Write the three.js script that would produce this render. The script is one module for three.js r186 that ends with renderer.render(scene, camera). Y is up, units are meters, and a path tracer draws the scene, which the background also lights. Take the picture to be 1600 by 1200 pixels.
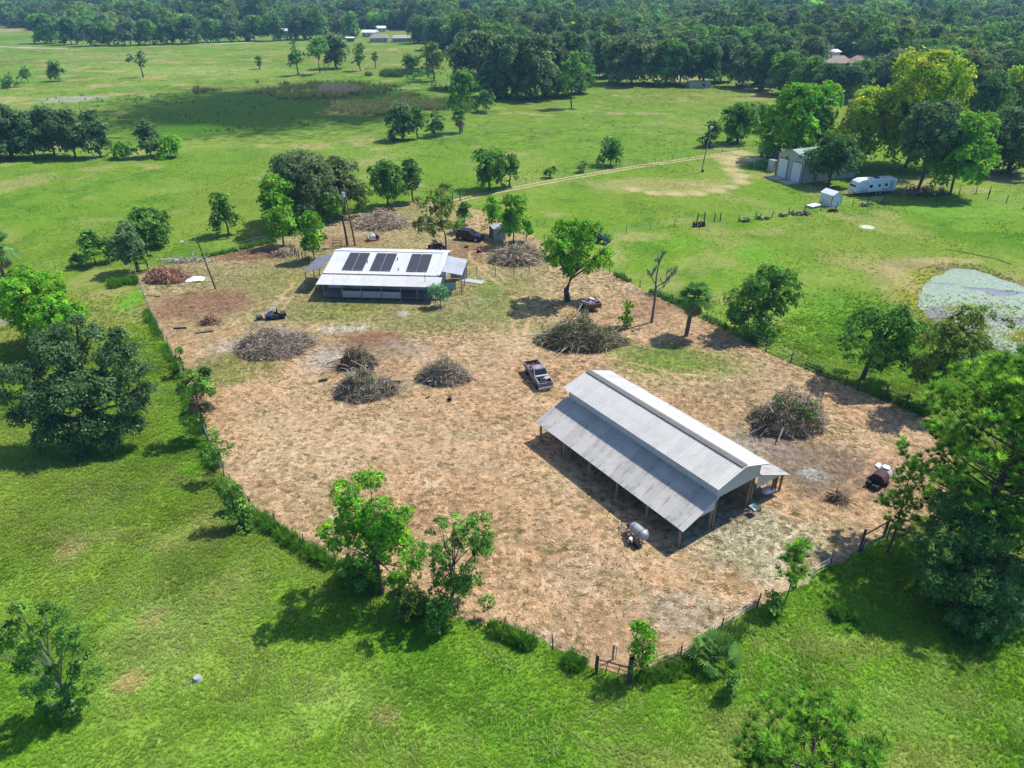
import * as THREE from 'three';
import { Sky } from 'three/addons/objects/Sky.js';
import { mergeGeometries } from 'three/addons/utils/BufferGeometryUtils.js';

// ------------------------------------------------------------------ camera, sky, sun, exposure
const scene = new THREE.Scene();
const EYE = 38.5, PITCH = 29.5 * Math.PI / 180, LENS = 1109;            // metres above ground, tilt, focal length for a 1600 x 1200 frame
const camera = new THREE.PerspectiveCamera(2 * Math.atan(600 / LENS) * 180 / Math.PI, 4 / 3, 1, 12000);
camera.position.set(0, EYE, 0);
camera.rotation.x = -PITCH;
const renderer = new THREE.WebGLRenderer({ antialias: true });
renderer.toneMapping = THREE.LinearToneMapping;
renderer.toneMappingExposure = 1.22;
renderer.shadowMap.enabled = true;
const SUN_AZ = 150 * Math.PI / 180, SUN_EL = 56 * Math.PI / 180;          // azimuth in which shadows fall (x towards z), elevation
const sunDir = new THREE.Vector3(-Math.cos(SUN_AZ) * Math.cos(SUN_EL), Math.sin(SUN_EL), -Math.sin(SUN_AZ) * Math.cos(SUN_EL));
const sun = new THREE.DirectionalLight(new THREE.Color(1.0, 0.95, 0.86), 4.6);
sun.position.copy(sunDir).multiplyScalar(300).add(new THREE.Vector3(0, 0, -90));
sun.target.position.set(0, 0, -90);
sun.castShadow = true;
Object.assign(sun.shadow.camera, { left: -180, right: 180, top: 180, bottom: -180, near: 1, far: 700 });
sun.shadow.mapSize.set(4096, 4096);
scene.add(sun, sun.target);
const sky = new Sky();
sky.scale.setScalar(10000);
sky.material.uniforms.sunPosition.value.copy(sunDir);
sky.material.uniforms.turbidity.value = 3;
sky.material.uniforms.rayleigh.value = 1.1;
sky.material.uniforms.mieCoefficient.value = 0.004;
scene.add(sky);
scene.environmentIntensity = 0.165;
scene.fog = new THREE.FogExp2(new THREE.Color(0.38, 0.66, 1.0), 0.0002);

// ------------------------------------------------------------------ helpers
const TAU = Math.PI * 2, V3 = THREE.Vector3;
function rng(seed) { let s = seed >>> 0; return () => { s = (s + 0x6d2b79f5) >>> 0; let t = Math.imul(s ^ (s >>> 15), 1 | s); t = (t + Math.imul(t ^ (t >>> 7), 61 | t)) ^ t; return ((t ^ (t >>> 14)) >>> 0) / 4294967296; }; }
const R0 = rng(7);
const HASH = new Float32Array(65536); for (let i = 0; i < 65536; i++) HASH[i] = R0();
function noise(x, y) {
  const xi = Math.floor(x), yi = Math.floor(y); let fx = x - xi, fy = y - yi; fx = fx * fx * (3 - 2 * fx); fy = fy * fy * (3 - 2 * fy);
  const a = xi & 255, b = (xi + 1) & 255, c = (yi & 255) << 8, d = ((yi + 1) & 255) << 8;
  const p = HASH[a | c], q = HASH[b | c], r = HASH[a | d], s = HASH[b | d];
  return p + (q - p) * fx + (r - p) * fy + (p - q - r + s) * fx * fy;
}
function fbm(x, y, n) { let v = 0, a = 0.5, t = 0; for (let i = 0; i < n; i++) { v += a * noise(x + i * 17.3, y - i * 9.1); t += a; a *= 0.5; x *= 2.03; y *= 2.03; } return v / t; }
const clamp = (x, a = 0, b = 1) => x < a ? a : x > b ? b : x;
const sstep = (a, b, x) => { const t = clamp((x - a) / (b - a)); return t * t * (3 - 2 * t); };
const lerp = (a, b, t) => a + (b - a) * t;
const mix3 = (o, c, t) => { o[0] += (c[0] - o[0]) * t; o[1] += (c[1] - o[1]) * t; o[2] += (c[2] - o[2]) * t; };
const SRGB = new Uint8Array(4097); for (let i = 0; i <= 4096; i++) { const l = i / 4096; SRGB[i] = Math.round(255 * (l <= 0.0031308 ? 12.92 * l : 1.055 * Math.pow(l, 1 / 2.4) - 0.055)); }
const enc = (l) => SRGB[clamp(l * 4096, 0, 4096) | 0];
// where the sight line through a point of the survey photograph (1600 x 1200) meets the level h, in metres; and back
const CP = Math.cos(PITCH), SP = Math.sin(PITCH);
function spot(px, py, h = 0) {
  const x = (px - 800) / LENS, y = -(py - 600) / LENS, t = (h - EYE) / (-SP + y * CP);
  return new V3(x * t, h, (-CP - y * SP) * t);
}
const rowOf = (p) => 600 - LENS * (CP * (p.y - EYE) - SP * p.z) / (-SP * (p.y - EYE) - CP * p.z);
const depthOf = (p) => -SP * (p.y - EYE) - CP * p.z;
function heightTo(base, py) { let lo = 0, hi = 60; for (let i = 0; i < 40; i++) { const m = (lo + hi) / 2; if (rowOf(new V3(base.x, m, base.z)) > py) lo = m; else hi = m; } return lo; }

const taken = {};
function numbered(n) { const k = taken[n] = (taken[n] ?? -1) + 1; return k ? `${n}_${String(k).padStart(3, '0')}` : n; }
function tag(o, label, category, group) { o.userData.label = label; o.userData.category = category; if (group) o.userData.group = group; return o; }
function thing(name, label, category, pos, turn = 0, group) {
  const o = new THREE.Group(); o.name = numbered(name); scene.add(o); o.position.copy(pos); o.rotation.y = turn; return tag(o, label, category, group);
}
function prep(g) {
  g = g.index ? g.toNonIndexed() : g;
  if (!g.attributes.normal) g.computeVertexNormals();
  if (!g.attributes.uv) g.setAttribute('uv', new THREE.BufferAttribute(new Float32Array(g.attributes.position.count * 2), 2));
  for (const k of Object.keys(g.attributes)) if (!['position', 'normal', 'uv', 'color'].includes(k)) g.deleteAttribute(k);
  return g;
}
function merged(list) { list = list.map(prep); const any = list.some((g) => g.attributes.color); if (any) for (const g of list) if (!g.attributes.color) { const c = new Float32Array(g.attributes.position.count * 3).fill(1); g.setAttribute('color', new THREE.BufferAttribute(c, 3)); } return list.length > 1 ? mergeGeometries(list) : list[0]; }
function part(name, geoms, mat, parent) {
  const m = new THREE.Mesh(Array.isArray(geoms) ? merged(geoms) : geoms, mat); m.name = name; m.castShadow = m.receiveShadow = true; parent.add(m); return m;
}
function single(name, geoms, mat, label, category, pos, turn = 0, group) {
  const m = part(numbered(name), geoms, mat, scene); if (pos) m.position.copy(pos); m.rotation.y = turn; return tag(m, label, category, group);
}
function structure(name, geoms, mat) { const m = part(numbered(name), geoms, mat, scene); m.userData.kind = 'structure'; return m; }
function box(w, h, d, x = 0, y = 0, z = 0, rx = 0, ry = 0, rz = 0) {
  const g = new THREE.BoxGeometry(w, h, d); if (rx) g.rotateX(rx); if (rz) g.rotateZ(rz); if (ry) g.rotateY(ry); return g.translate(x, y, z);
}
function cyl(r0, r1, h, x = 0, y = 0, z = 0, n = 12, rx = 0, rz = 0) { const g = new THREE.CylinderGeometry(r1, r0, h, n); if (rx) g.rotateX(rx); if (rz) g.rotateZ(rz); return g.translate(x, y, z); }
function ball(r, x, y, z, sx = 1, sy = 1, sz = 1, n = 10) { return new THREE.SphereGeometry(r, n, Math.ceil(n * 0.7)).scale(sx, sy, sz).translate(x, y, z); }
// a tapered tube through points
function limb(pts, r0, r1, sides = 6) {
  const n = pts.length, pos = [], uv = [], idx = [], up = new V3(), a = new V3(), b = new V3(), d = new V3(); let len = 0;
  for (let i = 0; i < n; i++) {
    d.copy(pts[Math.min(i + 1, n - 1)]).sub(pts[Math.max(i - 1, 0)]).normalize();
    up.set(0, 1, 0); if (Math.abs(d.y) > 0.9) up.set(1, 0, 0);
    a.crossVectors(d, up).normalize(); b.crossVectors(d, a);
    const r = lerp(r0, r1, i / (n - 1)); if (i) len += pts[i].distanceTo(pts[i - 1]);
    for (let k = 0; k <= sides; k++) { const t = k / sides * TAU, c = Math.cos(t) * r, s = Math.sin(t) * r; pos.push(pts[i].x + a.x * c + b.x * s, pts[i].y + a.y * c + b.y * s, pts[i].z + a.z * c + b.z * s); uv.push(k / sides * 1, len * 0.8); }
  }
  for (let i = 0; i < n - 1; i++) for (let k = 0; k < sides; k++) { const p = i * (sides + 1) + k, q = p + sides + 1; idx.push(p, p + 1, q, p + 1, q + 1, q); }
  const g = new THREE.BufferGeometry(); g.setAttribute('position', new THREE.Float32BufferAttribute(pos, 3)); g.setAttribute('uv', new THREE.Float32BufferAttribute(uv, 2)); g.setIndex(idx); g.computeVertexNormals(); return g;
}
function bar(a, b, r, sides = 5) { return limb([a, b], r, r, sides); }
function colorize(g, c) { const n = g.attributes.position.count, a = new Float32Array(n * 3); for (let i = 0; i < n; i++) a.set(c, i * 3); g.setAttribute('color', new THREE.BufferAttribute(a, 3)); return g; }
function extrude(pts, depth, bevel = 0) {                                  // profile in x,y extruded along z, centred
  const s = new THREE.Shape(pts.map((p) => new THREE.Vector2(p[0], p[1])));
  return new THREE.ExtrudeGeometry(s, { depth: depth - 2 * bevel, bevelEnabled: bevel > 0, bevelThickness: bevel, bevelSize: bevel, bevelSegments: 2, steps: 1 }).translate(0, 0, -depth / 2 + bevel);
}
function quadGeo(a, b, c, d) {                                              // a quad with uv in metres
  const u = a.distanceTo(b), v = a.distanceTo(d), g = new THREE.BufferGeometry();
  g.setAttribute('position', new THREE.Float32BufferAttribute([...a, ...b, ...c, ...a, ...c, ...d], 3));
  g.setAttribute('uv', new THREE.Float32BufferAttribute([0, 0, u, 0, u, v, 0, 0, u, v, 0, v], 2)); g.computeVertexNormals(); return g;
}

// ------------------------------------------------------------------ textures and materials
function tex(w, h, f, srgb = true, repeat) {                                // f(x, y, out) in linear 0..1
  const d = new Uint8Array(w * h * 4), o = [0, 0, 0];
  for (let y = 0, i = 0; y < h; y++) for (let x = 0; x < w; x++, i += 4) { f(x, y, o); d[i] = enc(o[0]); d[i + 1] = enc(o[1]); d[i + 2] = enc(o[2]); d[i + 3] = 255; }
  const t = new THREE.DataTexture(d, w, h); t.magFilter = THREE.LinearFilter; t.minFilter = THREE.LinearFilter; if (srgb) t.colorSpace = THREE.SRGBColorSpace;
  t.wrapS = t.wrapT = repeat ? THREE.RepeatWrapping : THREE.ClampToEdgeWrapping; t.needsUpdate = true; return t;
}
const rgb = (r, g, b) => new THREE.Color().setRGB(r, g, b);
const std = (r, g, b, rough = 0.8, metal = 0, extra = {}) => new THREE.MeshStandardMaterial({ color: rgb(r, g, b), roughness: rough, metalness: metal, side: THREE.DoubleSide, ...extra });
const barkTex = tex(128, 256, (x, y, o) => { const n = fbm(x / 9, y / 34, 4), m = fbm(x / 40, y / 30, 3); const v = 0.35 + 0.9 * n * n + 0.35 * m; o[0] = o[1] = o[2] = clamp(v * 0.75); }, true, true);
const grimeTex = tex(512, 512, (x, y, o) => { const s = fbm(x / 5, y / 130, 4), b = fbm(x / 70, y / 70, 4), p = fbm(x / 7, y / 7, 3); let v = 0.98 - 0.13 * sstep(0.5, 0.8, s) - 0.08 * sstep(0.45, 0.75, b) - 0.06 * sstep(0.6, 0.8, p); o[0] = v; o[1] = v * 0.985; o[2] = v * 0.96; }, true, true);
const grimeHeavy = tex(512, 512, (x, y, o) => { const s = fbm(x / 4, y / 110, 4), b = fbm(x / 60, y / 60, 4), p = fbm(x / 5, y / 9, 3); let v = 0.97 - 0.5 * sstep(0.52, 0.76, s) * sstep(0.4, 0.65, b) - 0.12 * sstep(0.5, 0.75, b) - 0.1 * sstep(0.55, 0.8, p); o[0] = v; o[1] = v * 0.98; o[2] = v * 0.95; }, true, true);
const rustTex = tex(256, 256, (x, y, o) => { const n = fbm(x / 22, y / 22, 5), m = fbm(x / 6, y / 6, 3), t = sstep(0.4, 0.62, n); o[0] = lerp(0.21, 0.70, t) * (0.6 + 0.7 * m); o[1] = lerp(0.16, 0.65, t) * (0.6 + 0.7 * m); o[2] = lerp(0.16, 0.67, t) * (0.6 + 0.7 * m); }, true, true);
const woodTex = tex(128, 256, (x, y, o) => { const n = fbm(x / 5, y / 60, 4), m = fbm(x / 40, y / 40, 2); const v = 0.5 + 0.7 * n * m + 0.2 * n; o[0] = o[1] = o[2] = clamp(v); }, true, true);
const M = {
  bark: std(0.16, 0.135, 0.11, 0.95, 0, { map: barkTex }), greyBark: std(0.33, 0.31, 0.28, 0.95, 0, { map: barkTex }), darkBark: std(0.09, 0.075, 0.06, 0.95, 0, { map: barkTex }),
  palmBark: std(0.27, 0.23, 0.19, 0.95, 0, { map: barkTex }), pineBark: std(0.2, 0.14, 0.11, 0.95, 0, { map: barkTex }),
  barnRoof: std(0.63, 0.61, 0.565, 0.5, 0.0, { map: grimeTex }), barnLean: std(0.59, 0.57, 0.525, 0.55, 0.0, { map: grimeHeavy }), barnWall: std(0.66, 0.67, 0.67, 0.6, 0, { map: grimeTex }),
  ridgeDirt: std(0.22, 0.205, 0.185, 0.85, 0, { map: grimeHeavy }), whiteRoof: std(0.66, 0.66, 0.65, 0.45, 0, { map: grimeTex }), greyRoof: std(0.44, 0.46, 0.48, 0.6, 0.0, { map: grimeTex }),
  panel: std(0.035, 0.037, 0.045, 0.38, 0.0), panelFrame: std(0.5, 0.5, 0.52, 0.4, 0.6), white: std(0.75, 0.76, 0.77, 0.6), wallWhite: std(0.7, 0.71, 0.71, 0.7, 0, { map: grimeTex }), wallGrey: std(0.46, 0.46, 0.45, 0.7, 0, { map: grimeTex }),
  wood: std(0.36, 0.27, 0.20, 0.9, 0, { map: woodTex }), greyWood: std(0.33, 0.30, 0.27, 0.95, 0, { map: woodTex }), darkWood: std(0.10, 0.085, 0.07, 0.95, 0, { map: woodTex }), redWood: std(0.30, 0.15, 0.09, 0.9, 0, { map: woodTex }),
  glass: std(0.02, 0.024, 0.03, 0.08), blackPaint: std(0.012, 0.013, 0.016, 0.18, 0.1), tyre: std(0.02, 0.02, 0.02, 0.9), chrome: std(0.55, 0.56, 0.58, 0.3, 0.9), steel: std(0.42, 0.43, 0.44, 0.5, 0.6), darkSteel: std(0.06, 0.06, 0.065, 0.6, 0.3),
  rust: std(0.62, 0.58, 0.62, 0.85, 0, { map: rustTex }), redRust: std(0.09, 0.028, 0.022, 0.8, 0, { map: grimeTex }), brownRust: std(0.17, 0.09, 0.065, 0.85, 0, { map: grimeTex }), black: std(0.02, 0.02, 0.022, 0.8), charcoal: std(0.05, 0.05, 0.055, 0.9),
  beige: std(0.50, 0.48, 0.43, 0.75, 0, { map: grimeTex }), concrete: std(0.42, 0.41, 0.38, 0.9, 0, { map: grimeTex }), greenRoof: std(0.30, 0.44, 0.40, 0.5, 0, { map: grimeTex }), tanRoof: std(0.34, 0.26, 0.20, 0.9, 0, { map: grimeTex }), blueGrey: std(0.22, 0.30, 0.42, 0.6), tarp: std(0.78, 0.79, 0.82, 0.6), palePlastic: std(0.6, 0.66, 0.68, 0.5), teal: std(0.35, 0.5, 0.5, 0.5),
  galv: std(0.55, 0.57, 0.6, 0.42, 0.35, { map: grimeTex }),
};
const leafMat = new THREE.MeshPhysicalMaterial({ vertexColors: true, roughness: 1, metalness: 0, transmission: 0.5, thickness: 0, specularIntensity: 0.12, side: THREE.DoubleSide });
const dryMat = new THREE.MeshStandardMaterial({ vertexColors: true, roughness: 0.95, side: THREE.DoubleSide });
const grassMat = new THREE.MeshPhysicalMaterial({ vertexColors: true, roughness: 1, transmission: 0.3, thickness: 0, specularIntensity: 0.08, side: THREE.DoubleSide });

// ------------------------------------------------------------------ the lie of the land: colours of ground by place (metres)
const G1 = [0.135, 0.262, 0.018], G2 = [0.225, 0.315, 0.05], G3 = [0.070, 0.195, 0.008], TAN = [0.36, 0.285, 0.125], OLIVE = [0.18, 0.225, 0.032], PALE = [0.28, 0.35, 0.095];
const SAND = [0.505, 0.33, 0.182], STRAW = [0.57, 0.435, 0.265], BROWN = [0.27, 0.165, 0.095], RED = [0.25, 0.125, 0.072], ASH = [0.40, 0.36, 0.32], DGRASS = [0.26, 0.245, 0.085], WHITE = [0.62, 0.58, 0.52], MARSH = [0.018, 0.046, 0.004], MUD = [0.26, 0.20, 0.11];
const pastPatches = [], yardPatches = [];
function patch(list, px, py, rx, ry, c, k = 1, soft = 0.5) {
  const p = spot(px, py), s = LENS / depthOf(p), a = spot(px, py - ry), b = spot(px, py + ry);
  list.push({ x: p.x, z: (a.z + b.z) / 2, rx: rx / s, rz: Math.abs(b.z - a.z) / 2, c, k, soft, far: Math.max(rx / s, Math.abs(b.z - a.z) / 2) * 1.6 });
}
function applyPatches(list, x, z, o, n) {
  for (let i = 0; i < list.length; i++) {
    const p = list[i], dx = x - p.x, dz = z - p.z; if (dx > p.far || dx < -p.far || dz > p.far || dz < -p.far) continue;
    const d = Math.sqrt(dx * dx / (p.rx * p.rx) + dz * dz / (p.rz * p.rz)) + (n - 0.5) * 1.1 * p.soft; if (d > 1.1) continue;
    mix3(o, p.c, p.k * sstep(1.1, 1.1 - p.soft - 0.05, d));
  }
}
const PP = (...a) => patch(pastPatches, ...a), YP = (...a) => patch(yardPatches, ...a);
// wet dark hollow and its rim in the far pasture
PP(400, 175, 330, 52, G2, 0.45, 0.7); PP(400, 172, 330, 50, [0.07, 0.15, 0.012], 0.9, 0.8); PP(400, 174, 300, 44, MARSH, 1, 0.6); PP(340, 190, 280, 34, MARSH, 0.95, 0.7); PP(470, 165, 240, 32, MARSH, 1, 0.6); PP(560, 180, 120, 16, MARSH, 0.9, 0.6); PP(540, 160, 160, 18, MARSH, 0.7, 0.4); PP(270, 205, 110, 12, G3, 0.7, 0.6); PP(110, 155, 60, 7, ASH, 0.5, 0.6); PP(560, 172, 60, 9, TAN, 0.5, 0.6); PP(480, 138, 130, 9, OLIVE, 0.6, 0.6); PP(640, 160, 60, 12, OLIVE, 0.6, 0.6);
PP(30, 45, 60, 12, TAN, 0.7, 0.5); PP(20, 60, 40, 8, G3, 0.5, 0.4); PP(150, 88, 120, 8, TAN, 0.25, 0.6); PP(300, 110, 160, 9, PALE, 0.4, 0.6);
// east field and pond banks
PP(1050, 330, 130, 70, OLIVE, 0.45, 0.8); PP(1000, 290, 110, 14, TAN, 0.55, 0.6); PP(1110, 290, 55, 14, TAN, 0.55, 0.6); PP(1060, 301, 60, 5, TAN, 0.8, 0.5); PP(1140, 250, 26, 10, TAN, 0.9, 0.5); PP(1150, 275, 14, 16, TAN, 0.7, 0.5); PP(1330, 390, 160, 50, OLIVE, 0.5, 0.8); PP(1360, 415, 60, 22, TAN, 0.35, 0.6); PP(1355, 355, 14, 4, WHITE, 0.9, 0.6);
PP(1545, 480, 145, 78, MUD, 0.95, 0.35); PP(1545, 486, 132, 68, [0.25, 0.26, 0.025], 0.9, 0.3); PP(1415, 440, 24, 34, TAN, 0.6, 0.6); PP(1480, 408, 70, 7, TAN, 0.7, 0.6); PP(1510, 563, 26, 5, WHITE, 0.9, 0.6); PP(1000, 370, 60, 9, TAN, 0.5, 0.6); PP(960, 395, 20, 25, TAN, 0.4, 0.6);
PP(1190, 250, 34, 5, WHITE, 0.8, 0.5); PP(1380, 300, 80, 8, MUD, 0.75, 0.5); PP(1420, 285, 60, 14, TAN, 0.6, 0.5); PP(1560, 275, 70, 12, MUD, 0.7, 0.5); PP(1310, 155, 24, 3, WHITE, 0.7, 0.5); PP(1070, 121, 12, 2, WHITE, 0.8, 0.5); PP(1170, 132, 14, 2, WHITE, 0.8, 0.5);
for (const [x, y] of [[1160, 240], [1146, 247], [1140, 256], [1146, 265], [1156, 274], [1156, 284], [1142, 292], [1120, 298], [1090, 302], [1055, 303], [1020, 301], [990, 296]]) PP(x, y, 20, 5, [0.46, 0.36, 0.19], 0.75, 0.7);
// near pasture: worn and lush spots
PP(240, 1010, 120, 120, PALE, 0.7, 0.8); PP(205, 1065, 34, 26, TAN, 0.75, 0.6); PP(240, 965, 26, 26, TAN, 0.5, 0.6); PP(110, 860, 30, 26, TAN, 0.7, 0.6); PP(120, 840, 130, 26, TAN, 0.25, 0.8); PP(600, 1120, 30, 20, TAN, 0.6, 0.6); PP(560, 1090, 120, 40, PALE, 0.3, 0.8); PP(300, 740, 60, 26, TAN, 0.25, 0.8); PP(300, 690, 30, 40, G3, 0.5, 0.8);
PP(300, 735, 30, 13, G1, 0.9, 0.5); PP(1300, 1010, 110, 26, TAN, 0.3, 0.8); PP(1440, 1110, 130, 60, PALE, 0.35, 0.9); PP(1070, 1130, 130, 60, G1, 0.5, 0.9); PP(1590, 935, 40, 60, ASH, 0.95, 0.3); PP(1580, 880, 40, 22, TAN, 0.7, 0.5); PP(160, 460, 30, 12, TAN, 0.5, 0.5); PP(205, 470, 22, 26, [0.13, 0.30, 0.02], 0.8, 0.6); PP(8, 500, 16, 26, ASH, 0.8, 0.4); PP(90, 500, 120, 60, OLIVE, 0.3, 0.9);
PP(1060, 380, 60, 14, [0.12, 0.26, 0.02], 0.6, 0.6); PP(1180, 395, 40, 14, [0.12, 0.28, 0.02], 0.7, 0.6); PP(1300, 500, 110, 50, [0.12, 0.26, 0.02], 0.55, 0.8); PP(1500, 330, 120, 24, [0.14, 0.30, 0.03], 0.6, 0.8);
// the yard
YP(545, 448, 430, 98, [0.40, 0.33, 0.15], 0.9, 0.4); YP(560, 440, 380, 75, DGRASS, 0.6, 0.9); YP(720, 500, 150, 30, [0.33, 0.29, 0.12], 0.8, 0.6); YP(400, 455, 110, 24, DGRASS, 0.6, 0.8); YP(530, 488, 150, 20, [0.24, 0.26, 0.06], 0.9, 0.7); YP(430, 440, 60, 24, [0.27, 0.27, 0.07], 0.8, 0.7); YP(640, 510, 110, 22, [0.25, 0.27, 0.07], 0.75, 0.8); YP(820, 510, 70, 18, [0.27, 0.26, 0.08], 0.7, 0.8); YP(310, 478, 100, 30, RED, 0.95, 0.6); YP(300, 430, 60, 12, DGRASS, 0.7, 0.6); YP(390, 398, 95, 13, RED, 0.95, 0.6); YP(290, 510, 60, 26, BROWN, 0.35, 0.7); YP(375, 575, 70, 32, [0.24, 0.25, 0.06], 1, 0.5); YP(310, 580, 26, 30, [0.26, 0.24, 0.09], 0.7, 0.5); YP(360, 540, 40, 18, ASH, 0.5, 0.7);
YP(570, 545, 90, 38, BROWN, 0.75, 0.7); YP(590, 530, 66, 16, RED, 0.95, 0.6); YP(510, 560, 44, 26, ASH, 0.7, 0.7); YP(525, 515, 40, 7, WHITE, 0.7, 0.6); YP(565, 512, 16, 4, WHITE, 0.9, 0.5); YP(530, 558, 12, 5, WHITE, 0.8, 0.5); YP(640, 545, 60, 26, ASH, 0.35, 0.8); YP(690, 500, 60, 16, [0.24, 0.25, 0.08], 0.7, 0.7); YP(765, 462, 40, 28, [0.18, 0.28, 0.045], 0.9, 0.9); YP(800, 440, 40, 14, [0.2, 0.27, 0.05], 0.7, 0.9); YP(630, 490, 16, 6, WHITE, 0.6, 0.6); YP(750, 470, 14, 5, WHITE, 0.6, 0.5); YP(760, 495, 40, 8, RED, 0.4, 0.6);
YP(900, 430, 60, 22, SAND, 0.5, 0.7); YP(1020, 478, 80, 34, RED, 0.55, 0.8); YP(900, 520, 80, 16, [0.25, 0.24, 0.09], 0.5, 0.7); YP(1050, 566, 92, 27, [0.18, 0.285, 0.035], 0.95, 0.8); YP(1000, 548, 40, 14, [0.2, 0.27, 0.05], 0.7, 0.8); YP(1130, 590, 60, 12, STRAW, 0.6, 0.7); YP(725, 395, 70, 26, RED, 0.8, 0.7); YP(640, 350, 120, 30, [0.33, 0.28, 0.11], 0.7, 0.8); YP(545, 378, 80, 12, RED, 0.6, 0.6); YP(700, 320, 60, 10, DGRASS, 0.6, 0.8); YP(470, 400, 50, 20, DGRASS, 0.5, 0.6);
YP(1260, 640, 70, 40, STRAW, 0.5, 0.8); YP(1180, 690, 44, 26, ASH, 0.6, 0.7); YP(1290, 745, 75, 45, BROWN, 0.8, 0.7); YP(1270, 740, 24, 12, ASH, 0.8, 0.5); YP(1310, 775, 40, 16, RED, 0.35, 0.7); YP(1390, 690, 60, 30, [0.5, 0.36, 0.2], 0.6, 0.7); YP(1190, 850, 190, 75, [0.58, 0.53, 0.36], 0.85, 0.7); YP(1060, 960, 110, 45, ASH, 0.55, 0.7); YP(1080, 949, 10, 3, [0.4, 0.13, 0.05], 1, 0.5); YP(1030, 905, 20, 8, [0.5, 0.25, 0.12], 0.6, 0.6); YP(1100, 800, 120, 60, [0.36, 0.32, 0.26], 0.5, 0.7); YP(980, 760, 120, 50, [0.42, 0.34, 0.25], 0.5, 0.7);
YP(1150, 950, 90, 30, STRAW, 0.6, 0.8); YP(640, 720, 300, 60, SAND, 0.3, 0.9); YP(675, 755, 16, 8, STRAW, 0.9, 0.5); YP(330, 640, 26, 26, [0.5, 0.28, 0.14], 0.7, 0.6); YP(640, 600, 90, 12, [0.44, 0.36, 0.25], 0.5, 0.6); YP(930, 900, 100, 60, [0.56, 0.4, 0.27], 0.5, 0.8); YP(860, 1000, 60, 25, [0.58, 0.41, 0.28], 0.5, 0.8);
YP(1160, 610, 190, 60, [0.40, 0.30, 0.165], 0.7, 0.9); YP(1060, 568, 125, 36, [0.19, 0.28, 0.04], 0.95, 0.7); YP(960, 545, 60, 20, [0.26, 0.28, 0.08], 0.8, 0.8); YP(770, 470, 60, 40, [0.22, 0.28, 0.06], 0.75, 0.9); YP(1190, 860, 150, 60, [0.56, 0.48, 0.33], 0.7, 0.9); YP(1290, 738, 125, 66, [0.24, 0.165, 0.12], 0.95, 0.7); YP(1240, 700, 70, 40, [0.25, 0.19, 0.15], 0.8, 0.8); YP(1185, 690, 55, 30, [0.30, 0.25, 0.21], 0.75, 0.8); YP(1268, 742, 24, 13, [0.44, 0.42, 0.40], 0.9, 0.6); YP(1300, 780, 40, 16, [0.16, 0.11, 0.08], 0.7, 0.8); YP(1060, 690, 40, 14, STRAW, 0.5, 0.8);

function pasture(x, z, o, fine) {
  const far = clamp((-z - 110) / 140), a = fbm(x / 26 + 3, z / 26, 3), b = fbm(x / 6, z / 6 + 40, 3), c = noise(x / 1.7 + 9, z / 1.7), w = fbm(x / 60 + 50, z / 60, 2);
  o[0] = G1[0]; o[1] = G1[1]; o[2] = G1[2];
  mix3(o, G3, 0.85 * sstep(0.52, 0.72, b)); mix3(o, G2, 0.8 * sstep(0.46, 0.7, a) * (0.5 + 0.5 * c)); mix3(o, OLIVE, 0.5 * sstep(0.5, 0.75, w));
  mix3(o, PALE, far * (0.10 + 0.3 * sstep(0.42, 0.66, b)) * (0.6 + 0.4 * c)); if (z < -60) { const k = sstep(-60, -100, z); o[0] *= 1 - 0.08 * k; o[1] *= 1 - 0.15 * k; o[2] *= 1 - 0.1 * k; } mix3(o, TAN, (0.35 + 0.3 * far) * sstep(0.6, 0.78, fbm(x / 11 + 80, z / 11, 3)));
  applyPatches(pastPatches, x, z, o, b * 0.6 + c * 0.4);
  let v = 1;
  if (fine > 0) {
    const d = noise(x / 0.45, z / 0.45), e = noise((x * 0.83 + z * 0.55) / 0.16, (-x * 0.55 + z * 0.83) / 1.1 + 4), f = noise((x * 0.4 - z * 0.9) / 0.14, (x * 0.9 + z * 0.4) / 0.9);
    const g = noise(x / 0.13, z / 0.13); v = 0.62 + 0.14 * d + 0.2 * e + 0.2 * f + 0.3 * g; mix3(o, PALE, 0.3 * sstep(0.6, 0.9, e * 0.5 + f * 0.5)); mix3(o, G3, 0.25 * sstep(0.62, 0.9, 1 - d));
  } else { const d = noise(x / 1.1, z / 0.9), e = noise(x / 3.1, z / 2.3); v = 0.66 + 0.36 * d + 0.3 * e; }
  o[0] *= v; o[1] *= v; o[2] *= v;
}
// paths worn by wheels across the yard: pairs of ruts along polylines
const ruts = [[[846, 640], [800, 600], [790, 560], [812, 520], [830, 480], [800, 450], [755, 420], [745, 395]], [[846, 668], [780, 700], [680, 705], [560, 690], [460, 650], [400, 600], [395, 540], [440, 470], [470, 430]], [[1215, 790], [1250, 800], [1330, 770], [1390, 710], [1370, 650], [1290, 610], [1180, 600], [1050, 590], [930, 560], [850, 540]], [[955, 1036], [985, 960], [1010, 900], [990, 850], [930, 820], [860, 780], [820, 720]]].map((l) => l.map(([a, b]) => spot(a, b)));
function rutAt(x, z) { let best = 0; for (const l of ruts) for (let i = 0; i < l.length - 1; i++) { const a = l[i], b = l[i + 1], dx = b.x - a.x, dz = b.z - a.z, t = clamp(((x - a.x) * dx + (z - a.z) * dz) / (dx * dx + dz * dz)), d = Math.abs(Math.hypot(x - a.x - dx * t, z - a.z - dz * t) - 0.85); if (d < 0.45) best = Math.max(best, 1 - d / 0.45); } return best; }
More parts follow.
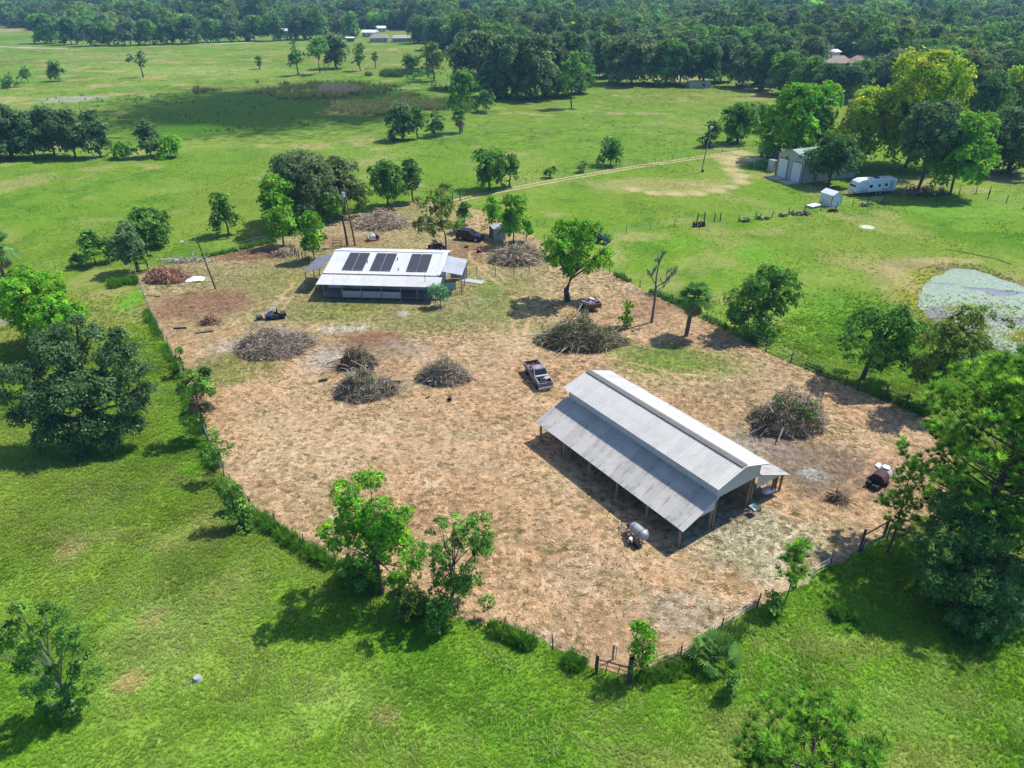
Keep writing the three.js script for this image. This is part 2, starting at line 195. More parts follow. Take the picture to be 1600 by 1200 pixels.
function yard(x, z, o) {
  const a = fbm(x / 14 + 7, z / 14, 3), b = fbm(x / 3.2, z / 3.2 + 11, 3), c = fbm(x / 0.8 + 5, z / 0.8, 2), w = (noise(x / 9, z / 9) - 0.5) * 1.6, ca = Math.cos(0.5 + w), sa = Math.sin(0.5 + w);
  const s1 = fbm(x / 0.34, z / 0.24 + 3, 2), s2 = fbm(x / 0.5 + 31, z / 0.36, 2), s3 = noise(x / 0.11, z / 0.11), u = x * ca + z * sa, t = -x * sa + z * ca, s4 = noise(u / 0.8, t / 0.14);
  o[0] = SAND[0]; o[1] = SAND[1]; o[2] = SAND[2];
  mix3(o, STRAW, 0.6 * sstep(0.45, 0.7, a)); mix3(o, [0.52, 0.33, 0.19], 0.6 * sstep(0.5, 0.7, b)); mix3(o, [0.54, 0.31, 0.155], 0.5 * sstep(0.48, 0.66, fbm(x / 17 + 33, z / 13, 3)));
  applyPatches(yardPatches, x, z, o, b * 0.7 + c * 0.3);
  mix3(o, [0.74, 0.58, 0.38], 0.4 * sstep(0.55, 0.9, s4 * 0.5 + s3 * 0.5));
  mix3(o, [0.19, 0.12, 0.05], 0.85 * sstep(0.60, 0.71, s1 * 0.85 + b * 0.15)); mix3(o, [0.25, 0.22, 0.075], 0.6 * sstep(0.59, 0.72, s2 * 0.7 + b * 0.3));
  const rw = rutAt(x + (b - 0.5) * 2.4, z + (c - 0.5) * 0.5); if (rw > 0) mix3(o, [0.58, 0.36, 0.21], 0.8 * rw * sstep(0.2, 0.5, noise(x / 4, z / 4)));
  const v = 0.74 + 0.28 * s3 + 0.24 * c; o[0] *= v; o[1] *= v; o[2] *= v;
}

// ------------------------------------------------------------------ ground sheet (one mesh, pieces of it with their own resolution of colour)
{
  const zones = [[-57, 57, -64, -14, 2048, 1], [-125, 140, -200, -64, 2048, 0.5], [-270, 270, -440, -200, 2048, 0], [-800, 800, -1700, -440, 1024, 0]];
  const pos = [], uv = [], groups = [], mats = [];
  const rect = (x0, x1, z0, z1, m, us, vs) => { const at = pos.length / 3; pos.push(x0, 0, z0, x0, 0, z1, x1, 0, z1, x0, 0, z0, x1, 0, z1, x1, 0, z0); uv.push(0, 0, 0, vs, us, vs, 0, 0, us, vs, us, 0); groups.push([at, 6, m]); };
  zones.forEach(([x0, x1, z0, z1, w, fine], i) => {
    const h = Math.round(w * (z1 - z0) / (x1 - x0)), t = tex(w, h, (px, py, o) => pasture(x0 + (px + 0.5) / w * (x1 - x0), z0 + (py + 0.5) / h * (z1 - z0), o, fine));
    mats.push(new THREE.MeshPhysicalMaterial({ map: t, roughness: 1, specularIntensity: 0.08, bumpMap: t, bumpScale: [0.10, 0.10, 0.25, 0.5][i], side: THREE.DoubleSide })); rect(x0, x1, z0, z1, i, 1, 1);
  });
  const tile = tex(512, 512, (px, py, o) => { const x = px / 512 * 60, z = -300 + py / 512 * 60, u = px / 512, v = py / 512; const a = [0, 0, 0], b = [0, 0, 0]; pasture(x, z, a, 0); pasture(x + 60, z, b, 0); const k = u; for (let c = 0; c < 3; c++) o[c] = lerp(b[c], a[c], k) * (0.85 + 0.1 * v); }, true, true);
  mats.push(new THREE.MeshPhysicalMaterial({ map: tile, roughness: 1, specularIntensity: 0.08, side: THREE.DoubleSide }));
  const o = (x0, x1, z0, z1) => rect(x0, x1, z0, z1, 4, (x1 - x0) / 60, (z1 - z0) / 60);
  o(-4000, -57, -64, -14); o(57, 4000, -64, -14); o(-4000, -125, -200, -64); o(140, 4000, -200, -64); o(-4000, -270, -440, -200); o(270, 4000, -440, -200); o(-4000, -800, -1700, -440); o(800, 4000, -1700, -440); o(-4000, 4000, -6000, -1700); o(-4000, 4000, -14, 1500);
  const g = new THREE.BufferGeometry(); g.setAttribute('position', new THREE.Float32BufferAttribute(pos, 3)); g.setAttribute('uv', new THREE.Float32BufferAttribute(uv, 2)); g.computeVertexNormals();
  groups.forEach(([s, n, m]) => g.addGroup(s, n, m));
  const m = new THREE.Mesh(g, mats); m.name = 'pasture_ground'; m.receiveShadow = true; m.userData.kind = 'structure'; m.userData.label = 'wide green pasture around the cleared yard'; scene.add(m);
}
const ring = (pts) => pts.map(([x, y]) => { const p = spot(x, y); return [p.x, p.z]; });
function inside(poly, x, z) { let r = false; for (let i = 0, j = poly.length - 1; i < poly.length; j = i++) { const a = poly[i], b = poly[j]; if ((a[1] > z) !== (b[1] > z) && x < (b[0] - a[0]) * (z - a[1]) / (b[1] - a[1]) + a[0]) r = !r; } return r; }
function rough(poly, step, amp, seed) {                                    // subdivide an outline and make it uneven
  const out = []; poly.forEach((a, i) => { const b = poly[(i + 1) % poly.length], n = Math.max(1, Math.round(Math.hypot(b[0] - a[0], b[1] - a[1]) / step)); for (let k = 0; k < n; k++) { const x = lerp(a[0], b[0], k / n), z = lerp(a[1], b[1], k / n); out.push([x + (fbm(x / 2.1 + seed, z / 2.1, 3) - 0.5) * amp * 2, z + (fbm(x / 2.1, z / 2.1 + seed, 3) - 0.5) * amp * 2]); } }); return out;
}
function sheet(poly, y, uvOf) { const s = new THREE.Shape(poly.map((p) => new THREE.Vector2(p[0], p[1]))), g = new THREE.ShapeGeometry(s), p = g.attributes.position, uv = g.attributes.uv; for (let i = 0; i < p.count; i++) { const x = p.getX(i), z = p.getY(i); p.setXYZ(i, x, y, z); const q = uvOf(x, z); uv.setXY(i, q[0], q[1]); } g.computeVertexNormals(); const n = g.attributes.normal; if (n.getY(0) < 0) { const ix = g.index; for (let i = 0; i < ix.count; i += 3) { const t = ix.getX(i); ix.setX(i, ix.getX(i + 1)); ix.setX(i + 1, t); } g.computeVertexNormals(); } return g; }
const yardRing = ring([[214, 430], [232, 482], [262, 540], [284, 588], [303, 632], [326, 690], [350, 745], [392, 795], [455, 840], [520, 880], [580, 912], [640, 938], [740, 965], [868, 1016], [930, 1042], [985, 1052], [1024, 1046], [1080, 1012], [1180, 948], [1256, 910], [1302, 883], [1345, 860], [1400, 835], [1470, 800], [1500, 740], [1475, 690], [1448, 654], [1385, 628], [1340, 608], [1290, 590], [1225, 562], [1190, 546], [1120, 508], [1060, 480], [1000, 450], [957, 428], [905, 402], [850, 378], [790, 345], [715, 316], [640, 315], [560, 332], [470, 358], [430, 378], [365, 394], [295, 408]]);
const yardRough = rough(yardRing, 0.6, 0.75, 3);
{
  let x0 = 1e9, x1 = -1e9, z0 = 1e9, z1 = -1e9; for (const [x, z] of yardRough) { x0 = Math.min(x0, x); x1 = Math.max(x1, x); z0 = Math.min(z0, z); z1 = Math.max(z1, z); }
  const W = 2048, H = 2048, t = tex(W, H, (px, py, o) => {
    const x = x0 + (px + 0.5) / W * (x1 - x0), z = z0 + (py + 0.5) / H * (z1 - z0); yard(x, z, o);
    const back = sstep(-120, -146, z + (noise(x / 5, z / 5) - 0.5) * 22); if (back > 0) { const q = [0, 0, 0]; pasture(x, z, q, 0.5); mix3(o, q, back * 0.75); }
  });
  structure('dirt_yard', sheet(yardRough, 0.02, (x, z) => [(x - x0) / (x1 - x0), (z - z0) / (z1 - z0)]), new THREE.MeshPhysicalMaterial({ map: t, roughness: 1, specularIntensity: 0.08, bumpMap: t, bumpScale: 0.26, side: THREE.DoubleSide })).userData.label = 'cleared sandy yard strewn with straw between barn and house';
}
// pond with floating pads, two-rut track, pale roads
const pondRing = ring([[1434, 478], [1440, 452], [1458, 432], [1490, 420], [1525, 422], [1562, 436], [1620, 456], [1720, 505], [1720, 590], [1620, 562], [1560, 549], [1510, 532], [1466, 510]]);
const pondRough = rough(pondRing, 1.0, 0.9, 12);
{
  const t = tex(512, 512, (px, py, o) => { const n = fbm(px / 60, py / 30, 4), k = sstep(0.45, 0.65, n); o[0] = lerp(0.19, 0.22, k); o[1] = lerp(0.18, 0.215, k); o[2] = lerp(0.22, 0.22, k); }, true, true);
  structure('pond_water', sheet(pondRough, 0.03, (x, z) => [x / 40, z / 40]), new THREE.MeshStandardMaterial({ map: t, roughness: 0.4, side: THREE.DoubleSide })).userData.label = 'shallow farm pond with grey violet water';
  const r = rng(31), spots = [];
  let ax = 1e9, bx = -1e9, az = 1e9, bz = -1e9; for (const [x, z] of pondRing) { ax = Math.min(ax, x); bx = Math.max(bx, x); az = Math.min(az, z); bz = Math.max(bz, z); }
  for (let i = 0; i < 150000 && spots.length < 26000; i++) { const x = lerp(ax, bx, r()), z = lerp(az, bz, r()); const n = fbm(x / 7, z / 4.5, 3), s = noise(x / 3 + 50, z / 1.1); if (n * 0.7 + s * 0.3 > 0.41 && inside(pondRough, x, z)) spots.push([x, z]); }
  const pad = new THREE.CircleGeometry(1, 7).rotateX(-Math.PI / 2), im = new THREE.InstancedMesh(pad, new THREE.MeshStandardMaterial({ roughness: 0.6, side: THREE.DoubleSide }), spots.length), m = new THREE.Matrix4(), c = new THREE.Color();
  spots.forEach(([x, z], i) => { const k = 0.13 + 0.17 * r(); m.makeRotationY(r() * 6).scale(new V3(k, 1, k * (0.7 + 0.3 * r()))).setPosition(x, 0.04 + 0.015 * r(), z); im.setMatrixAt(i, m); const v = 0.75 + 0.5 * r(); im.setColorAt(i, r() < 0.08 ? c.setRGB(0.30, 0.33, 0.12) : c.setRGB(0.23 * v, 0.31 * v, 0.21 * v)); });
  im.name = 'lily_pads'; im.userData.kind = 'stuff'; im.receiveShadow = true; tag(im, 'pale grey green floating pads covering the pond', 'water plants'); scene.add(im);
}
function strip(pts, w, y, seed) {                                           // a ragged ribbon along points
  const g = new THREE.BufferGeometry(), pos = [], uv = [], idx = []; let len = 0; const fine = [];
  for (let i = 0; i < pts.length - 1; i++) { const n = Math.max(1, Math.round(pts[i].distanceTo(pts[i + 1]) / 1.2)); for (let k = 0; k < n; k++) fine.push(pts[i].clone().lerp(pts[i + 1], k / n)); } fine.push(pts[pts.length - 1]);
  fine.forEach((p, i) => { const d = fine[Math.min(i + 1, fine.length - 1)].clone().sub(fine[Math.max(i - 1, 0)]).normalize(), nx = -d.z, nz = d.x, a = w * (0.6 + 0.7 * noise(i / 1.7 + seed, seed)), b = w * (0.6 + 0.7 * noise(seed, i / 1.7 + seed)); if (i) len += fine[i].distanceTo(fine[i - 1]); pos.push(p.x + nx * a, y, p.z + nz * a, p.x - nx * b, y, p.z - nz * b); uv.push(0, len / 4, w / 2, len / 4); if (i) { const q = i * 2; idx.push(q - 2, q, q - 1, q - 1, q, q + 1); } });
  g.setAttribute('position', new THREE.Float32BufferAttribute(pos, 3)); g.setAttribute('uv', new THREE.Float32BufferAttribute(uv, 2)); g.setIndex(idx); g.computeVertexNormals(); return g;
}
const soilTex = tex(256, 256, (x, y, o) => { const n = fbm(x / 14, y / 26, 4), m = noise(x / 3, y / 4); const v = 0.65 + 0.4 * n + 0.2 * m; o[0] = clamp(v); o[1] = clamp(v * 0.95); o[2] = clamp(v * 0.86); }, true, true);
{
  const soil = std(0.46, 0.36, 0.22, 1, 0, { map: soilTex }), L = [[700, 318], [740, 307], [805, 294], [880, 280], [960, 266], [1040, 254], [1100, 245], [1165, 236]], lines = [];
  for (const o of [-0.85, 0.85]) { const pts = L.map(([x, y]) => spot(x, y)); lines.push(strip(pts.map((p, i) => { const d = pts[Math.min(i + 1, pts.length - 1)].clone().sub(pts[Math.max(i - 1, 0)]).normalize(); return new V3(p.x - d.z * o, 0, p.z + d.x * o); }), 0.42, 0.012, 3 + o)); }
  structure('dirt_track', lines, soil).userData.label = 'two rut dirt track running to the garage';
  const pale = std(0.62, 0.6, 0.56, 1, 0, { map: soilTex });
  structure('road', [strip([[-260, 71], [0, 73], [60, 75], [105, 76]].map(([x, y]) => spot(x, y)), 1.5, 0.02, 9), strip([[330, 68.5], [365, 67.5], [400, 65.5], [460, 62.5], [520, 61]].map(([x, y]) => spot(x, y)), 1.6, 0.02, 19)], pale).userData.label = 'pale far road along the edge of the woods';
}

// ------------------------------------------------------------------ corrugated sheets
function ribSheet(w, len, ribs, hgt = 0.035, uo = 0) {                        // lies in x (across) and z (down the slope, from 0)
  const prof = []; const p = w / ribs; for (let i = 0; i < ribs; i++) { const x = i * p; prof.push([x, 0], [x + p * 0.55, 0], [x + p * 0.66, hgt], [x + p * 0.9, hgt]); } prof.push([w, 0]);
  const pos = [], uv = [], idx = [];
  prof.forEach(([x, y]) => { pos.push(x, y, 0, x, y, len); uv.push(uo + x / 6, 0, uo + x / 6, len / 7); });
  for (let i = 0; i < prof.length - 1; i++) { const a = i * 2; idx.push(a, a + 1, a + 2, a + 1, a + 3, a + 2); }
  const g = new THREE.BufferGeometry(); g.setAttribute('position', new THREE.Float32BufferAttribute(pos, 3)); g.setAttribute('uv', new THREE.Float32BufferAttribute(uv, 2)); g.setIndex(idx); const q = g.toNonIndexed(); q.computeVertexNormals(); return q;
}
// lays n sheets side by side from a (top, first corner) along the unit vector 'along', sloping towards b
function roofOf(parent, name, top, along, length, foot, n, ribs, mats, seed) {
  const r = rng(seed), down = foot.clone().sub(top), len = down.length(), y = new V3(), x = along.clone().normalize(), z = down.clone().normalize(); y.crossVectors(z, x); const flip = y.y < 0; if (flip) y.negate();
  const w = length / n, shared = [0, 1, 2, 3].map((k) => ribSheet(w * 1.015, len, ribs, 0.035, k * 0.27)), mat = new THREE.Matrix4();
  for (let i = 0; i < n; i++) {
    const s = part(name, shared[(r() * 4) | 0], mats[(r() * mats.length) | 0], parent), p = top.clone().addScaledVector(x, w * i).addScaledVector(y, 0.004 * (i % 2));
    mat.makeBasis(x, y, flip ? z : z).setPosition(p); s.applyMatrix4(mat);
  }
}
const tones = (m, list) => list.map((k) => { const c = m.clone(); c.color.multiplyScalar(k); return c; });

// ------------------------------------------------------------------ pole barn
{
  const b = thing('pole_barn', 'long open pole barn with white metal roof and lean-to roofs on both sides', 'barn', new V3(18.14, 0, -45.29), 0.6053);
  const L = 18.6, W = 3.02, HE = 4.64, HR = 5.6, WL = 6.32, HL = 2.02, WR = 6.75, HRL = 1.86, HT = 3.62, V = 2.55;   // front at z = 0, back at z = -L
  const mainT = tones(M.barnRoof, [1, 0.97, 0.93, 1.02]), leanT = tones(M.barnLean, [1, 0.94, 0.88, 1.03]);
  const P = (x, y, z) => new V3(x, y, z), back = P(0, 0, -1);
  roofOf(b, 'roof_sheet', P(0, HR, 0.25), back, L + 0.5, P(-W, HE, 0.25), 20, 4, mainT, 5);
  roofOf(b, 'roof_sheet', P(0, HR, 0.25), back, L + 0.5, P(W, HE, 0.25), 20, 4, mainT, 6);
  roofOf(b, 'lean_to_sheet', P(-V - 0.02, HT, 0.1), back, L + 0.2, P(-WL, HL, 0.1), 20, 5, leanT, 7);
  roofOf(b, 'lean_to_sheet', P(V + 0.02, HT, 0.1), back, L + 0.2, P(WR, HRL, 0.1), 20, 5, leanT, 8);
  const cap = []; for (let i = 0; i < 12; i++) { const z = 0.2 - (i + 0.5) * (L + 0.4) / 12; for (const s of [-1, 1]) { const g = box(0.34, 0.03, (L + 0.4) / 12 + 0.01, s * 0.15, 0, 0, 0, 0, -s * 0.30); cap.push(g.translate(0, HR + 0.055 + 0.003 * (i % 2), z)); } }
  part('ridge_cap', cap, M.ridgeDirt, b);
  for (const s of [-1, 1]) { const g = part('side_wall', ribSheet(L - 0.1, HE - HT - 0.12, 40, 0.03), M.barnWall, b); g.applyMatrix4(new THREE.Matrix4().makeBasis(P(0, 0, -1), P(s, 0, 0), P(0, -1, 0)).setPosition(s * V, HE - 0.14, -0.05)); }
  const slope = (HR - HE) / W, gx = V - 0.02;
  for (const z of [-0.12, -L + 0.12]) { part('gable_wall', extrude([[-gx, 3.36], [gx, 3.36], [gx, HR - slope * gx - 0.06], [0, HR - 0.06], [-gx, HR - slope * gx - 0.06]], 0.05).translate(0, 0, z), M.barnWall, b); }
  const sl = (HT - HL) / (WL - V), sr = (HT - HRL) / (WR - V);
  for (const z of [-0.1, -L + 0.1]) {
    part('end_panel', extrude([[-V - 0.03, HT - 0.05], [-V - 0.03, HT - 1.35], [-V - 1.0, HT - 1.32], [-WL + 1.0, HL + sl * 1.0 - 0.16], [-WL + 0.1, HL + 0.0]], 0.04).translate(0, 0, z), M.barnWall, b);
    part('end_panel', extrude([[V + 0.03, HT - 0.05], [WR - 0.1, HRL], [WR - 1.1, HRL + sr - 0.18], [V + 1.2, HT - 1.5], [V + 0.03, HT - 1.55]], 0.04).translate(0, 0, z), M.barnWall, b);
  }
  const trim = (x0, y0, x1, y1, z, m) => { const dx = x1 - x0, dy = y1 - y0, l = Math.hypot(dx, dy); part('rake_trim', box(l, 0.09, 0.06, (x0 + x1) / 2, (y0 + y1) / 2 - 0.02, z, 0, 0, Math.atan2(dy, dx)), m, b); };
  for (const z of [0.285, -L - 0.285]) { trim(-W, HE, 0, HR, z, M.barnRoof); trim(0, HR, W, HE, z, M.barnRoof); }
  for (const z of [0.14, -L - 0.14]) { trim(-WL, HL, -V, HT, z, M.barnRoof); trim(V, HT, WR, HRL, z, M.barnRoof); }
  const post = (x, z, h, m = M.wood) => part('post', box(0.15, h, 0.15, x, h / 2, z), m, b);
  for (let i = 0; i <= 5; i++) { const z = -0.3 - i * (L - 0.6) / 5; post(-WL + 0.28, z, HL + 0.05); post(WR - 0.35, z, HRL + 0.08, M.redWood); if (i && i < 5) { post(-V + 0.1, z, HT, M.greyWood); post(V - 0.1, z, HT, M.greyWood); } }
  for (const z of [-0.35, -L + 0.35]) for (const [x, h] of [[-V + 0.2, 3.5], [V - 0.35, 3.5], [WR - 1.2, 2.2]]) {      // pairs of posts with rungs
    post(x - 0.2, z, h, x > 3 ? M.redWood : M.wood); post(x + 0.2, z, h, x > 3 ? M.redWood : M.wood); for (let k = 1; k < 4; k++) part('rung', box(0.34, 0.09, 0.05, x, h * k / 4, z), M.wood, b);
  }
  for (const [x, y] of [[-WL + 0.28, HL - 0.06], [-V + 0.1, HT - 0.2], [V - 0.1, HT - 0.2], [WR - 0.35, HRL - 0.05], [-V + 0.1, HE - 0.25], [V - 0.1, HE - 0.25]]) part('beam', box(0.08, 0.2, L - 0.3, x, y - 0.06, -L / 2), M.greyWood, b);
  const raf = []; for (let i = 0; i < 9; i++) { const z = -0.5 - i * (L - 1) / 8; raf.push(bar(P(-W + 0.2, HE - 0.1, z), P(0, HR - 0.16, z), 0.06, 4), bar(P(0, HR - 0.16, z), P(W - 0.2, HE - 0.1, z), 0.06, 4), bar(P(-V, HT - 0.12, z), P(-WL + 0.2, HL - 0.08, z), 0.06, 4), bar(P(V, HT - 0.12, z), P(WR - 0.2, HRL - 0.06, z), 0.06, 4)); }
  part('rafter', raf, M.greyWood, b);
}

// ------------------------------------------------------------------ house with solar panels
{
  const h = thing('house', 'low white metal roofed house with solar panels, porch and grey side carports', 'house', new V3(-26.3, 0, -101.61), -0.0652);
  const L = 16.95, D = 6.77, DP = 3.07, HR = 3.85, HM = 2.8, HP = 2.31, P = (x, y, z) => new V3(x, y, z), X = P(1, 0, 0);
  const rt = tones(M.whiteRoof, [1, 0.98, 0.96]), pt = tones(M.whiteRoof, [0.92, 0.9, 0.87]), gt = tones(M.greyRoof, [1, 0.96, 1.05]);
  roofOf(h, 'roof_sheet', P(0, HR, 0), X, L, P(0, HM, D), 19, 3, rt, 21);
  roofOf(h, 'roof_sheet', P(0, HR, 0), X, L, P(0, HM + 0.2, -3.6), 19, 3, rt, 22);
  part('ridge_cap', box(L, 0.05, 0.4, L / 2, HR + 0.06, 0), M.white, h);
  roofOf(h, 'porch_sheet', P(-0.1, HM - 0.1, D - 0.3), X, L + 0.2, P(-0.1, HP, D + DP), 17, 7, pt, 23);
  part('roof_step', box(L, 0.1, 0.05, L / 2, HM - 0.06, D - 0.02), M.darkSteel, h);
  roofOf(h, 'carport_sheet', P(-0.05, HM + 0.72, 0.4), P(0, 0, 1), D - 0.5, P(-2.75, HM + 0.0, 0.4), 8, 4, gt, 24);
  roofOf(h, 'carport_sheet', P(L + 0.05, HM + 0.62, 0.2), P(0, 0, 1), D - 0.3, P(L + 2.85, HM + 0.12, 0.2), 8, 4, tones(M.greyRoof, [1.35, 1.3, 1.4]), 25);
  part('white_flashing', box(0.75, 0.03, D - 0.2, L - 0.36, 0, D / 2, Math.atan2(HR - HM, D)).translate(0, (HR + HM) / 2 + 0.075, 0), M.whiteRoof, h);
  // walls, porch
  const wz = D - 0.7; part('wall', box(L - 0.8, 2.55, 0.14, L / 2, 0.35 + 1.27, wz), M.wallWhite, h); part('wall', box(0.14, 2.75, wz + 2.6, 0.4, 1.6, (wz - 2.75) / 2), M.wallWhite, h); part('wall', box(0.14, 2.75, wz + 2.6, L - 0.4, 1.6, (wz - 2.75) / 2), M.wallGrey, h); part('wall', box(L - 0.8, 2.75, 0.14, L / 2, 1.6, -2.75), M.wallWhite, h);
  const win = part('window', box(2.2, 0.9, 0.06, 8.3, 2.0, wz + 0.1), M.white, h); for (const s of [-1, 1]) part('pane', box(0.92, 0.7, 0.05, 8.3 + s * 0.5, 2.0, wz + 0.14), M.glass, win);
  const door = part('door', box(0.95, 2.0, 0.06, 3.2, 1.4, wz + 0.1), M.wallGrey, h); part('handle', ball(0.05, 3.55, 1.35, wz + 0.16, 1, 1, 1, 6), M.chrome, door);
  part('porch_floor', box(L - 0.6, 0.16, DP - 0.4, L / 2, 0.27, wz + DP / 2 + 0.1), M.greyWood, h);
  const pz = D + DP - 0.3;
  for (const x of [0.8, 3.4, 6.1, 8.9, 11.6, 13.9, 16.4]) part('porch_post', box(0.13, HP, 0.13, x, HP / 2, pz), M.greyWood, h);
  for (const [a, b] of [[3.5, 6.0], [6.2, 8.8], [9.0, 11.5]]) part('porch_panel', box(b - a, 0.95, 0.05, (a + b) / 2, 0.87, pz - 0.02), M.wallGrey, h);
  for (let i = 0; i < 4; i++) part('step', box(1.0, 0.06, 0.28, 15.4, 0.36 - i * 0.09, pz + 0.2 + i * 0.26), M.wood, h);
  for (const [x, z, t] of [[-2.6, D - 0.35, HM - 0.02], [-2.6, 0.7, HM - 0.02], [-1.4, D - 0.4, HM + 0.25], [L + 2.7, D - 0.3, HM + 0.1], [L + 2.7, 0.6, HM + 0.1], [L + 2.7, 3.4, HM + 0.1]]) part('carport_post', box(0.12, t, 0.12, x, t / 2, z), M.greyWood, h);
  part('carport_back', box(2.4, 1.7, 0.06, L + 1.5, 1.0, 0.6), M.wallGrey, h); part('lattice', box(1.5, 1.1, 0.05, L + 1.1, 1.1, D - 0.6), M.teal, h);
  // solar panels, two columns of five in each of three fields
  const ang = Math.atan2(HR - HM, D), pw = 1.49, pl = 1.0;
  for (const u of [2.55, 6.55, 11.75]) for (let c = 0; c < 2; c++) for (let k = 0; k < 5; k++) {
    const f = part('solar_panel', box(pw - 0.02, 0.04, pl - 0.012), M.panelFrame, h); part('cells', box(pw - 0.05, 0.012, pl - 0.03, 0, 0.024, 0), M.panel, f);
    const s = 0.95 + (k + 0.5) * pl; f.position.set(u + (c + 0.5) * (pw + 0.03), HR - Math.sin(ang) * s + 0.17, Math.cos(ang) * s); f.rotation.x = ang;
  }
  for (const [u, s] of [[5.7, 3.6], [9.9, 2.6], [10.6, 5.6]]) part('vent_pipe', cyl(0.07, 0.07, 0.4, u, HR - Math.sin(ang) * s + 0.2, Math.cos(ang) * s, 8), M.darkSteel, h);
  for (const u of [14.9]) part('mast', cyl(0.04, 0.04, 3.4, u, 1.9, D + 0.6 + 1.1, 6), M.darkSteel, h);
}

// ------------------------------------------------------------------ garage, sheds
{
  const A = spot(1211, 274), B = spot(1252, 287), C = spot(1345, 281), turn = Math.atan2(-(B.z - A.z), B.x - A.x), w = A.distanceTo(B), l = 15.5;
  const g = thing('garage', 'large beige metal garage with two tall white roll-up doors under the trees', 'garage', A.clone().lerp(B, 0.5), turn);
  const e = 5.2, k = 6.5; // front at z = 0
  part('front_wall', extrude([[-w / 2, 0], [w / 2, 0], [w / 2, e], [0, k], [-w / 2, e]], 0.12).translate(0, 0, -0.06), M.beige, g); part('back_wall', extrude([[-w / 2, 0], [w / 2, 0], [w / 2, e], [0, k], [-w / 2, e]], 0.12).translate(0, 0, -l), M.beige, g);
  for (const s of [-1, 1]) part('side_wall', ribSheet(l - 0.2, e, 30, 0.04).applyMatrix4(new THREE.Matrix4().makeBasis(new V3(0, 0, -1), new V3(s, 0, 0), new V3(0, -1, 0)).setPosition(s * (w / 2 - 0.02), e, -0.1)), M.beige, g);
  for (const s of [-1, 1]) roofOf(g, 'roof_sheet', new V3(0, k + 0.08, 0.3), new V3(0, 0, -1), l + 0.6, new V3(s * (w / 2 + 0.3), e - 0.0, 0.3), 16, 3, tones(M.greenRoof, [1, 0.96, 1.04]), 41 + s);
  for (const s of [-1, 1]) { const f = part('door', box(2.9, 4.2, 0.08, s * 2.15, 2.12, 0.06), M.darkWood, g); const n = 10; for (let i = 0; i < n; i++) part('slat', box(2.7, 0.39, 0.05, s * 2.15, 0.25 + i * 0.405, 0.115), M.white, f); }
  part('trim', box(0.16, e, 0.16, w / 2, e / 2, 0.02), M.darkWood, g); part('trim', box(0.16, e, 0.16, -w / 2, e / 2, 0.02), M.darkWood, g);
  part('apron', box(3.6, 0.1, 3.4, -2.15, 0.05, 1.85), M.concrete, g); part('apron', box(3.6, 0.1, 3.4, 2.15, 0.05, 1.85), M.concrete, g);
  part('downpipe', cyl(0.07, 0.07, e, w / 2 + 0.08, e / 2, -10, 6), M.darkWood, g); part('wall_light', box(0.3, 0.5, 0.2, -1.3, 4.6, 0.2), M.darkSteel, g);
  const u = thing('lean_cabinet', 'pale metal cabinet standing against the left side of the garage', 'cabinet', spot(1206, 268), turn); part('body', box(1.9, 2.6, 1.2, 0, 1.3, 0), M.white, u); part('door', box(1.7, 2.3, 0.05, 0, 1.25, 0.63), M.galv, u); part('roof', box(2.05, 0.08, 1.35, 0, 2.64, 0), M.galv, u);
  const o = thing('trailer_box', 'grey box trailer half hidden behind the bright tree left of garage', 'trailer', spot(1200, 246), turn + 0.2); part('body', box(4.6, 2.4, 2.4, 0, 1.9, 0), M.wallGrey, o); part('front_cap', box(0.1, 1.9, 2.1, -2.36, 1.9, 0), M.white, o); for (const s of [-1, 1]) part('wheel', cyl(0.4, 0.4, 0.25, 0.6, 0.4, s * 1.1, 12, Math.PI / 2), M.tyre, o); part('tongue', box(1.4, 0.1, 0.1, -3.0, 0.5, 0), M.darkSteel, o);
}
function gableShed(name, label, a, w, d, e, k, turn, wall, roof) {
  const s = thing(name, label, 'shed', a, turn);
  for (const z of [0, -d]) part('gable_wall', extrude([[-w / 2, 0], [w / 2, 0], [w / 2, e], [0, k], [-w / 2, e]], 0.06).translate(0, 0, z), wall, s);
  for (const q of [-1, 1]) { part('side_wall', box(0.06, e, d - 0.08, q * (w / 2 - 0.03), e / 2, -d / 2), wall, s); roofOf(s, 'roof_sheet', new V3(0, k + 0.05, 0.15), new V3(0, 0, -1), d + 0.3, new V3(q * (w / 2 + 0.15), e - 0.02, 0.15), 4, 3, [roof], 50 + q); part('corner_trim', box(0.08, e, 0.08, q * w / 2, e / 2, 0.02), M.charcoal, s); }
  return s;
}
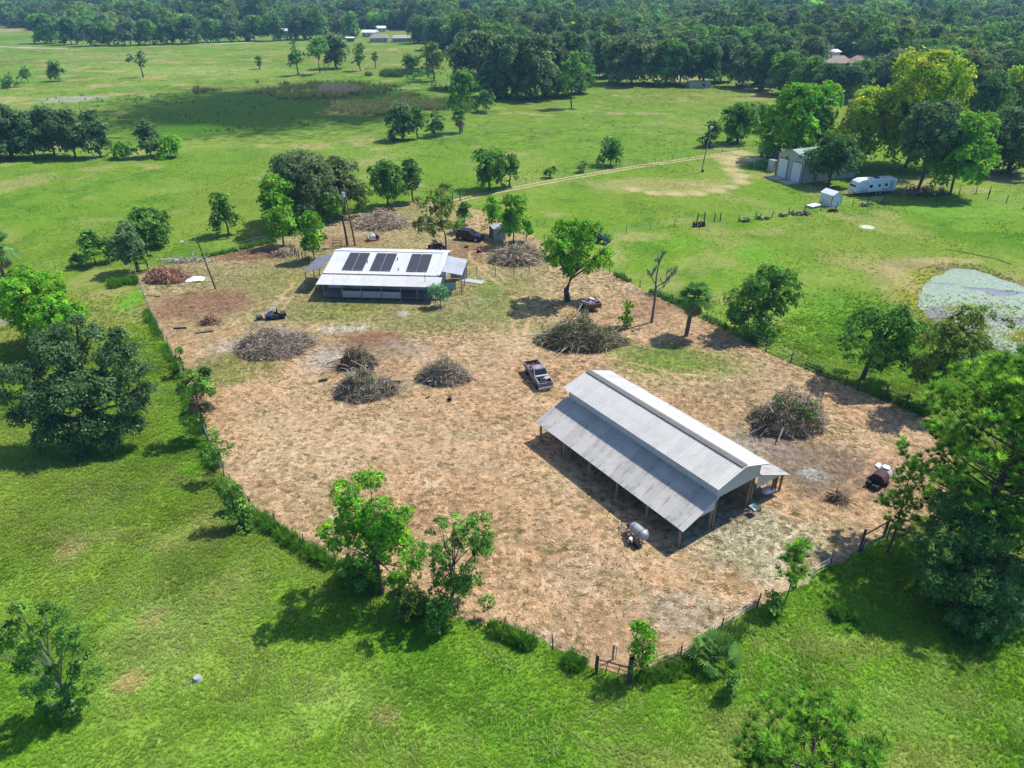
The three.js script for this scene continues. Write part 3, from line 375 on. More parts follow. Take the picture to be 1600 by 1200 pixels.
{
  const a = spot(1297, 324), b = spot(1313, 321.5), c = spot(1276.5, 318), t = Math.atan2(-(b.z - a.z), b.x - a.x), s = gableShed('garden_shed', 'small white gabled shed behind the post fence left of the camper', a.clone().lerp(b, 0.5), 2.5, 3.0, 2.3, 2.9, t, M.wallWhite, M.white);
  const d = part('door', box(1.1, 1.8, 0.05, 0, 0.95, 0.06), M.white, s); part('handle', box(0.08, 0.25, 0.06, 0.2, 1.5, 0.1), M.charcoal, d);
  const p = thing('flat_trailer', 'white flat platform lying on the grass beside the small white shed', 'platform', spot(1272, 323), t + 0.15); part('deck', box(3.2, 0.12, 1.6, 0, 0.35, 0), M.white, p); part('block', box(0.3, 0.3, 1.4, -1.1, 0.15, 0), M.concrete, p); part('block', box(0.3, 0.3, 1.4, 1.1, 0.15, 0), M.concrete, p);
  // open metal lean-to beside the car
  const q = spot(771.5, 378), r = spot(790, 376), u = Math.atan2(-(r.z - q.z), r.x - q.x), m = thing('metal_shed', 'small grey corrugated metal shed with an open side beside the dark car', 'shed', q.clone().lerp(r, 0.5), u);
  part('front_wall', ribSheet(2.2, 2.25, 9, 0.05).applyMatrix4(new THREE.Matrix4().makeBasis(new V3(1, 0, 0), new V3(0, 0, 1), new V3(0, -1, 0)).setPosition(-1.1, 2.25, 0)), M.galv, m); part('side_wall', ribSheet(2.4, 2.2, 9, 0.05).applyMatrix4(new THREE.Matrix4().makeBasis(new V3(0, 0, -1), new V3(1, 0, 0), new V3(0, -1, 0)).setPosition(1.1, 2.2, 0)), M.galv, m); part('back_wall', box(2.2, 2.1, 0.04, 0, 1.05, -2.4), M.galv, m);
  part('roof', box(2.4, 0.05, 2.7, 0, 2.32, -1.2, 0.03), M.galv, m); part('corner_post', box(0.1, 2.2, 0.1, -1.08, 1.1, -2.3), M.darkWood, m); part('workbench', box(0.5, 0.9, 1.6, 0.6, 0.45, -1.4), M.darkWood, m);
}
function farHouse(label, px, py, w, d, e, k, roof, wall, turn = 0, hip = 0) {
  const s = thing('farmhouse', label, 'house', spot(px, py), turn);
  part('wall', box(w, e, d, 0, e / 2, -d / 2), wall, s);
  const n = Math.max(2, Math.round(w / 4)); for (let i = 0; i < n; i++) { const f = part('window', box(1.3, 1.2, 0.1, -w / 2 + (i + 0.5) * w / n, e * 0.55, 0.04), M.white, s); part('pane', box(1.1, 1.0, 0.06, -w / 2 + (i + 0.5) * w / n, e * 0.55, 0.08), M.glass, f); }
  const o = 0.7, x = w / 2 + o, z0 = o, z1 = -d - o, h = hip, pos = [[-x, e, z0], [x, e, z0], [x - h, k, -d / 2], [-x + h, k, -d / 2], [-x, e, z1], [x, e, z1]].map((p) => new V3(...p));
  part('roof', [quadGeo(pos[0], pos[1], pos[2], pos[3]), quadGeo(pos[5], pos[4], pos[3], pos[2]), quadGeo(pos[1], pos[5], pos[2], pos[2].clone().add(new V3(0.001, 0, 0))), quadGeo(pos[4], pos[0], pos[3], pos[3].clone().add(new V3(0.001, 0, 0)))], roof, s); return s;
}
farHouse('tan hip roofed farmhouse at the far edge of the field', 592, 66.5, 13, 11, 3, 5.6, M.tanRoof, M.wallGrey, 0.1, 3);
farHouse('white metal roofed building just behind the tan farmhouse', 576, 58, 11, 8, 3.4, 5.2, M.white, M.wallWhite, -0.2, 0);
farHouse('low grey roofed house right of the tan farmhouse', 629, 66, 14, 9, 2.8, 4.6, M.concrete, M.wallGrey, 0.25, 2);
farHouse('small red brown shed left of the tan farmhouse', 547, 65, 5, 4, 2.4, 3.2, M.white, M.redRust, 0, 0);
farHouse('white flat roofed building showing above the woods at right', 1288, 110, 13, 9, 8.4, 9.4, M.white, M.white, 0.1, 0);
farHouse('tan roofed house under the trees below the white flat building', 1308, 115, 15, 10, 4.6, 7.6, M.tanRoof, M.wallGrey, 0.2, 3);
farHouse('wide tan hip roofed house right of the white flat building', 1352, 117, 15, 11, 5.0, 8.2, M.tanRoof, M.beige, -0.2, 4);
farHouse('small white roof glimpsed deep in the woods behind the farmhouse', 597, 50, 7, 6, 3.2, 4.8, M.white, M.wallWhite, 0.4, 0);
farHouse('little house with a white roof at left along the far road', 447, 55, 8, 7, 3.2, 5, M.white, M.wallGrey, 0.1, 0);
{
  const s = thing('block_ruin', 'roofless grey block wall standing at the edge of the woods', 'ruin', spot(1093, 138), 0.1), R = rng(77);
  part('wall', [box(9, 2.3, 0.25, 0, 1.15, 0), box(0.25, 2.7, 4, -4.4, 1.35, -2.2), box(0.25, 2.5, 4, 4.4, 1.25, -2.2)], M.concrete, s); for (let i = 0; i < 7; i++) part('block', box(0.8, 0.4 + 0.3 * R(), 0.25, -3.9 + i * 1.3, 2.5, 0.0), M.concrete, s); part('opening', box(1.2, 1.1, 0.28, 1.6, 1.3, 0), M.charcoal, s);
}
// ------------------------------------------------------------------ vehicles and machines
function wheel(parent, x, y, z, r, w, rim = M.chrome) { const t = part('wheel', cyl(r, r, w, x, y, z, 18, Math.PI / 2), M.tyre, parent); part('rim', cyl(r * 0.6, r * 0.6, w + 0.02, x, y, z, 12, Math.PI / 2), rim, t); return t; }
const heading = (a, b) => Math.atan2(-(b.z - a.z), b.x - a.x);
{
  const a = spot(716, 372), b = spot(754, 377), s = thing('car', 'dark blue black sport utility car parked beside the small metal shed', 'car', a.clone().lerp(b, 0.5), heading(a, b) );
  part('body', extrude([[-2.3, 0.45], [-2.32, 0.95], [-2.25, 1.05], [0.95, 1.06], [2.0, 0.98], [2.25, 0.85], [2.3, 0.45], [1.95, 0.32], [-2.0, 0.32]], 1.84, 0.09), M.blackPaint, s);
  part('cabin', extrude([[-2.2, 1.06], [-2.0, 1.62], [-1.7, 1.7], [-0.1, 1.7], [0.2, 1.64], [1.05, 1.06]], 1.62, 0.07), M.blackPaint, s);
  part('windshield', box(0.03, 0.92, 1.4, 0.68, 1.37, 0, 0, 0, 0.97), M.glass, s); part('rear_window', box(0.03, 0.5, 1.35, -2.2, 1.35, 0, 0, 0, -0.33), M.glass, s);
  for (const q of [-1, 1]) { for (const [x0, x1] of [[-1.95, -1.15], [-1.05, -0.2], [-0.1, 0.62]]) { const top = x1 > 0.3 ? 0.25 : x1; part('side_window', extrude([[x0, 1.12], [x1, 1.12], [top, 1.56], [x0 + (x0 < -1.8 ? 0.15 : 0), 1.56]], 0.03).translate(0, 0, q * 0.825), M.glass, s); } part('headlight', box(0.22, 0.2, 0.42, 2.16, 0.82, q * 0.66), M.chrome, s); part('tail_light', box(0.1, 0.3, 0.2, -2.31, 0.9, q * 0.75), M.redRust, s); part('mirror', box(0.14, 0.14, 0.2, 0.72, 1.16, q * 1.0), M.blackPaint, s); wheel(s, 1.45, 0.36, q * 0.82, 0.36, 0.24); wheel(s, -1.4, 0.36, q * 0.82, 0.36, 0.24); part('roof_rail', bar(new V3(-1.8, 1.76, q * 0.62), new V3(-0.1, 1.76, q * 0.62), 0.025), M.chrome, s); }
  part('bumper', box(0.12, 0.2, 1.7, 2.3, 0.5, 0), M.charcoal, s); part('grille', box(0.06, 0.18, 0.8, 2.3, 0.74, 0), M.charcoal, s);
}
{ // burnt-out pickup
  const a = spot(830, 579), b = spot(854, 612), s = thing('wrecked_pickup', 'burnt and rusted pickup truck without hood standing on the straw', 'pickup truck', a.clone().lerp(b, 0.46), heading(a, b)), R = rng(4);
  s.scale.setScalar(0.95); part('frame', [box(5.0, 0.14, 0.12, 0, 0.48, 0.4), box(5.0, 0.14, 0.12, 0, 0.48, -0.4), box(0.1, 0.12, 1.7, -1.6, 0.42, 0), box(0.1, 0.12, 1.7, 1.6, 0.42, 0)], M.charcoal, s);
  const bed = part('bed', [box(2.0, 0.06, 1.75, -1.65, 0.75, 0), box(2.0, 0.55, 0.07, -1.65, 1.0, 0.88), box(2.0, 0.55, 0.07, -1.65, 1.0, -0.88), box(0.07, 0.55, 1.75, -0.68, 1.0, 0)], M.rust, s); part('tailgate', box(0.07, 0.5, 1.7, -2.68, 0.98, 0, 0, 0, 0.15), M.brownRust, bed);
  part('cab_lower', extrude([[-0.6, 0.45], [1.2, 0.45], [1.2, 1.12], [-0.6, 1.15]], 1.78, 0.05), M.rust, s);
  part('roof', extrude([[-0.52, 1.66], [0.55, 1.66], [0.45, 1.78], [-0.42, 1.8]], 1.5, 0.03), M.rust, s);
  for (const z of [-0.76, 0.76]) { part('pillar', bar(new V3(-0.55, 1.1, z * 1.1), new V3(-0.45, 1.7, z * 0.95), 0.05), M.rust, s); part('pillar', bar(new V3(1.15, 1.1, z * 1.1), new V3(0.5, 1.72, z * 0.95), 0.045), M.wallGrey, s); part('pillar', bar(new V3(0.25, 1.1, z * 1.1), new V3(0.2, 1.7, z * 0.95), 0.04), M.rust, s); }
  part('windscreen', box(0.03, 0.84, 1.42, 0.84, 1.42, 0, 0, 0, 0.82), M.glass, s); part('dashboard', box(0.35, 0.3, 1.5, 1.15, 1.1, 0), M.wallGrey, s); part('seat', box(0.5, 0.6, 1.4, -0.2, 0.95, 0), M.black, s);
  part('fender', extrude([[1.2, 0.5], [2.6, 0.55], [2.62, 0.95], [2.4, 1.08], [1.2, 1.12]], 0.14, 0.03).translate(0, 0, 0.82), M.rust, s); part('fender', extrude([[1.2, 0.5], [2.6, 0.55], [2.62, 0.95], [2.4, 1.08], [1.2, 1.12]], 0.14, 0.03).translate(0, 0, -0.82), M.rust, s);
  part('front_panel', box(0.08, 0.5, 1.6, 2.62, 0.78, 0), M.rust, s); part('engine', [box(0.85, 0.5, 0.6, 1.9, 0.8, 0), cyl(0.22, 0.22, 0.16, 1.9, 1.12, 0.05, 12), box(0.4, 0.2, 0.3, 1.6, 1.0, -0.45), box(0.3, 0.25, 0.25, 2.2, 0.95, 0.5)], M.charcoal, s); part('hood_remnant', box(0.7, 0.03, 0.6, 1.75, 1.2, -0.45, 0.2, 0.1, 0.12), M.wallGrey, s); part('radiator', box(0.1, 0.5, 1.0, 2.45, 0.82, 0), M.black, s);
  for (const [x, z] of [[1.85, 0.85], [1.85, -0.85], [-1.6, 0.85], [-1.6, -0.85]]) wheel(s, x, 0.36, z, 0.36, 0.24, M.brownRust); part('bumper', box(0.14, 0.2, 1.85, 2.85, 0.5, 0.05, 0, 0.06), M.steel, s);
  const junk = []; for (let i = 0; i < 16; i++) junk.push(box(0.15 + 0.3 * R(), 0.1 + 0.15 * R(), 0.15 + 0.3 * R(), -2.4 + 1.5 * R(), 0.85 + 0.2 * R(), (R() - 0.5) * 1.4, R(), R(), R())); part('scrap', junk, M.brownRust, s);
}
{ // tank on a two-wheeled trailer
  const a = spot(984, 822), b = spot(1003, 838), s = thing('tank_trailer', 'silver cylindrical tank on a small two wheeled trailer by the barn', 'trailer', spot(990, 843), heading(a, b));
  s.scale.setScalar(0.86); const L = 1.9; part('tank', [new THREE.CapsuleGeometry(0.5, L - 0.75, 8, 24).rotateZ(Math.PI / 2).translate(0.3, 1.12, -0.25), cyl(0.16, 0.16, 0.1, 1.28, 1.15, -0.25, 12, 0, Math.PI / 2)], std(0.42, 0.43, 0.45, 0.45, 0.3, { map: grimeTex }), s);
  part('bung', cyl(0.1, 0.1, 0.06, 1.32, 1.3, -0.25, 10, 0, Math.PI / 2), M.chrome, s); for (const x of [-0.2, 0.75]) part('strap', new THREE.TorusGeometry(0.515, 0.02, 6, 24).rotateY(Math.PI / 2).translate(x, 1.12, -0.25), M.darkSteel, s);
  part('frame', [box(2.2, 0.1, 0.08, 0, 0.55, 0.2), box(2.2, 0.1, 0.08, 0, 0.55, -0.7), box(0.08, 0.08, 1.4, 0.2, 0.5, -0.25), box(0.08, 0.08, 1.0, 1.0, 0.55, -0.25), box(0.08, 0.08, 1.0, -1.0, 0.55, -0.25)], M.steel, s);
  part('tongue', [bar(new V3(-1.0, 0.55, 0.2), new V3(-2.0, 0.5, -0.2), 0.05), bar(new V3(-1.0, 0.55, -0.7), new V3(-2.0, 0.5, -0.2), 0.05)], M.steel, s); part('jack', cyl(0.04, 0.04, 0.9, -2.0, 0.55, -0.2, 8), M.darkSteel, s); part('pump', [box(0.4, 0.35, 0.4, -0.95, 0.8, -0.3), cyl(0.1, 0.1, 0.3, -0.9, 1.05, -0.1, 8)], M.charcoal, s);
  for (const z of [0.72, -1.2]) { wheel(s, 0.2, 0.34, z, 0.34, 0.22); part('mudguard', new THREE.CylinderGeometry(0.45, 0.45, 0.3, 14, 1, true, Math.PI, Math.PI).rotateX(Math.PI / 2).rotateZ(Math.PI).translate(0.2, 0.36, z), M.steel, s); } part('spare_wheel', cyl(0.33, 0.33, 0.2, 0.95, 0.4, 0.6, 16, Math.PI / 2), M.tyre, s); part('hose', limb([new V3(-0.8, 0.7, 0.1), new V3(-1.3, 0.9, 0.5), new V3(-1.6, 0.4, 0.5), new V3(-1.2, 0.1, 0.8)], 0.035, 0.035), M.charcoal, s);
}
{ // travel trailer
  const a = spot(1325, 305), b = spot(1395, 300), s = thing('camper', 'white and grey travel trailer parked beside the garage under trees', 'camper', a.clone().lerp(b, 0.5), heading(a, b)), L = 9.4;
  part('body', extrude([[-L / 2 + 0.3, 0.75], [L / 2, 0.75], [L / 2 + 0.05, 2.9], [L / 2 - 0.2, 3.1], [-L / 2 + 1.3, 3.15], [-L / 2 + 0.4, 2.75], [-L / 2 - 0.1, 1.6], [-L / 2 + 0.0, 0.95]], 2.4, 0.1), M.white, s);
  part('stripe', box(L - 1.6, 0.22, 0.03, 0.3, 1.25, 1.212), M.wallGrey, s); part('lower_panel', box(L - 0.8, 0.3, 0.03, 0, 0.92, 1.215), M.wallGrey, s); part('emblem', [box(1.0, 0.07, 0.03, -3.5, 1.75, 1.213, 0, 0, 0.2), box(0.7, 0.07, 0.03, -3.6, 1.55, 1.213, 0, 0, 0.2)], M.blueGrey, s);
  part('front_cap', box(0.06, 0.9, 1.9, -L / 2 + 0.1, 2.2, 0, 0, 0, -0.6), M.charcoal, s);
  const so = part('slide_out', box(3.3, 1.8, 0.5, -0.6, 1.9, 1.4), M.white, s); part('pane', box(0.7, 0.6, 0.04, -1.7, 2.0, 1.66), M.glass, so); part('pane', box(0.5, 0.5, 0.04, 0.3, 2.05, 1.66), M.glass, so);
  part('window', box(0.6, 0.55, 0.04, 2.3, 2.0, 1.222), M.glass, s); part('door', box(0.7, 1.8, 0.04, 3.6, 1.75, 1.222), M.wallGrey, s); part('awning', cyl(0.09, 0.09, 4.2, 2.0, 2.85, 1.3, 8, 0, Math.PI / 2), M.white, s); part('air_conditioner', box(1.0, 0.3, 0.8, 0.5, 3.28, 0), M.charcoal, s); part('roof_vent', box(0.5, 0.15, 0.5, 2.6, 3.22, 0), M.wallGrey, s);
  for (const z of [-1.05, 1.05]) for (const x of [0.4, 1.3]) wheel(s, x, 0.36, z, 0.36, 0.22); part('hitch', [bar(new V3(-L / 2 + 0.2, 0.7, 0.8), new V3(-L / 2 - 1.0, 0.6, 0), 0.06), bar(new V3(-L / 2 + 0.2, 0.7, -0.8), new V3(-L / 2 - 1.0, 0.6, 0), 0.06)], M.charcoal, s); part('underframe', box(L - 1, 0.2, 1.6, 0, 0.62, 0), M.charcoal, s);
}
{ // old tractor at the field fence
  const s = thing('tractor', 'small blue grey tractor with white roof parked at the field fence', 'tractor', spot(938, 379), -0.5);
  part('chassis', box(2.4, 0.4, 0.5, 0.1, 0.75, 0), M.charcoal, s); part('hood', extrude([[0.2, 0.9], [1.5, 0.9], [1.5, 1.35], [0.2, 1.45]], 0.6, 0.06), M.blueGrey, s); part('cab', [bar(new V3(-0.9, 1.0, 0.5), new V3(-0.8, 2.2, 0.5), 0.04), bar(new V3(-0.9, 1.0, -0.5), new V3(-0.8, 2.2, -0.5), 0.04), bar(new V3(0.15, 1.2, 0.5), new V3(0.1, 2.2, 0.5), 0.04), bar(new V3(0.15, 1.2, -0.5), new V3(0.1, 2.2, -0.5), 0.04)], M.charcoal, s); part('roof', box(1.3, 0.1, 1.3, -0.35, 2.25, 0), M.white, s); part('seat', [box(0.5, 0.1, 0.5, -0.6, 1.2, 0), box(0.1, 0.5, 0.5, -0.85, 1.45, 0)], M.black, s); part('exhaust', cyl(0.04, 0.04, 0.8, 1.1, 1.7, 0.2, 6), M.charcoal, s); part('steering_wheel', new THREE.TorusGeometry(0.2, 0.02, 6, 14).rotateX(1.2).translate(-0.1, 1.5, 0), M.black, s);
  for (const z of [-0.75, 0.75]) { wheel(s, -0.6, 0.7, z, 0.7, 0.34, M.palePlastic); wheel(s, 1.2, 0.42, z * 0.85, 0.42, 0.22, M.palePlastic); part('fender', box(0.9, 0.06, 0.36, -0.6, 1.46, z), M.blueGrey, s); } part('drawbar', box(0.9, 0.08, 0.1, -1.4, 0.45, 0), M.white, s);
}
function quadBike(s, R, c1, c2) {
  part('frame', [box(1.3, 0.2, 0.35, 0, 0.5, 0), bar(new V3(-0.6, 0.5, 0), new V3(0.6, 0.75, 0), 0.06)], M.charcoal, s); part('fairing', extrude([[-0.2, 0.7], [0.75, 0.7], [0.65, 0.98], [0.2, 1.05], [-0.1, 0.9]], 0.5, 0.05), c1, s); part('seat', ball(0.3, -0.35, 0.86, 0, 1.4, 0.45, 0.7), M.black, s); part('handlebar', bar(new V3(0.3, 1.15, -0.4), new V3(0.3, 1.15, 0.4), 0.025), M.darkSteel, s); part('rack', box(0.5, 0.04, 0.7, -0.75, 0.85, 0), c2, s); part('headlight', ball(0.1, 0.8, 0.85, 0, 1, 1, 1, 8), M.chrome, s);
  for (const x of [-0.6, 0.6]) for (const z of [-0.42, 0.42]) wheel(s, x, 0.29, z, 0.29, 0.22, M.darkSteel);
}
quadBike(thing('quad_bike', 'dark quad bike standing behind the house near the leaning tree', 'quad bike', spot(678, 387), 0.9), 0, M.charcoal, M.rust);
quadBike(thing('quad_bike', 'second dark quad bike leaning close beside the first behind the house', 'quad bike', spot(687, 389), -0.7), 0, M.black, M.brownRust);
{
  const s = thing('motorcycle', 'white and black sport motorcycle with cover on the grass by the brush pile', 'motorcycle', spot(583, 376), 0.25); s.scale.setScalar(0.85); part('body', extrude([[-1.0, 0.55], [1.1, 0.5], [1.25, 0.8], [0.7, 1.1], [0.1, 0.95], [-0.5, 0.95], [-1.1, 0.85]], 0.7, 0.12), M.charcoal, s); part('cover', extrude([[-0.3, 0.6], [0.4, 0.6], [0.5, 1.0], [0.1, 1.2], [-0.3, 1.0]], 0.9, 0.1), M.white, s); part('windscreen', box(0.05, 0.4, 0.6, 0.85, 1.25, 0, 0, 0, 0.6), M.chrome, s); part('seat', ball(0.3, -0.5, 1.0, 0, 1.4, 0.4, 0.8), M.black, s); part('pannier', box(0.5, 0.4, 0.3, -0.8, 0.8, 0.6), M.white, s); part('pannier', box(0.5, 0.4, 0.3, -0.8, 0.8, -0.6), M.white, s); wheel(s, 0.95, 0.32, 0, 0.32, 0.2); wheel(s, -0.95, 0.32, 0, 0.32, 0.22); part('handlebar', bar(new V3(0.6, 1.2, -0.45), new V3(0.6, 1.2, 0.45), 0.025), M.darkSteel, s);
  const m = thing('riding_mower', 'black riding mower parked above the big brown brush pile', 'mower', spot(427, 498), 0.2); part('deck', [box(1.5, 0.18, 1.2, 0, 0.3, 0), box(0.4, 0.15, 0.9, 1.0, 0.25, 0)], M.black, m); part('hood', extrude([[-0.9, 0.5], [-0.1, 0.5], [-0.1, 0.95], [-0.8, 0.85]], 0.7, 0.08), M.blueGrey, m); part('seat', [box(0.5, 0.12, 0.5, 0.35, 0.8, 0), box(0.12, 0.55, 0.5, 0.6, 1.1, 0)], M.black, m); part('canopy', box(0.7, 0.06, 0.7, 0.1, 1.5, 0), M.steel, m); part('steering_wheel', new THREE.TorusGeometry(0.18, 0.025, 6, 12).rotateX(1.3).translate(0, 1.1, 0), M.black, m); for (const z of [-0.5, 0.5]) { wheel(m, 0.6, 0.3, z, 0.3, 0.22, M.darkSteel); wheel(m, -0.75, 0.22, z, 0.22, 0.18, M.darkSteel); } part('bagger', box(0.7, 0.5, 0.9, 1.35, 0.6, 0, 0, 0.2), M.charcoal, m); part('cart', box(0.8, 0.35, 0.8, -1.7, 0.4, 0.1, 0, 0.3), M.charcoal, m);
  // rusted car body under the tree
  const c = thing('rusted_trailer', 'rusted steel trailer heaped with scrap beside the tree trunk', 'trailer', spot(922, 482), 1.85), R = rng(8); part('bed', [box(2.6, 0.1, 2.1, 0, 0.6, 0), box(2.6, 0.5, 0.08, 0, 0.9, 1.05), box(2.6, 0.5, 0.08, 0, 0.9, -1.05), box(0.08, 0.5, 2.1, -1.3, 0.9, 0), box(0.08, 0.35, 2.1, 1.3, 0.8, 0)], M.brownRust, c); const j = []; for (let i = 0; i < 22; i++) j.push(box(0.3 + R(), 0.08 + 0.2 * R(), 0.1 + 0.4 * R(), (R() - 0.5) * 2, 0.8 + 0.4 * R(), (R() - 0.5) * 1.6, R() * 3, R() * 3, R() - 0.5)); part('scrap', j, M.rust, c); part('pole', bar(new V3(-1.4, 1.2, -0.8), new V3(1.5, 1.35, 0.7), 0.05), M.greyWood, c); part('sheet_metal', box(0.9, 0.03, 0.6, 0.3, 1.32, 0.3, 0.2, 0.5), M.white, c); for (const z of [-1.1, 1.1]) wheel(c, 0.2, 0.35, z, 0.35, 0.22, M.brownRust); part('tongue', bar(new V3(-1.3, 0.55, 0), new V3(-2.4, 0.45, 0), 0.06), M.brownRust, c);
  // grain-drum mixer at right
  const d = thing('old_hopper', 'old rusty red drum machine with a pale lid near the pines', 'machine', spot(1371, 757), 0.75); d.scale.setScalar(0.74); part('drum', cyl(0.85, 0.85, 1.5, 0, 0.95, 0, 24, 0, Math.PI / 2), M.redRust, d); part('drum_head', cyl(0.8, 0.8, 0.06, -0.78, 0.95, 0, 24, 0, Math.PI / 2), M.black, d); part('rear_drum', cyl(0.92, 0.8, 0.9, 1.3, 0.95, 0, 24, 0, Math.PI / 2), M.beige, d); part('lid', cyl(0.42, 0.42, 0.08, 1.35, 1.9, 0, 20), M.white, d); part('lid_rim', new THREE.TorusGeometry(0.45, 0.04, 6, 24).rotateX(Math.PI / 2).translate(1.35, 1.88, 0), M.chrome, d); part('chute', box(0.9, 0.3, 0.5, 1.5, 1.5, -0.95, 0.3), M.galv, d); part('motor', [box(0.8, 0.6, 0.7, -1.3, 0.45, 0.2), cyl(0.3, 0.3, 0.6, -1.3, 0.6, -0.6, 12, Math.PI / 2)], M.black, d); part('skid', [box(3.2, 0.15, 0.15, 0, 0.08, 0.6), box(3.2, 0.15, 0.15, 0, 0.08, -0.6)], M.darkWood, d); for (const z of [-0.9, 0.9]) wheel(d, 0.4, 0.36, z, 0.36, 0.2, M.brownRust); part('hoop', new THREE.TorusGeometry(0.93, 0.04, 6, 28).rotateY(Math.PI / 2).translate(1.75, 0.95, 0), M.charcoal, d);
}
{ // small loose things
  const s = thing('wheelbarrow', 'teal and white wheelbarrow at the open front of the barn', 'wheelbarrow', spot(1177, 803), 0.5); part('tray', new THREE.CylinderGeometry(0.5, 0.32, 0.35, 4, 1, true).rotateY(0.8).translate(0, 0.6, 0), M.teal, s); part('tray_floor', box(0.45, 0.03, 0.45, 0, 0.43, 0), M.white, s); part('handle', bar(new V3(-0.9, 0.65, 0.25), new V3(0.5, 0.35, 0.12), 0.025), M.wood, s); part('handle', bar(new V3(-0.9, 0.65, -0.25), new V3(0.5, 0.35, -0.12), 0.025), M.wood, s); part('wheel', cyl(0.2, 0.2, 0.1, 0.6, 0.2, 0, 14, Math.PI / 2), M.tyre, s); part('leg', box(0.05, 0.4, 0.05, -0.3, 0.2, 0.25), M.steel, s); part('leg', box(0.05, 0.4, 0.05, -0.3, 0.2, -0.25), M.steel, s);
  const t = thing('water_tank', 'white plastic barrel lying under the right lean-to of the barn', 'barrel', spot(1199, 771), 0.4); part('drum', new THREE.CapsuleGeometry(0.36, 0.5, 6, 18).rotateZ(Math.PI / 2).translate(0, 0.36, 0), M.white, t); part('cap', cyl(0.08, 0.08, 0.08, 0.6, 0.45, 0, 10, 0, Math.PI / 2), M.charcoal, t);
  const sh = new THREE.PlaneGeometry(2.6, 2.0, 22, 18).rotateX(-Math.PI / 2); for (let i = 0; i < sh.attributes.position.count; i++) { const x = sh.attributes.position.getX(i), z = sh.attributes.position.getZ(i); sh.attributes.position.setXYZ(i, x + 0.25 * noise(z * 2, x), 0.05 + 0.45 * Math.pow(fbm(x * 1.1 + 3, z * 1.1, 3), 1.5) * (1 - Math.abs(x) / 1.9), z + 0.3 * noise(x * 1.6, z)); } sh.computeVertexNormals();
  single('tarp', sh, M.tarp, 'crumpled white tarp beside the reddish brush pile', 'tarp', spot(304, 437), 0.2);
  const q = thing('roof_sheet_scrap', 'pale green white sheet of roofing lying right of the house', 'sheet', spot(738, 440), 1.2); part('sheet', ribSheet(1.2, 3.6, 6, 0.03).translate(-0.6, 0.12, -1.8), std(0.66, 0.72, 0.66, 0.6, 0, { map: grimeTex }), q); part('batten', box(1.1, 0.08, 0.1, 0, 0.06, -1.2), M.greyWood, q); part('batten', box(1.1, 0.08, 0.1, 0, 0.06, 1.2), M.greyWood, q);
  const b = thing('bench', 'small wooden bench frame left of the utility pole', 'bench', spot(527, 384), 0.1); part('seat', box(1.6, 0.06, 0.4, 0, 0.5, 0), M.darkWood, b); for (const x of [-0.7, 0.7]) for (const z of [-0.15, 0.15]) part('leg', box(0.07, 0.48, 0.07, x, 0.24, z), M.darkWood, b); part('backrest', box(1.6, 0.08, 0.05, 0, 0.85, -0.18), M.darkWood, b); for (const x of [-0.7, 0.7]) part('upright', box(0.06, 0.5, 0.05, x, 0.65, -0.18), M.darkWood, b);
  const st = spot(1216, 338), logs = [[1092, 354, 5, 'dark bundle of tyres lying beside the gate posts of the field', 0], [1166, 346, 4, 'dark heap of old boards by the left gate post of the fence row', 1], [1193, 343, 3, 'heap with an orange board in the fence row', 2], [1222, 338, 3, 'dark scrap heap in the middle of the fence row', 3], [1242, 336, 3, 'black scrap heap right of the middle of the fence row', 3], [1258, 336, 3, 'reddish scrap heap in the fence row left of the white shed', 4], [1301, 331, 3, 'black scrap heap directly below the white shed', 3], [1352, 322, 3, 'scattered boards below the camper', 1], [1380, 319, 3, 'reddish board pile at the right end of the fence row', 4]];
  for (const [px, py, n, label, kind] of logs) {
    const g = thing(kind === 0 ? 'tyre_pile' : 'scrap_heap', label, kind === 0 ? 'tyres' : 'scrap heap', spot(px, py), 0.15), R = rng(px);
    if (kind === 0) for (let i = 0; i < n; i++) part('tyre', new THREE.TorusGeometry(0.36, 0.14, 8, 18).rotateY(1.2 + 0.5 * R()).translate(-1 + i * 0.5, 0.42, (R() - 0.5) * 0.3), M.tyre, g);
    else for (let i = 0; i < n * 3; i++) part(kind === 3 ? 'scrap' : 'board', box(0.5 + 1.1 * R(), 0.08 + 0.1 * R(), 0.15 + 0.25 * R(), (R() - 0.5) * 1.8, 0.1 + 0.4 * R(), (R() - 0.5) * 0.8, R() * 0.4, R() * 3, R() * 0.5), kind === 3 ? M.black : kind === 4 ? M.redRust : kind === 2 && i === 4 ? std(0.7, 0.42, 0.2, 0.8) : kind === 2 ? M.darkWood : M.darkWood, g);
  }
  for (const [px, py, l, r, turn, label, m] of [[282, 514, 1.6, 0.12, 0.1, 'black charred log on the reddish ground at left', M.black], [320, 520, 2.2, 0.1, 0.35, 'black charred plank with a pale end on the reddish ground', M.charcoal], [240, 463, 2.2, 0.09, -0.2, 'grey bleached log near the west fence', M.greyWood], [749, 394, 0.8, 0.3, 1.2, 'sawn log with a pale orange end behind the house', M.redWood], [729, 387, 0.7, 0.2, 0.4, 'small log right of the dark car', M.darkWood], [703, 625, 0.55, 0.22, 1.5, 'short upright stump with a pale cut face on the straw', M.darkWood], [668, 622, 0.5, 0.08, 0.7, 'broken black stub left of the upright stump', M.black], [690, 590, 0.5, 0.05, 0.9, 'thin dark stick standing near the round brush pile', M.black], [505, 596, 1.0, 0.14, 0.3, 'black charred stump left of the central brush pile', M.black]]) {
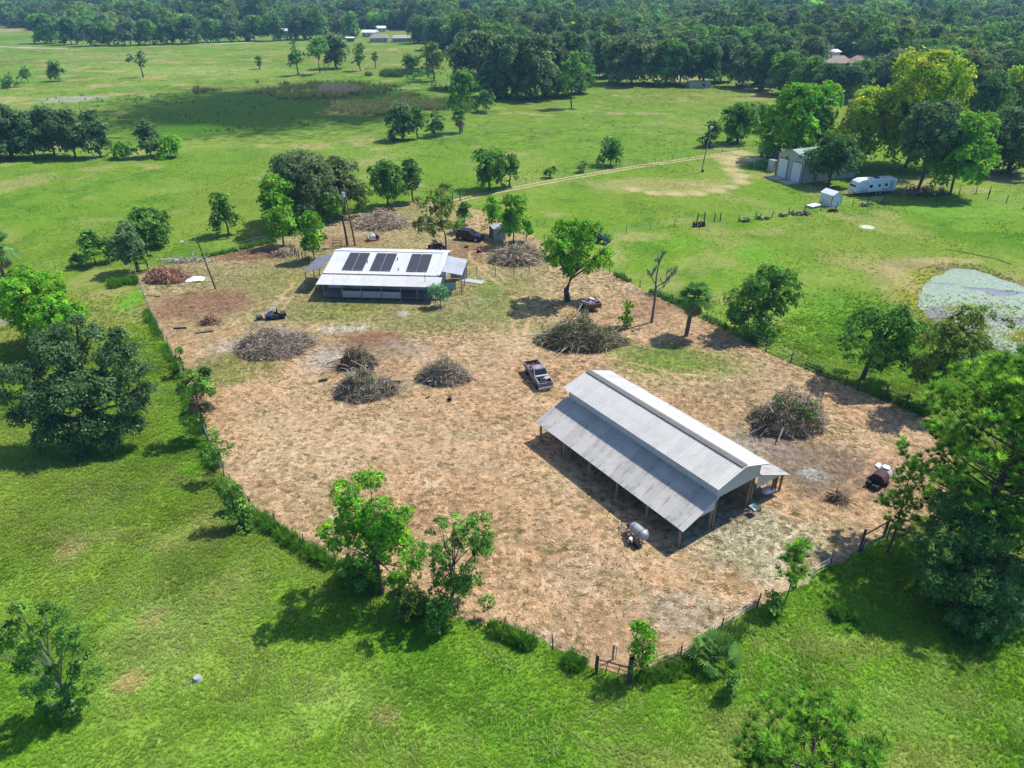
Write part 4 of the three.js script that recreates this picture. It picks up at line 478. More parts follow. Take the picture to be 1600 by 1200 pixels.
    const g = thing('log', label, 'log', spot(px, py), turn); part('trunk', limb([new V3(-l / 2, r, 0), new V3(0, r * 1.2, 0.04), new V3(l / 2, r * 1.5, 0)], r, r * 0.85, 9), m, g); part('cut_face', cyl(r * 0.9, r * 0.9, 0.03, l / 2, r * 1.5, 0, 9, 0, Math.PI / 2), std(0.5, 0.36, 0.2, 0.9), g);
  }
  const w = thing('pale_pipe', 'bent white plastic pipe lying at the dark bush in the lower right', 'pipe', spot(1530, 945), 0.2); part('run', limb([new V3(-0.9, 1.3, 0.4), new V3(-0.4, 1.0, 0.9), new V3(0.9, 1.6, 0.1)], 0.05, 0.07), M.white, w); part('stub', bar(new V3(-0.4, 1.0, 0.9), new V3(-0.3, 0.0, 0.9), 0.04), M.white, w);
  const lt = [[560, 513], [524, 520]]; 
  const pipe = thing('pond_pipe', 'long black pipe curving over the bank behind the pond', 'pipe', spot(1530, 400), 0); const o = spot(1530, 400); part('pipe', limb([[1478, 390], [1500, 393], [1530, 399], [1555, 404], [1580, 413]].map(([x, y]) => spot(x, y, 0.1).sub(o)), 0.045, 0.045), M.charcoal, pipe);
  const dp = thing('driftwood', 'pale grey dead limbs lying beside the palmetto clump', 'dead wood', spot(1058, 1030), 0.6); for (let i = 0; i < 5; i++) part('limb', limb([new V3(-0.9, 0.1 + 0.05 * i, -0.3 + 0.15 * i), new V3(0, 0.2, 0.1 * i), new V3(1.0, 0.15, 0.3 - 0.12 * i)], 0.07, 0.03), M.greyBark, dp);
  const cb = thing('bleached_stump', 'bleached pale stump and block in the near left pasture', 'stump', spot(309, 1062), 0.4); part('stump', cyl(0.3, 0.22, 0.28, 0, 0.14, 0, 10), M.concrete, cb); part('root', limb([new V3(-0.1, 0.08, 0), new V3(-0.9, 0.06, 0.2)], 0.08, 0.03), M.greyBark, cb);
}

// ------------------------------------------------------------------ poles and fences
{
  let b = spot(337, 452), s = thing('yard_light', 'tall dark yard light pole with an arm lamp near the tarp', 'light pole', b), d = spot(325, 376); const h = heightTo(b, 376), lean = -1.05;
  part('pole', limb([new V3(0, 0, 0), new V3(lean * 0.5, h * 0.5, 0), new V3(lean, h, 0)], 0.11, 0.08, 8), M.darkWood, s); part('arm', bar(new V3(lean, h - 0.15, 0), new V3(lean - 2.0, h - 0.05, 0.1), 0.035), M.steel, s); part('lamp_head', ball(0.22, lean - 2.2, h - 0.1, 0.1, 1.7, 0.5, 0.8), M.palePlastic, s);
  b = spot(1096, 269); s = thing('yard_light', 'grey light pole standing on the worn grass by the garage drive', 'light pole', b); const h2 = heightTo(b, 200); part('pole', limb([new V3(0, 0, 0), new V3(0.9, h2, 0)], 0.13, 0.1, 8), M.greyWood, s); part('lamp_head', ball(0.28, 0.9, h2 + 0.1, 0.15, 1.2, 1.2, 1.2), M.palePlastic, s); part('meter_box', box(0.4, 0.5, 0.3, 0.25, 0.4, 0.2), M.charcoal, s);
  b = spot(555, 384); s = thing('utility_pole', 'tall brown utility pole with a transformer behind the house', 'utility pole', b); const h3 = heightTo(b, 291); part('pole', limb([new V3(0, 0, 0), new V3(-0.75, h3, 0)], 0.17, 0.12, 9), M.redWood, s); part('transformer', cyl(0.24, 0.24, 0.8, -0.95, h3 - 1.3, 0.2, 12), M.palePlastic, s); part('insulator', cyl(0.06, 0.06, 0.3, -0.75, h3 + 0.12, 0, 8), M.palePlastic, s); part('bracket', box(0.9, 0.08, 0.08, -0.75, h3 - 0.5, 0), M.steel, s);
  b = spot(543, 384); s = thing('pole_snag', 'bare dead trunk with a leaning broken limb left of the utility pole', 'dead tree', b); part('trunk', limb([new V3(0, 0, 0), new V3(-0.1, 2.5, 0), new V3(-0.35, 5.0, 0)], 0.2, 0.17, 8), M.darkBark, s); part('limb', limb([new V3(-0.3, 4.7, 0), new V3(0.35, 6.5, -0.3), new V3(0.25, 9.0, -0.6)], 0.13, 0.05, 6), M.darkBark, s); part('crown_stub', ball(0.45, -0.45, 5.1, 0, 1.2, 0.8, 1, 8), M.darkBark, s);
}
function fence(name, label, path, gap, h, r, mat, wires = 3, seed = 1) {
  const pts = path.map(([x, y]) => spot(x, y)), o = pts[0].clone(), f = thing(name, label, 'fence', o), R = rng(seed); let carry = 0; const posts = [];
  for (let i = 0; i < pts.length - 1; i++) { const l = pts[i].distanceTo(pts[i + 1]); let d = i ? gap - carry : 0; for (; d < l; d += gap) posts.push(pts[i].clone().lerp(pts[i + 1], d / l).sub(o)); carry = l - (d - gap); }
  posts.push(pts[pts.length - 1].clone().sub(o));
  for (const p of posts) { const hh = h * (0.85 + 0.3 * R()), l = (R() - 0.5) * 0.16; part('post', limb([p.clone(), p.clone().add(new V3(l, hh, (R() - 0.5) * 0.14))], r * (0.9 + 0.5 * R()), r * 0.85, 6), mat, f); }
  for (let k = 0; k < wires; k++) part('wire', limb(posts.map((p) => p.clone().add(new V3(0, h * (0.3 + 0.3 * k), 0))), 0.007, 0.007, 3), M.steel, f);
  return f;
}
fence('wire_fence', 'wire fence with weathered posts along the west side of the yard', [[213, 430], [232, 482], [262, 540], [284, 588], [303, 632], [326, 690], [350, 745], [392, 795]], 3.2, 1.35, 0.06, M.greyWood, 4, 2);
fence('wire_fence', 'wire fence buried in tall weeds along the near side of the yard', [[392, 795], [455, 840], [520, 880], [640, 938], [740, 965], [868, 1017], [930, 1046]], 3.6, 1.3, 0.05, M.darkWood, 3, 3);
fence('wire_fence', 'wire fence on thin dark posts along the lower right side of the yard', [[985, 1056], [1023, 1050], [1080, 1018], [1180, 951], [1258, 912], [1302, 885], [1345, 862], [1385, 845]], 3.8, 1.35, 0.05, M.darkWood, 3, 4);
fence('wire_fence', 'wire fence on dark posts along the right rear side of the yard past the palm', [[850, 381], [905, 404], [957, 430], [1005, 452], [1060, 480], [1190, 548], [1225, 563], [1290, 592], [1340, 611]], 3.4, 1.3, 0.065, M.darkWood, 4, 5);
fence('wire_fence', 'wire fence along the left rear edge of the yard below the pasture trees', [[205, 434], [263, 416], [295, 408], [332, 402], [365, 393], [430, 378]], 5.0, 1.5, 0.06, M.greyWood, 3, 6);
fence('wire_fence', 'long wire fence following the dirt track across the pasture', [[655, 322], [702, 312], [805, 290], [880, 276], [960, 262], [1040, 250], [1100, 241], [1175, 232]], 5.6, 1.35, 0.05, M.greyWood, 3, 7);
fence('wire_fence', 'wire fence across the east field ending at a gateway', [[940, 372], [973, 366], [1010, 360], [1050, 354], [1089, 349]], 5.2, 1.5, 0.06, M.greyWood, 3, 8);
fence('wire_fence', 'fence row with heaps of scrap running below the white shed and camper', [[1154, 347], [1190, 342], [1230, 336], [1290, 328], [1340, 322], [1400, 315], [1470, 306], [1545, 303]], 3.9, 1.5, 0.07, M.darkWood, 3, 9);
fence('wire_fence', 'short run of dark posts in the grass at the far right edge', [[1543, 311], [1558, 313], [1574, 319], [1590, 324], [1640, 342]], 4.2, 1.7, 0.09, M.darkWood, 2, 10);
fence('wire_fence', 'low wire fence across the yard right of the house', [[745, 430], [772, 432], [797, 433], [822, 426], [848, 424], [895, 428]], 2.9, 1.3, 0.06, M.greyWood, 3, 11);
fence('wire_fence', 'wire fence along the left pasture edge from the palm to the corner tree', [[40, 424], [60, 424], [75, 421], [88, 420], [130, 412], [205, 418]], 4.4, 1.4, 0.05, M.greyWood, 3, 12);
fence('picket_row', 'row of leaning old posts left of the house and bright tree', [[455, 392], [462, 399], [467, 404], [480, 410], [484, 413]], 1.1, 1.5, 0.08, M.darkWood, 1, 13);
{ // braces and gates
  const brace = (label, a, b, hh, rail = true) => { const A = spot(...a), B = spot(...b), f = thing('fence_brace', label, 'fence brace', A), d = B.clone().sub(A); part('post', limb([new V3(), new V3(0, hh, 0)], 0.11, 0.1, 8), M.darkWood, f); part('post', limb([d.clone(), d.clone().add(new V3(0, hh, 0))], 0.11, 0.1, 8), M.darkWood, f); if (rail) part('rail', bar(new V3(0, hh * 0.75, 0), d.clone().add(new V3(0, hh * 0.75, 0)), 0.06, 6), M.darkWood, f); return f; };
  brace('pair of dark gate posts right of the tractor beside the tyres', [1089, 350], [1100, 348], 2.0); brace('pair of thinner posts at the right end of the gateway fence', [1116, 347], [1125, 346], 1.6, false); brace('low wooden brace at the corner under the left dark tree', [218, 424], [232, 422], 1.6);
  brace('pair of slim posts at the left end of the dirt track', [707, 314], [719, 314], 1.9, false); brace('wooden rail brace at the lower right edge of the yard fence', [1382, 624], [1414, 637], 1.6); brace('dark brace with a leaning rail under the small pine at right', [1342, 862], [1380, 840], 2.2);
  const A = spot(932, 1052), B = spot(983, 1066), g = thing('field_gate', 'old pipe gate hanging beside a thick corner post at the near fence', 'gate', A), d = B.clone().sub(A); part('post', limb([new V3(), new V3(0, 1.55, 0)], 0.1, 0.09, 8), M.darkWood, g); part('corner_post', limb([d.clone(), d.clone().add(new V3(0, 2.3, 0))], 0.19, 0.17, 10), M.darkWood, g); for (const y of [0.5, 0.9, 1.3]) part('rail', bar(new V3(0.1, y, 0), d.clone().multiplyScalar(0.96).add(new V3(0, y, 0)), y > 1 ? 0.05 : 0.025, 6), y > 1 ? M.brownRust : M.darkSteel, g); for (const t of [0.25, 0.62]) part('upright', bar(d.clone().multiplyScalar(t), d.clone().multiplyScalar(t + 0.06).add(new V3(0, 1.3, 0)), 0.03, 6), M.brownRust, g);
  const w = thing('pale_board', 'upright pale grey board just behind the old pipe gate', 'board', spot(957, 1032), 0.2); part('board', box(0.14, 1.5, 0.05, 0, 0.75, 0), M.concrete, w); part('stick', bar(new V3(0.2, 0, 0), new V3(0.3, 1.0, -0.2), 0.03), M.greyWood, w);
}
// ------------------------------------------------------------------ foliage
class Leaves {
  constructor(cap) { this.p = new Float32Array(cap * 9); this.c = new Float32Array(cap * 9); this.n = 0; this.cap = cap; }
  tri(ax, ay, az, bx, by, bz, cx, cy, cz, r, g, b) { if (this.n >= this.cap) return; const i = this.n++ * 9, p = this.p, c = this.c; p[i] = ax; p[i + 1] = ay; p[i + 2] = az; p[i + 3] = bx; p[i + 4] = by; p[i + 5] = bz; p[i + 6] = cx; p[i + 7] = cy; p[i + 8] = cz; for (let k = 0; k < 9; k += 3) { c[i + k] = r; c[i + k + 1] = g; c[i + k + 2] = b; } }
  // a folded lozenge leaf or spray at o, long axis d, side axis s
  leaf(o, d, s, l, w, col) {
    const ax = o.x - d.x * l / 2, ay = o.y - d.y * l / 2, az = o.z - d.z * l / 2, bx = o.x + d.x * l / 2, by = o.y + d.y * l / 2, bz = o.z + d.z * l / 2, k = w / 2;
    this.tri(ax, ay, az, bx, by, bz, o.x + s.x * k, o.y + s.y * k, o.z + s.z * k, ...col); this.tri(ax, ay, az, o.x - s.x * k, o.y - s.y * k, o.z - s.z * k, bx, by, bz, ...col);
  }
  geo() { const g = new THREE.BufferGeometry(), n = this.n * 3; g.setAttribute('position', new THREE.BufferAttribute(this.p.slice(0, n * 3), 3)); g.setAttribute('color', new THREE.BufferAttribute(this.c.slice(0, n * 3), 3)); g.computeVertexNormals(); return g; }
}
const rv = (r, o = new V3()) => { const z = r() * 2 - 1, t = r() * TAU, s = Math.sqrt(1 - z * z); return o.set(s * Math.cos(t), z, s * Math.sin(t)); };
// lobes: {x,y,z,r,sy}; opt: size, fill, clump, cols, up, aspect, shell
function crown(r, lobes, opt) {
  const area = lobes.map((l) => l.r * l.r), tot = area.reduce((a, b) => a + b, 0), S = opt.size, clumpR = opt.clump, leaves = Math.min((opt.max ?? 30000) * 1.6, Math.round(1.55 * opt.fill * tot * 4 * Math.PI * 0.55 / (S * S * 0.5 * (opt.aspect ?? 0.6)))), L = new Leaves(leaves * 2 + 8);
  const per = opt.per ?? 26, nc = Math.ceil(leaves / per), d = new V3(), q = new V3(), n = new V3(), t = new V3(), s = new V3(), o = new V3(), e = new V3();
  for (let i = 0; i < nc; i++) {
    let pick = r() * tot, k = 0; while (k < lobes.length - 1 && pick > area[k]) pick -= area[k++];
    const l = lobes[k]; rv(r, d); if (d.y < -0.25 && r() < 0.65) d.y = -d.y; const rad = l.r * (opt.shell + (1 - opt.shell) * Math.sqrt(r())) * (0.9 + 0.28 * r());
    q.set(l.x + d.x * rad, l.y + d.y * rad * (l.sy ?? 0.85), l.z + d.z * rad);
    const base = opt.cols[(r() * opt.cols.length) | 0], v = 0.6 + 0.85 * r(), cr = clumpR * (0.65 + 0.7 * r());
    rv(r, e).multiplyScalar(0.45).add(d); e.y += opt.up ?? 0.45; e.normalize();
    for (let j = 0; j < per; j++) {
      rv(r, o); const k2 = cr * Math.cbrt(r()); o.multiplyScalar(k2); o.addScaledVector(e, -o.dot(e) * 0.6).add(q); if (o.y < 0.05) o.y = 0.05 + 0.2 * r();
      rv(r, n).multiplyScalar(0.62).addScaledVector(e, 1).normalize(); rv(r, t); t.addScaledVector(n, -t.dot(n)).normalize(); if (opt.droop) { t.y -= opt.droop; t.normalize(); n.addScaledVector(t, -n.dot(t)).normalize(); } s.crossVectors(n, t);
      const w = v * (0.68 + 0.64 * r()), sz = S * (0.6 + 0.8 * r()); L.leaf(o, t, s, sz, sz * (opt.aspect ?? 0.6), [base[0] * w, base[1] * w, base[2] * w]);
    }
  }
  return L.geo();
}
function woody(r, h, r0, lobes, opt = {}) {                                  // trunk and limbs reaching into the lobes
  const g = [], cx = lobes.reduce((a, l) => a + l.x, 0) / lobes.length, cz = lobes.reduce((a, l) => a + l.z, 0) / lobes.length, fork = opt.fork ?? 0.38, fy = h * fork, f = new V3(cx * 0.4, fy, cz * 0.4);
  const bend = (opt.bend ?? 0.05) * h; g.push(limb([new V3(0, -0.1, 0), new V3(0.02 * h, 0.05, 0).multiplyScalar(0.2), new V3(f.x * 0.4 + bend * (r() - 0.5), fy * 0.5, f.z * 0.4 + bend * (r() - 0.5)), f], r0 * 1.25, r0 * 0.75, 8));
  const main = lobes.slice().sort((a, b) => b.r - a.r).slice(0, opt.limbs ?? 11);
  const top = lobes.reduce((a, l) => (l.y > a.y ? l : a), lobes[0]); g.push(limb([f, new V3(lerp(f.x, top.x, 0.5), lerp(fy, top.y, 0.55), lerp(f.z, top.z, 0.5)), new V3(top.x, top.y + top.r * 0.3, top.z)], r0 * 0.72, r0 * 0.12, 6));
  for (const l of main) { const k = 0.2 + 0.6 * r(), s = new V3(lerp(0, f.x, 1), lerp(fy * (opt.low ?? 0.75), Math.max(fy, Math.min(l.y, top.y) * 0.85), k), f.z), e = new V3(l.x, l.y + l.r * 0.2, l.z), m = s.clone().lerp(e, 0.5); m.y += (r() - 0.2) * l.r * 0.4; m.x += (r() - 0.5) * l.r * 0.4; g.push(limb([s, m, e], r0 * 0.42, r0 * 0.09, 5)); for (let i = 0; i < (opt.twigs ?? 2); i++) { const d = rv(r); d.y = Math.abs(d.y) * 0.7; g.push(limb([m.clone().lerp(e, 0.5), e.clone().addScaledVector(d, l.r * 0.9)], r0 * 0.14, r0 * 0.03, 4)); } }
  return g;
}
// colours of leaves, linear
const K = {
  oak: [[0.040, 0.075, 0.034], [0.052, 0.092, 0.042], [0.034, 0.062, 0.032], [0.066, 0.105, 0.05]], moss: [[0.078, 0.108, 0.056], [0.062, 0.095, 0.042], [0.095, 0.125, 0.07], [0.05, 0.082, 0.034]],
  dark: [[0.035, 0.075, 0.022], [0.028, 0.06, 0.02], [0.045, 0.09, 0.026]], mid: [[0.055, 0.125, 0.025], [0.07, 0.15, 0.03], [0.045, 0.10, 0.022], [0.085, 0.16, 0.035]],
  bright: [[0.10, 0.23, 0.022], [0.13, 0.27, 0.028], [0.075, 0.19, 0.018], [0.15, 0.28, 0.03]], fresh: [[0.085, 0.25, 0.025], [0.12, 0.28, 0.02], [0.06, 0.19, 0.02], [0.17, 0.27, 0.025]],
  yellow: [[0.20, 0.26, 0.022], [0.15, 0.24, 0.025], [0.26, 0.28, 0.03], [0.10, 0.20, 0.025]], olive: [[0.10, 0.15, 0.035], [0.12, 0.165, 0.04], [0.075, 0.125, 0.03]],
  pine: [[0.055, 0.125, 0.018], [0.085, 0.175, 0.022], [0.04, 0.09, 0.016], [0.115, 0.19, 0.028]], palm: [[0.055, 0.12, 0.03], [0.075, 0.15, 0.045], [0.04, 0.09, 0.025]], blue: [[0.12, 0.24, 0.15], [0.09, 0.2, 0.12]], dry: [[0.24, 0.17, 0.09], [0.19, 0.13, 0.07]], reddish: [[0.22, 0.12, 0.09], [0.17, 0.10, 0.07]],
};
for (const k in K) { const g = { oak: 2.6, moss: 2.4, dark: 2.9, mid: 2.2, pine: 2.75, palm: 2.2, fresh: 1.55, bright: 1.6, yellow: 1.8, dry: 1.2, reddish: 1.2 }[k] ?? 1.75; for (const c of K[k]) { c[0] *= g * 1.3; c[1] *= g * 1.22; c[2] *= g * 0.9; } }
function lobesFor(r, w, h, base, n, flat = 0.85) {                             // a natural heap of lobes, w wide, between base*h and h
  const out = [], rx = w / 2, hh = h * (1 - base), big = Math.min(rx, hh * 0.62);
  for (let i = 0; i < n; i++) { const t = (i + r()) / n, prof = Math.pow(Math.max(0.03, 1 - Math.pow((t - 0.42) / 0.62, 2)), 0.5), lr = big * (0.30 + 0.22 * r()) * (0.7 + 0.3 * prof), a = i * 2.4 + r() * 1.3, q = Math.max(0, rx * prof - lr * 0.75) * (0.5 + 0.55 * r()); out.push({ x: Math.cos(a) * q, y: clamp(h * base + hh * t, h * base + lr * 0.35, h - lr * flat), z: Math.sin(a) * q, r: lr, sy: flat }); }
  for (let i = 0; i < n / 4; i++) { const lr = big * (0.36 + 0.12 * r()); out.push({ x: (r() - 0.5) * rx * 0.6, y: h * base + hh * (0.25 + 0.45 * r()), z: (r() - 0.5) * rx * 0.6, r: lr, sy: flat }); }
  out[0].x *= 0.4; out[0].z *= 0.4; out[0].y = h - out[0].r * flat; return out;
}
function plant(name, label, category, pos, group) { return thing(name, label, category, pos, 0, group); }
// a broadleaf tree placed by its foot and crown top in the survey photograph; w = crown width there
function tree(label, px, py, topPy, w, kind, o = {}) {
  const b = spot(px, py), dep = depthOf(b), s = LENS / dep, h = o.h ?? heightTo(b, topPy), W = w / s, r = rng(px * 31 + py * 7 + 5), t = plant(o.name ?? (h < 3.2 ? 'shrub' : 'tree'), label, o.cat ?? (h < 3.2 ? 'shrub' : 'tree'), b, o.group);
  let lobes; if (o.lobes) lobes = o.lobes.map(([lx, ly, lr, lz]) => { const y = heightTo(b, ly), R = lr / s; return { x: (lx - px) / s, y, z: lz ?? (r() - 0.5) * W * 0.5, r: R, sy: o.sy ?? 0.85 }; }); else lobes = lobesFor(r, W, h, (o.base ?? 0.2) * (o.base > 0.4 ? 1 : 0.6), o.n ?? 14, o.sy ?? 0.85);
  const px1 = dep / 710, size = Math.max(o.size ?? 0.15, px1 * (o.px ?? 2.8));
  if (o.lobes) for (const l of lobes) l.r *= o.swell ?? 1.12;
  part('crown', crown(r, lobes, { size, fill: o.fill ?? 1.15, clump: Math.max(size * 1.7, (o.clump ?? 0.15) * Math.max(1.2, Math.min(W, h)) * 0.42), cols: K[kind], up: o.up ?? 0.5, aspect: o.aspect ?? 0.62, shell: o.shell ?? 0.62, per: o.per ?? 22, max: o.max ?? 26000, droop: o.droop }), leafMat, t);
  if (h > 1.2) part('trunk', woody(r, h, o.trunk ?? clamp(h * 0.022, 0.05, 0.45), lobes, { fork: o.fork, bend: o.bend, limbs: o.limbs, twigs: o.twigs, low: o.low }), o.bark ?? M.bark, t);
  if (o.after) o.after(t, r, lobes, h, s); return t;
}
// ----- pines
function needleTuft(L, r, p, dir, len, n, cols) { const s = new V3(), d = new V3(), a = new V3(); const base = cols[(r() * cols.length) | 0], v = 0.6 + 0.8 * r(); for (let i = 0; i < n; i++) { rv(r, d).multiplyScalar(0.85).addScaledVector(dir, 1.0).normalize(); a.set(r() - 0.5, r() - 0.5, r() - 0.5); s.crossVectors(d, a).normalize(); const l = len * (0.7 + 0.5 * r()), w = len * 0.085, k = v * (0.8 + 0.4 * r()); L.tri(p.x + s.x * w, p.y + s.y * w, p.z + s.z * w, p.x - s.x * w, p.y - s.y * w, p.z - s.z * w, p.x + d.x * l, p.y + d.y * l, p.z + d.z * l, base[0] * k, base[1] * k, base[2] * k); } }
function pine(label, px, py, topPy, w, o = {}) {
  const b = spot(px, py), s = LENS / depthOf(b), h = o.h ?? heightTo(b, topPy), W = w / s, r = rng(px * 17 + 3), t = plant('pine_tree', label, 'pine tree', b), wood = [], L = new Leaves(o.cap ?? 120000), lean = o.lean ?? 0, path = (y) => new V3(lean * y / h + 0.12 * Math.sin(y * 0.7), y, 0.1 * Math.cos(y * 0.5)), pts = []; for (let i = 0; i <= 8; i++) pts.push(path(h * i / 8)); wood.push(limb(pts, o.trunk ?? h * 0.018, 0.03, 8));
  const tuft = o.tuft ?? 0.42, gap = o.gap ?? 0.55, from = o.from ?? 0.3;
  for (let y = h * from; y < h - 0.2; y += gap * (0.7 + 0.6 * r())) {
    const f = (y / h - from) / (1 - from), reach = W / 2 * Math.sqrt(Math.max(0.05, 1 - f * f * 0.96)) * (f < 0.15 ? 0.75 : 1), n = o.whorl ?? 4;
    for (let k = 0; k < n; k++) {
      const a = r() * TAU, l = reach * (0.55 + 0.5 * r()), st = path(y), up = 0.15 + 0.55 * f + 0.25 * r(), d = new V3(Math.cos(a), up * 0.7, Math.sin(a)).normalize(), mid = st.clone().addScaledVector(d, l * 0.55), end = st.clone().addScaledVector(d, l); end.y += l * 0.12; mid.y -= l * 0.03; wood.push(limb([st, mid, end], Math.max(0.018, l * 0.016), 0.012, 4));
      const m = Math.max(3, Math.round(l * (o.dens ?? 3.4))); for (let i = 0; i < m; i++) { const q = 0.28 + 0.72 * Math.sqrt(r()), c = st.clone().lerp(end, q), sd = rv(r); sd.y = Math.abs(sd.y) * 0.9 + 0.1; const sp = l * 0.26 * (1.15 - q * 0.6) * r(); const e = c.clone().addScaledVector(sd, sp + 0.1); if (i % 2 === 0) wood.push(limb([c, e], 0.012, 0.008, 3)); needleTuft(L, r, e, new V3(sd.x * 0.5 + d.x * 0.4, 0.8, sd.z * 0.5 + d.z * 0.4).normalize(), tuft * (0.8 + 0.4 * r()), o.needles ?? 26, K.pine); }
    }
  }
  for (let i = 0; i < 5; i++) { const p = path(h - 0.25 * i); p.x += (r() - 0.5) * 0.3; needleTuft(L, r, p, new V3(0, 1, 0), tuft, 34, K.pine); }
  part('crown', L.geo(), leafMat, t); part('trunk', wood, M.pineBark, t); if (o.after) o.after(t, r, h, path); return t;
}
// ----- fan palms
function fan(L, r, o, dir, len, spread, cols, droop) {
  const u = new V3(0, 1, 0), s = new V3().crossVectors(dir, u).normalize(), n = new V3().crossVectors(s, dir).normalize(), c = cols[(r() * cols.length) | 0], v = 0.65 + 0.7 * r(), N = len > 0.85 ? 13 : 8, tip = new V3(), q = new V3();
  for (let i = 0; i < N; i++) { const a = (i / (N - 1) - 0.5) * 2 * spread, l = len * (0.72 + 0.28 * Math.cos(a * 0.8)) * (0.9 + 0.2 * r()), dx = Math.cos(a), sx = Math.sin(a), w = len * (len > 0.85 ? 0.07 : 0.055), k = v * (0.82 + 0.36 * r()); q.copy(dir).multiplyScalar(dx).addScaledVector(s, sx); const side = new V3().crossVectors(q, n).normalize(); tip.copy(o).addScaledVector(q, l); tip.y -= droop * l * (0.5 + 0.5 * r()); const m = o.clone().addScaledVector(q, l * 0.55); m.y -= droop * l * 0.12; L.tri(o.x, o.y, o.z, m.x + side.x * w, m.y + side.y * w, m.z + side.z * w, m.x - side.x * w, m.y - side.y * w, m.z - side.z * w, c[0] * k, c[1] * k, c[2] * k); L.tri(m.x + side.x * w, m.y + side.y * w, m.z + side.z * w, tip.x, tip.y, tip.z, m.x - side.x * w, m.y - side.y * w, m.z - side.z * w, c[0] * k, c[1] * k, c[2] * k); }
}
function palm(label, px, py, topPy, w, o = {}) {
  const b = spot(px, py), s = LENS / depthOf(b), h = heightTo(b, topPy), R = w / s / 2, r = rng(px * 13 + 1), t = plant(o.name ?? 'palm_tree', label, 'palm', b), L = new Leaves(9000), D = new Leaves(5000), top = new V3((o.lean ?? 0), o.trunkless ? 0.4 : h - R * 0.95, 0), st = [];
  const nF = o.fronds ?? 34; for (let i = 0; i < nF; i++) { const e = o.trunkless ? 0.15 + 1.25 * r() : -0.5 + 1.85 * Math.pow(r(), 0.8), a = i * 2.4 + r(), d = new V3(Math.cos(a) * Math.cos(e), Math.sin(e), Math.sin(a) * Math.cos(e)), pl = R * (o.trunkless ? 0.62 : 0.42) * (0.8 + 0.4 * r()), p = top.clone().addScaledVector(d, pl); st.push(bar(top, p, 0.018, 3)); const f = d.clone(); f.y -= 0.25; fan(L, r, p, f.normalize(), R * (o.trunkless ? 0.45 : 0.6) * (0.85 + 0.3 * r()), o.trunkless ? 1.0 : 1.25, K[o.kind ?? 'palm'], o.trunkless ? 0.1 : e < 0.2 ? 0.5 : 0.22); }
  for (let i = 0; i < 9; i++) { const a = i * 2.4, e = 1.0 + 0.5 * r(), d = new V3(Math.cos(a) * Math.cos(e), Math.sin(e), Math.sin(a) * Math.cos(e)), p = top.clone().addScaledVector(d, R * 0.18); fan(L, r, p, d, R * 0.5, 1.2, K[o.kind ?? 'palm'], 0.4); }
  if (o.skirt ?? true) for (let i = 0; i < 16; i++) { const a = i * 2.4, e = -0.9 - 0.35 * r(), d = new V3(Math.cos(a) * Math.cos(e), Math.sin(e), Math.sin(a) * Math.cos(e)), p = top.clone().addScaledVector(d, R * 0.4); fan(D, r, p, d, R * 0.5, 0.8, K.dry, 0.3); }
  part('fronds', L.geo(), leafMat, t); if (D.n) part('dead_fronds', D.geo(), dryMat, t); part('leaf_stalk', st, M.palmBark, t);
  if (!o.trunkless) part('trunk', limb([new V3(0, -0.1, 0), new V3(top.x * 0.3, top.y * 0.5, 0), top.clone().add(new V3(0, 0.1, 0))], o.trunk ?? 0.24, (o.trunk ?? 0.24) * 0.95, 10), M.palmBark, t); return t;
}
// ----- grassy tufts and shrubs of blades
function bladeTuft(r, n, h, spread, cols) { const L = new Leaves(n * 2); for (let i = 0; i < n; i++) { const a = r() * TAU, q = Math.sqrt(r()) * spread * 0.35, x = Math.cos(a) * q, z = Math.sin(a) * q, b = r() * TAU, ln = h * (0.5 + 0.6 * r()), out = spread * (0.25 + 0.75 * r()), w = 0.012 + 0.02 * h, c = cols[(r() * cols.length) | 0], k = 0.8 + 0.4 * r(), wx = -Math.sin(b) * w, wz = Math.cos(b) * w, mx = x + Math.cos(b) * out * 0.4, mz = z + Math.sin(b) * out * 0.4, tx = x + Math.cos(b) * out, tz = z + Math.sin(b) * out; L.tri(x + wx, 0, z + wz, x - wx, 0, z - wz, mx, ln * 0.75, mz, c[0] * k, c[1] * k, c[2] * k); L.tri(x + wx * 0.6 + (mx - x) * 0.6, ln * 0.5, z + wz * 0.6 + (mz - z) * 0.6, x - wx * 0.6 + (mx - x) * 0.6, ln * 0.5, z - wz * 0.6 + (mz - z) * 0.6, tx, ln * (0.75 + 0.25 * r()), tz, c[0] * k, c[1] * k, c[2] * k); } return L.geo(); }

// ================================================================== trees and shrubs, near ones first
tree('wide dark grey green live oak at the left of the yard fence', 150, 690, 508, 225, 'oak', { name: 'live_oak', swell: 0.8, sy: 0.8, size: 0.135, fill: 2.0, clump: 0.13, up: 0.35, max: 40000, fork: 0.2, trunk: 0.42, shell: 0.3, limbs: 26, twigs: 3, lobes: [[150, 605, 50, 0.6], [105, 618, 40, 1], [190, 608, 42, 0], [145, 560, 36, -0.8], [85, 585, 28, 0], [112, 555, 26, -1.4], [205, 568, 30, -1.4], [238, 585, 20, -0.5], [236, 625, 26, 0.5], [66, 640, 24, 1], [112, 652, 32, 1.6], [172, 650, 34, 1.8], [216, 652, 25, 1.2], [52, 590, 16, -0.5], [178, 535, 20, -2], [214, 540, 16, -2], [36, 578, 12, 0], [254, 606, 14, 0.3], [138, 672, 24, 2], [192, 672, 20, 1.8], [128, 530, 14, -2], [240, 556, 12, -1.5], [42, 615, 14, 0.8], [84, 672, 16, 1.4], [160, 515, 10, -2], [30, 600, 9, 0], [232, 655, 14, 1], [98, 540, 10, -2], [258, 578, 9, -0.6], [150, 690, 16, 2.4]] });
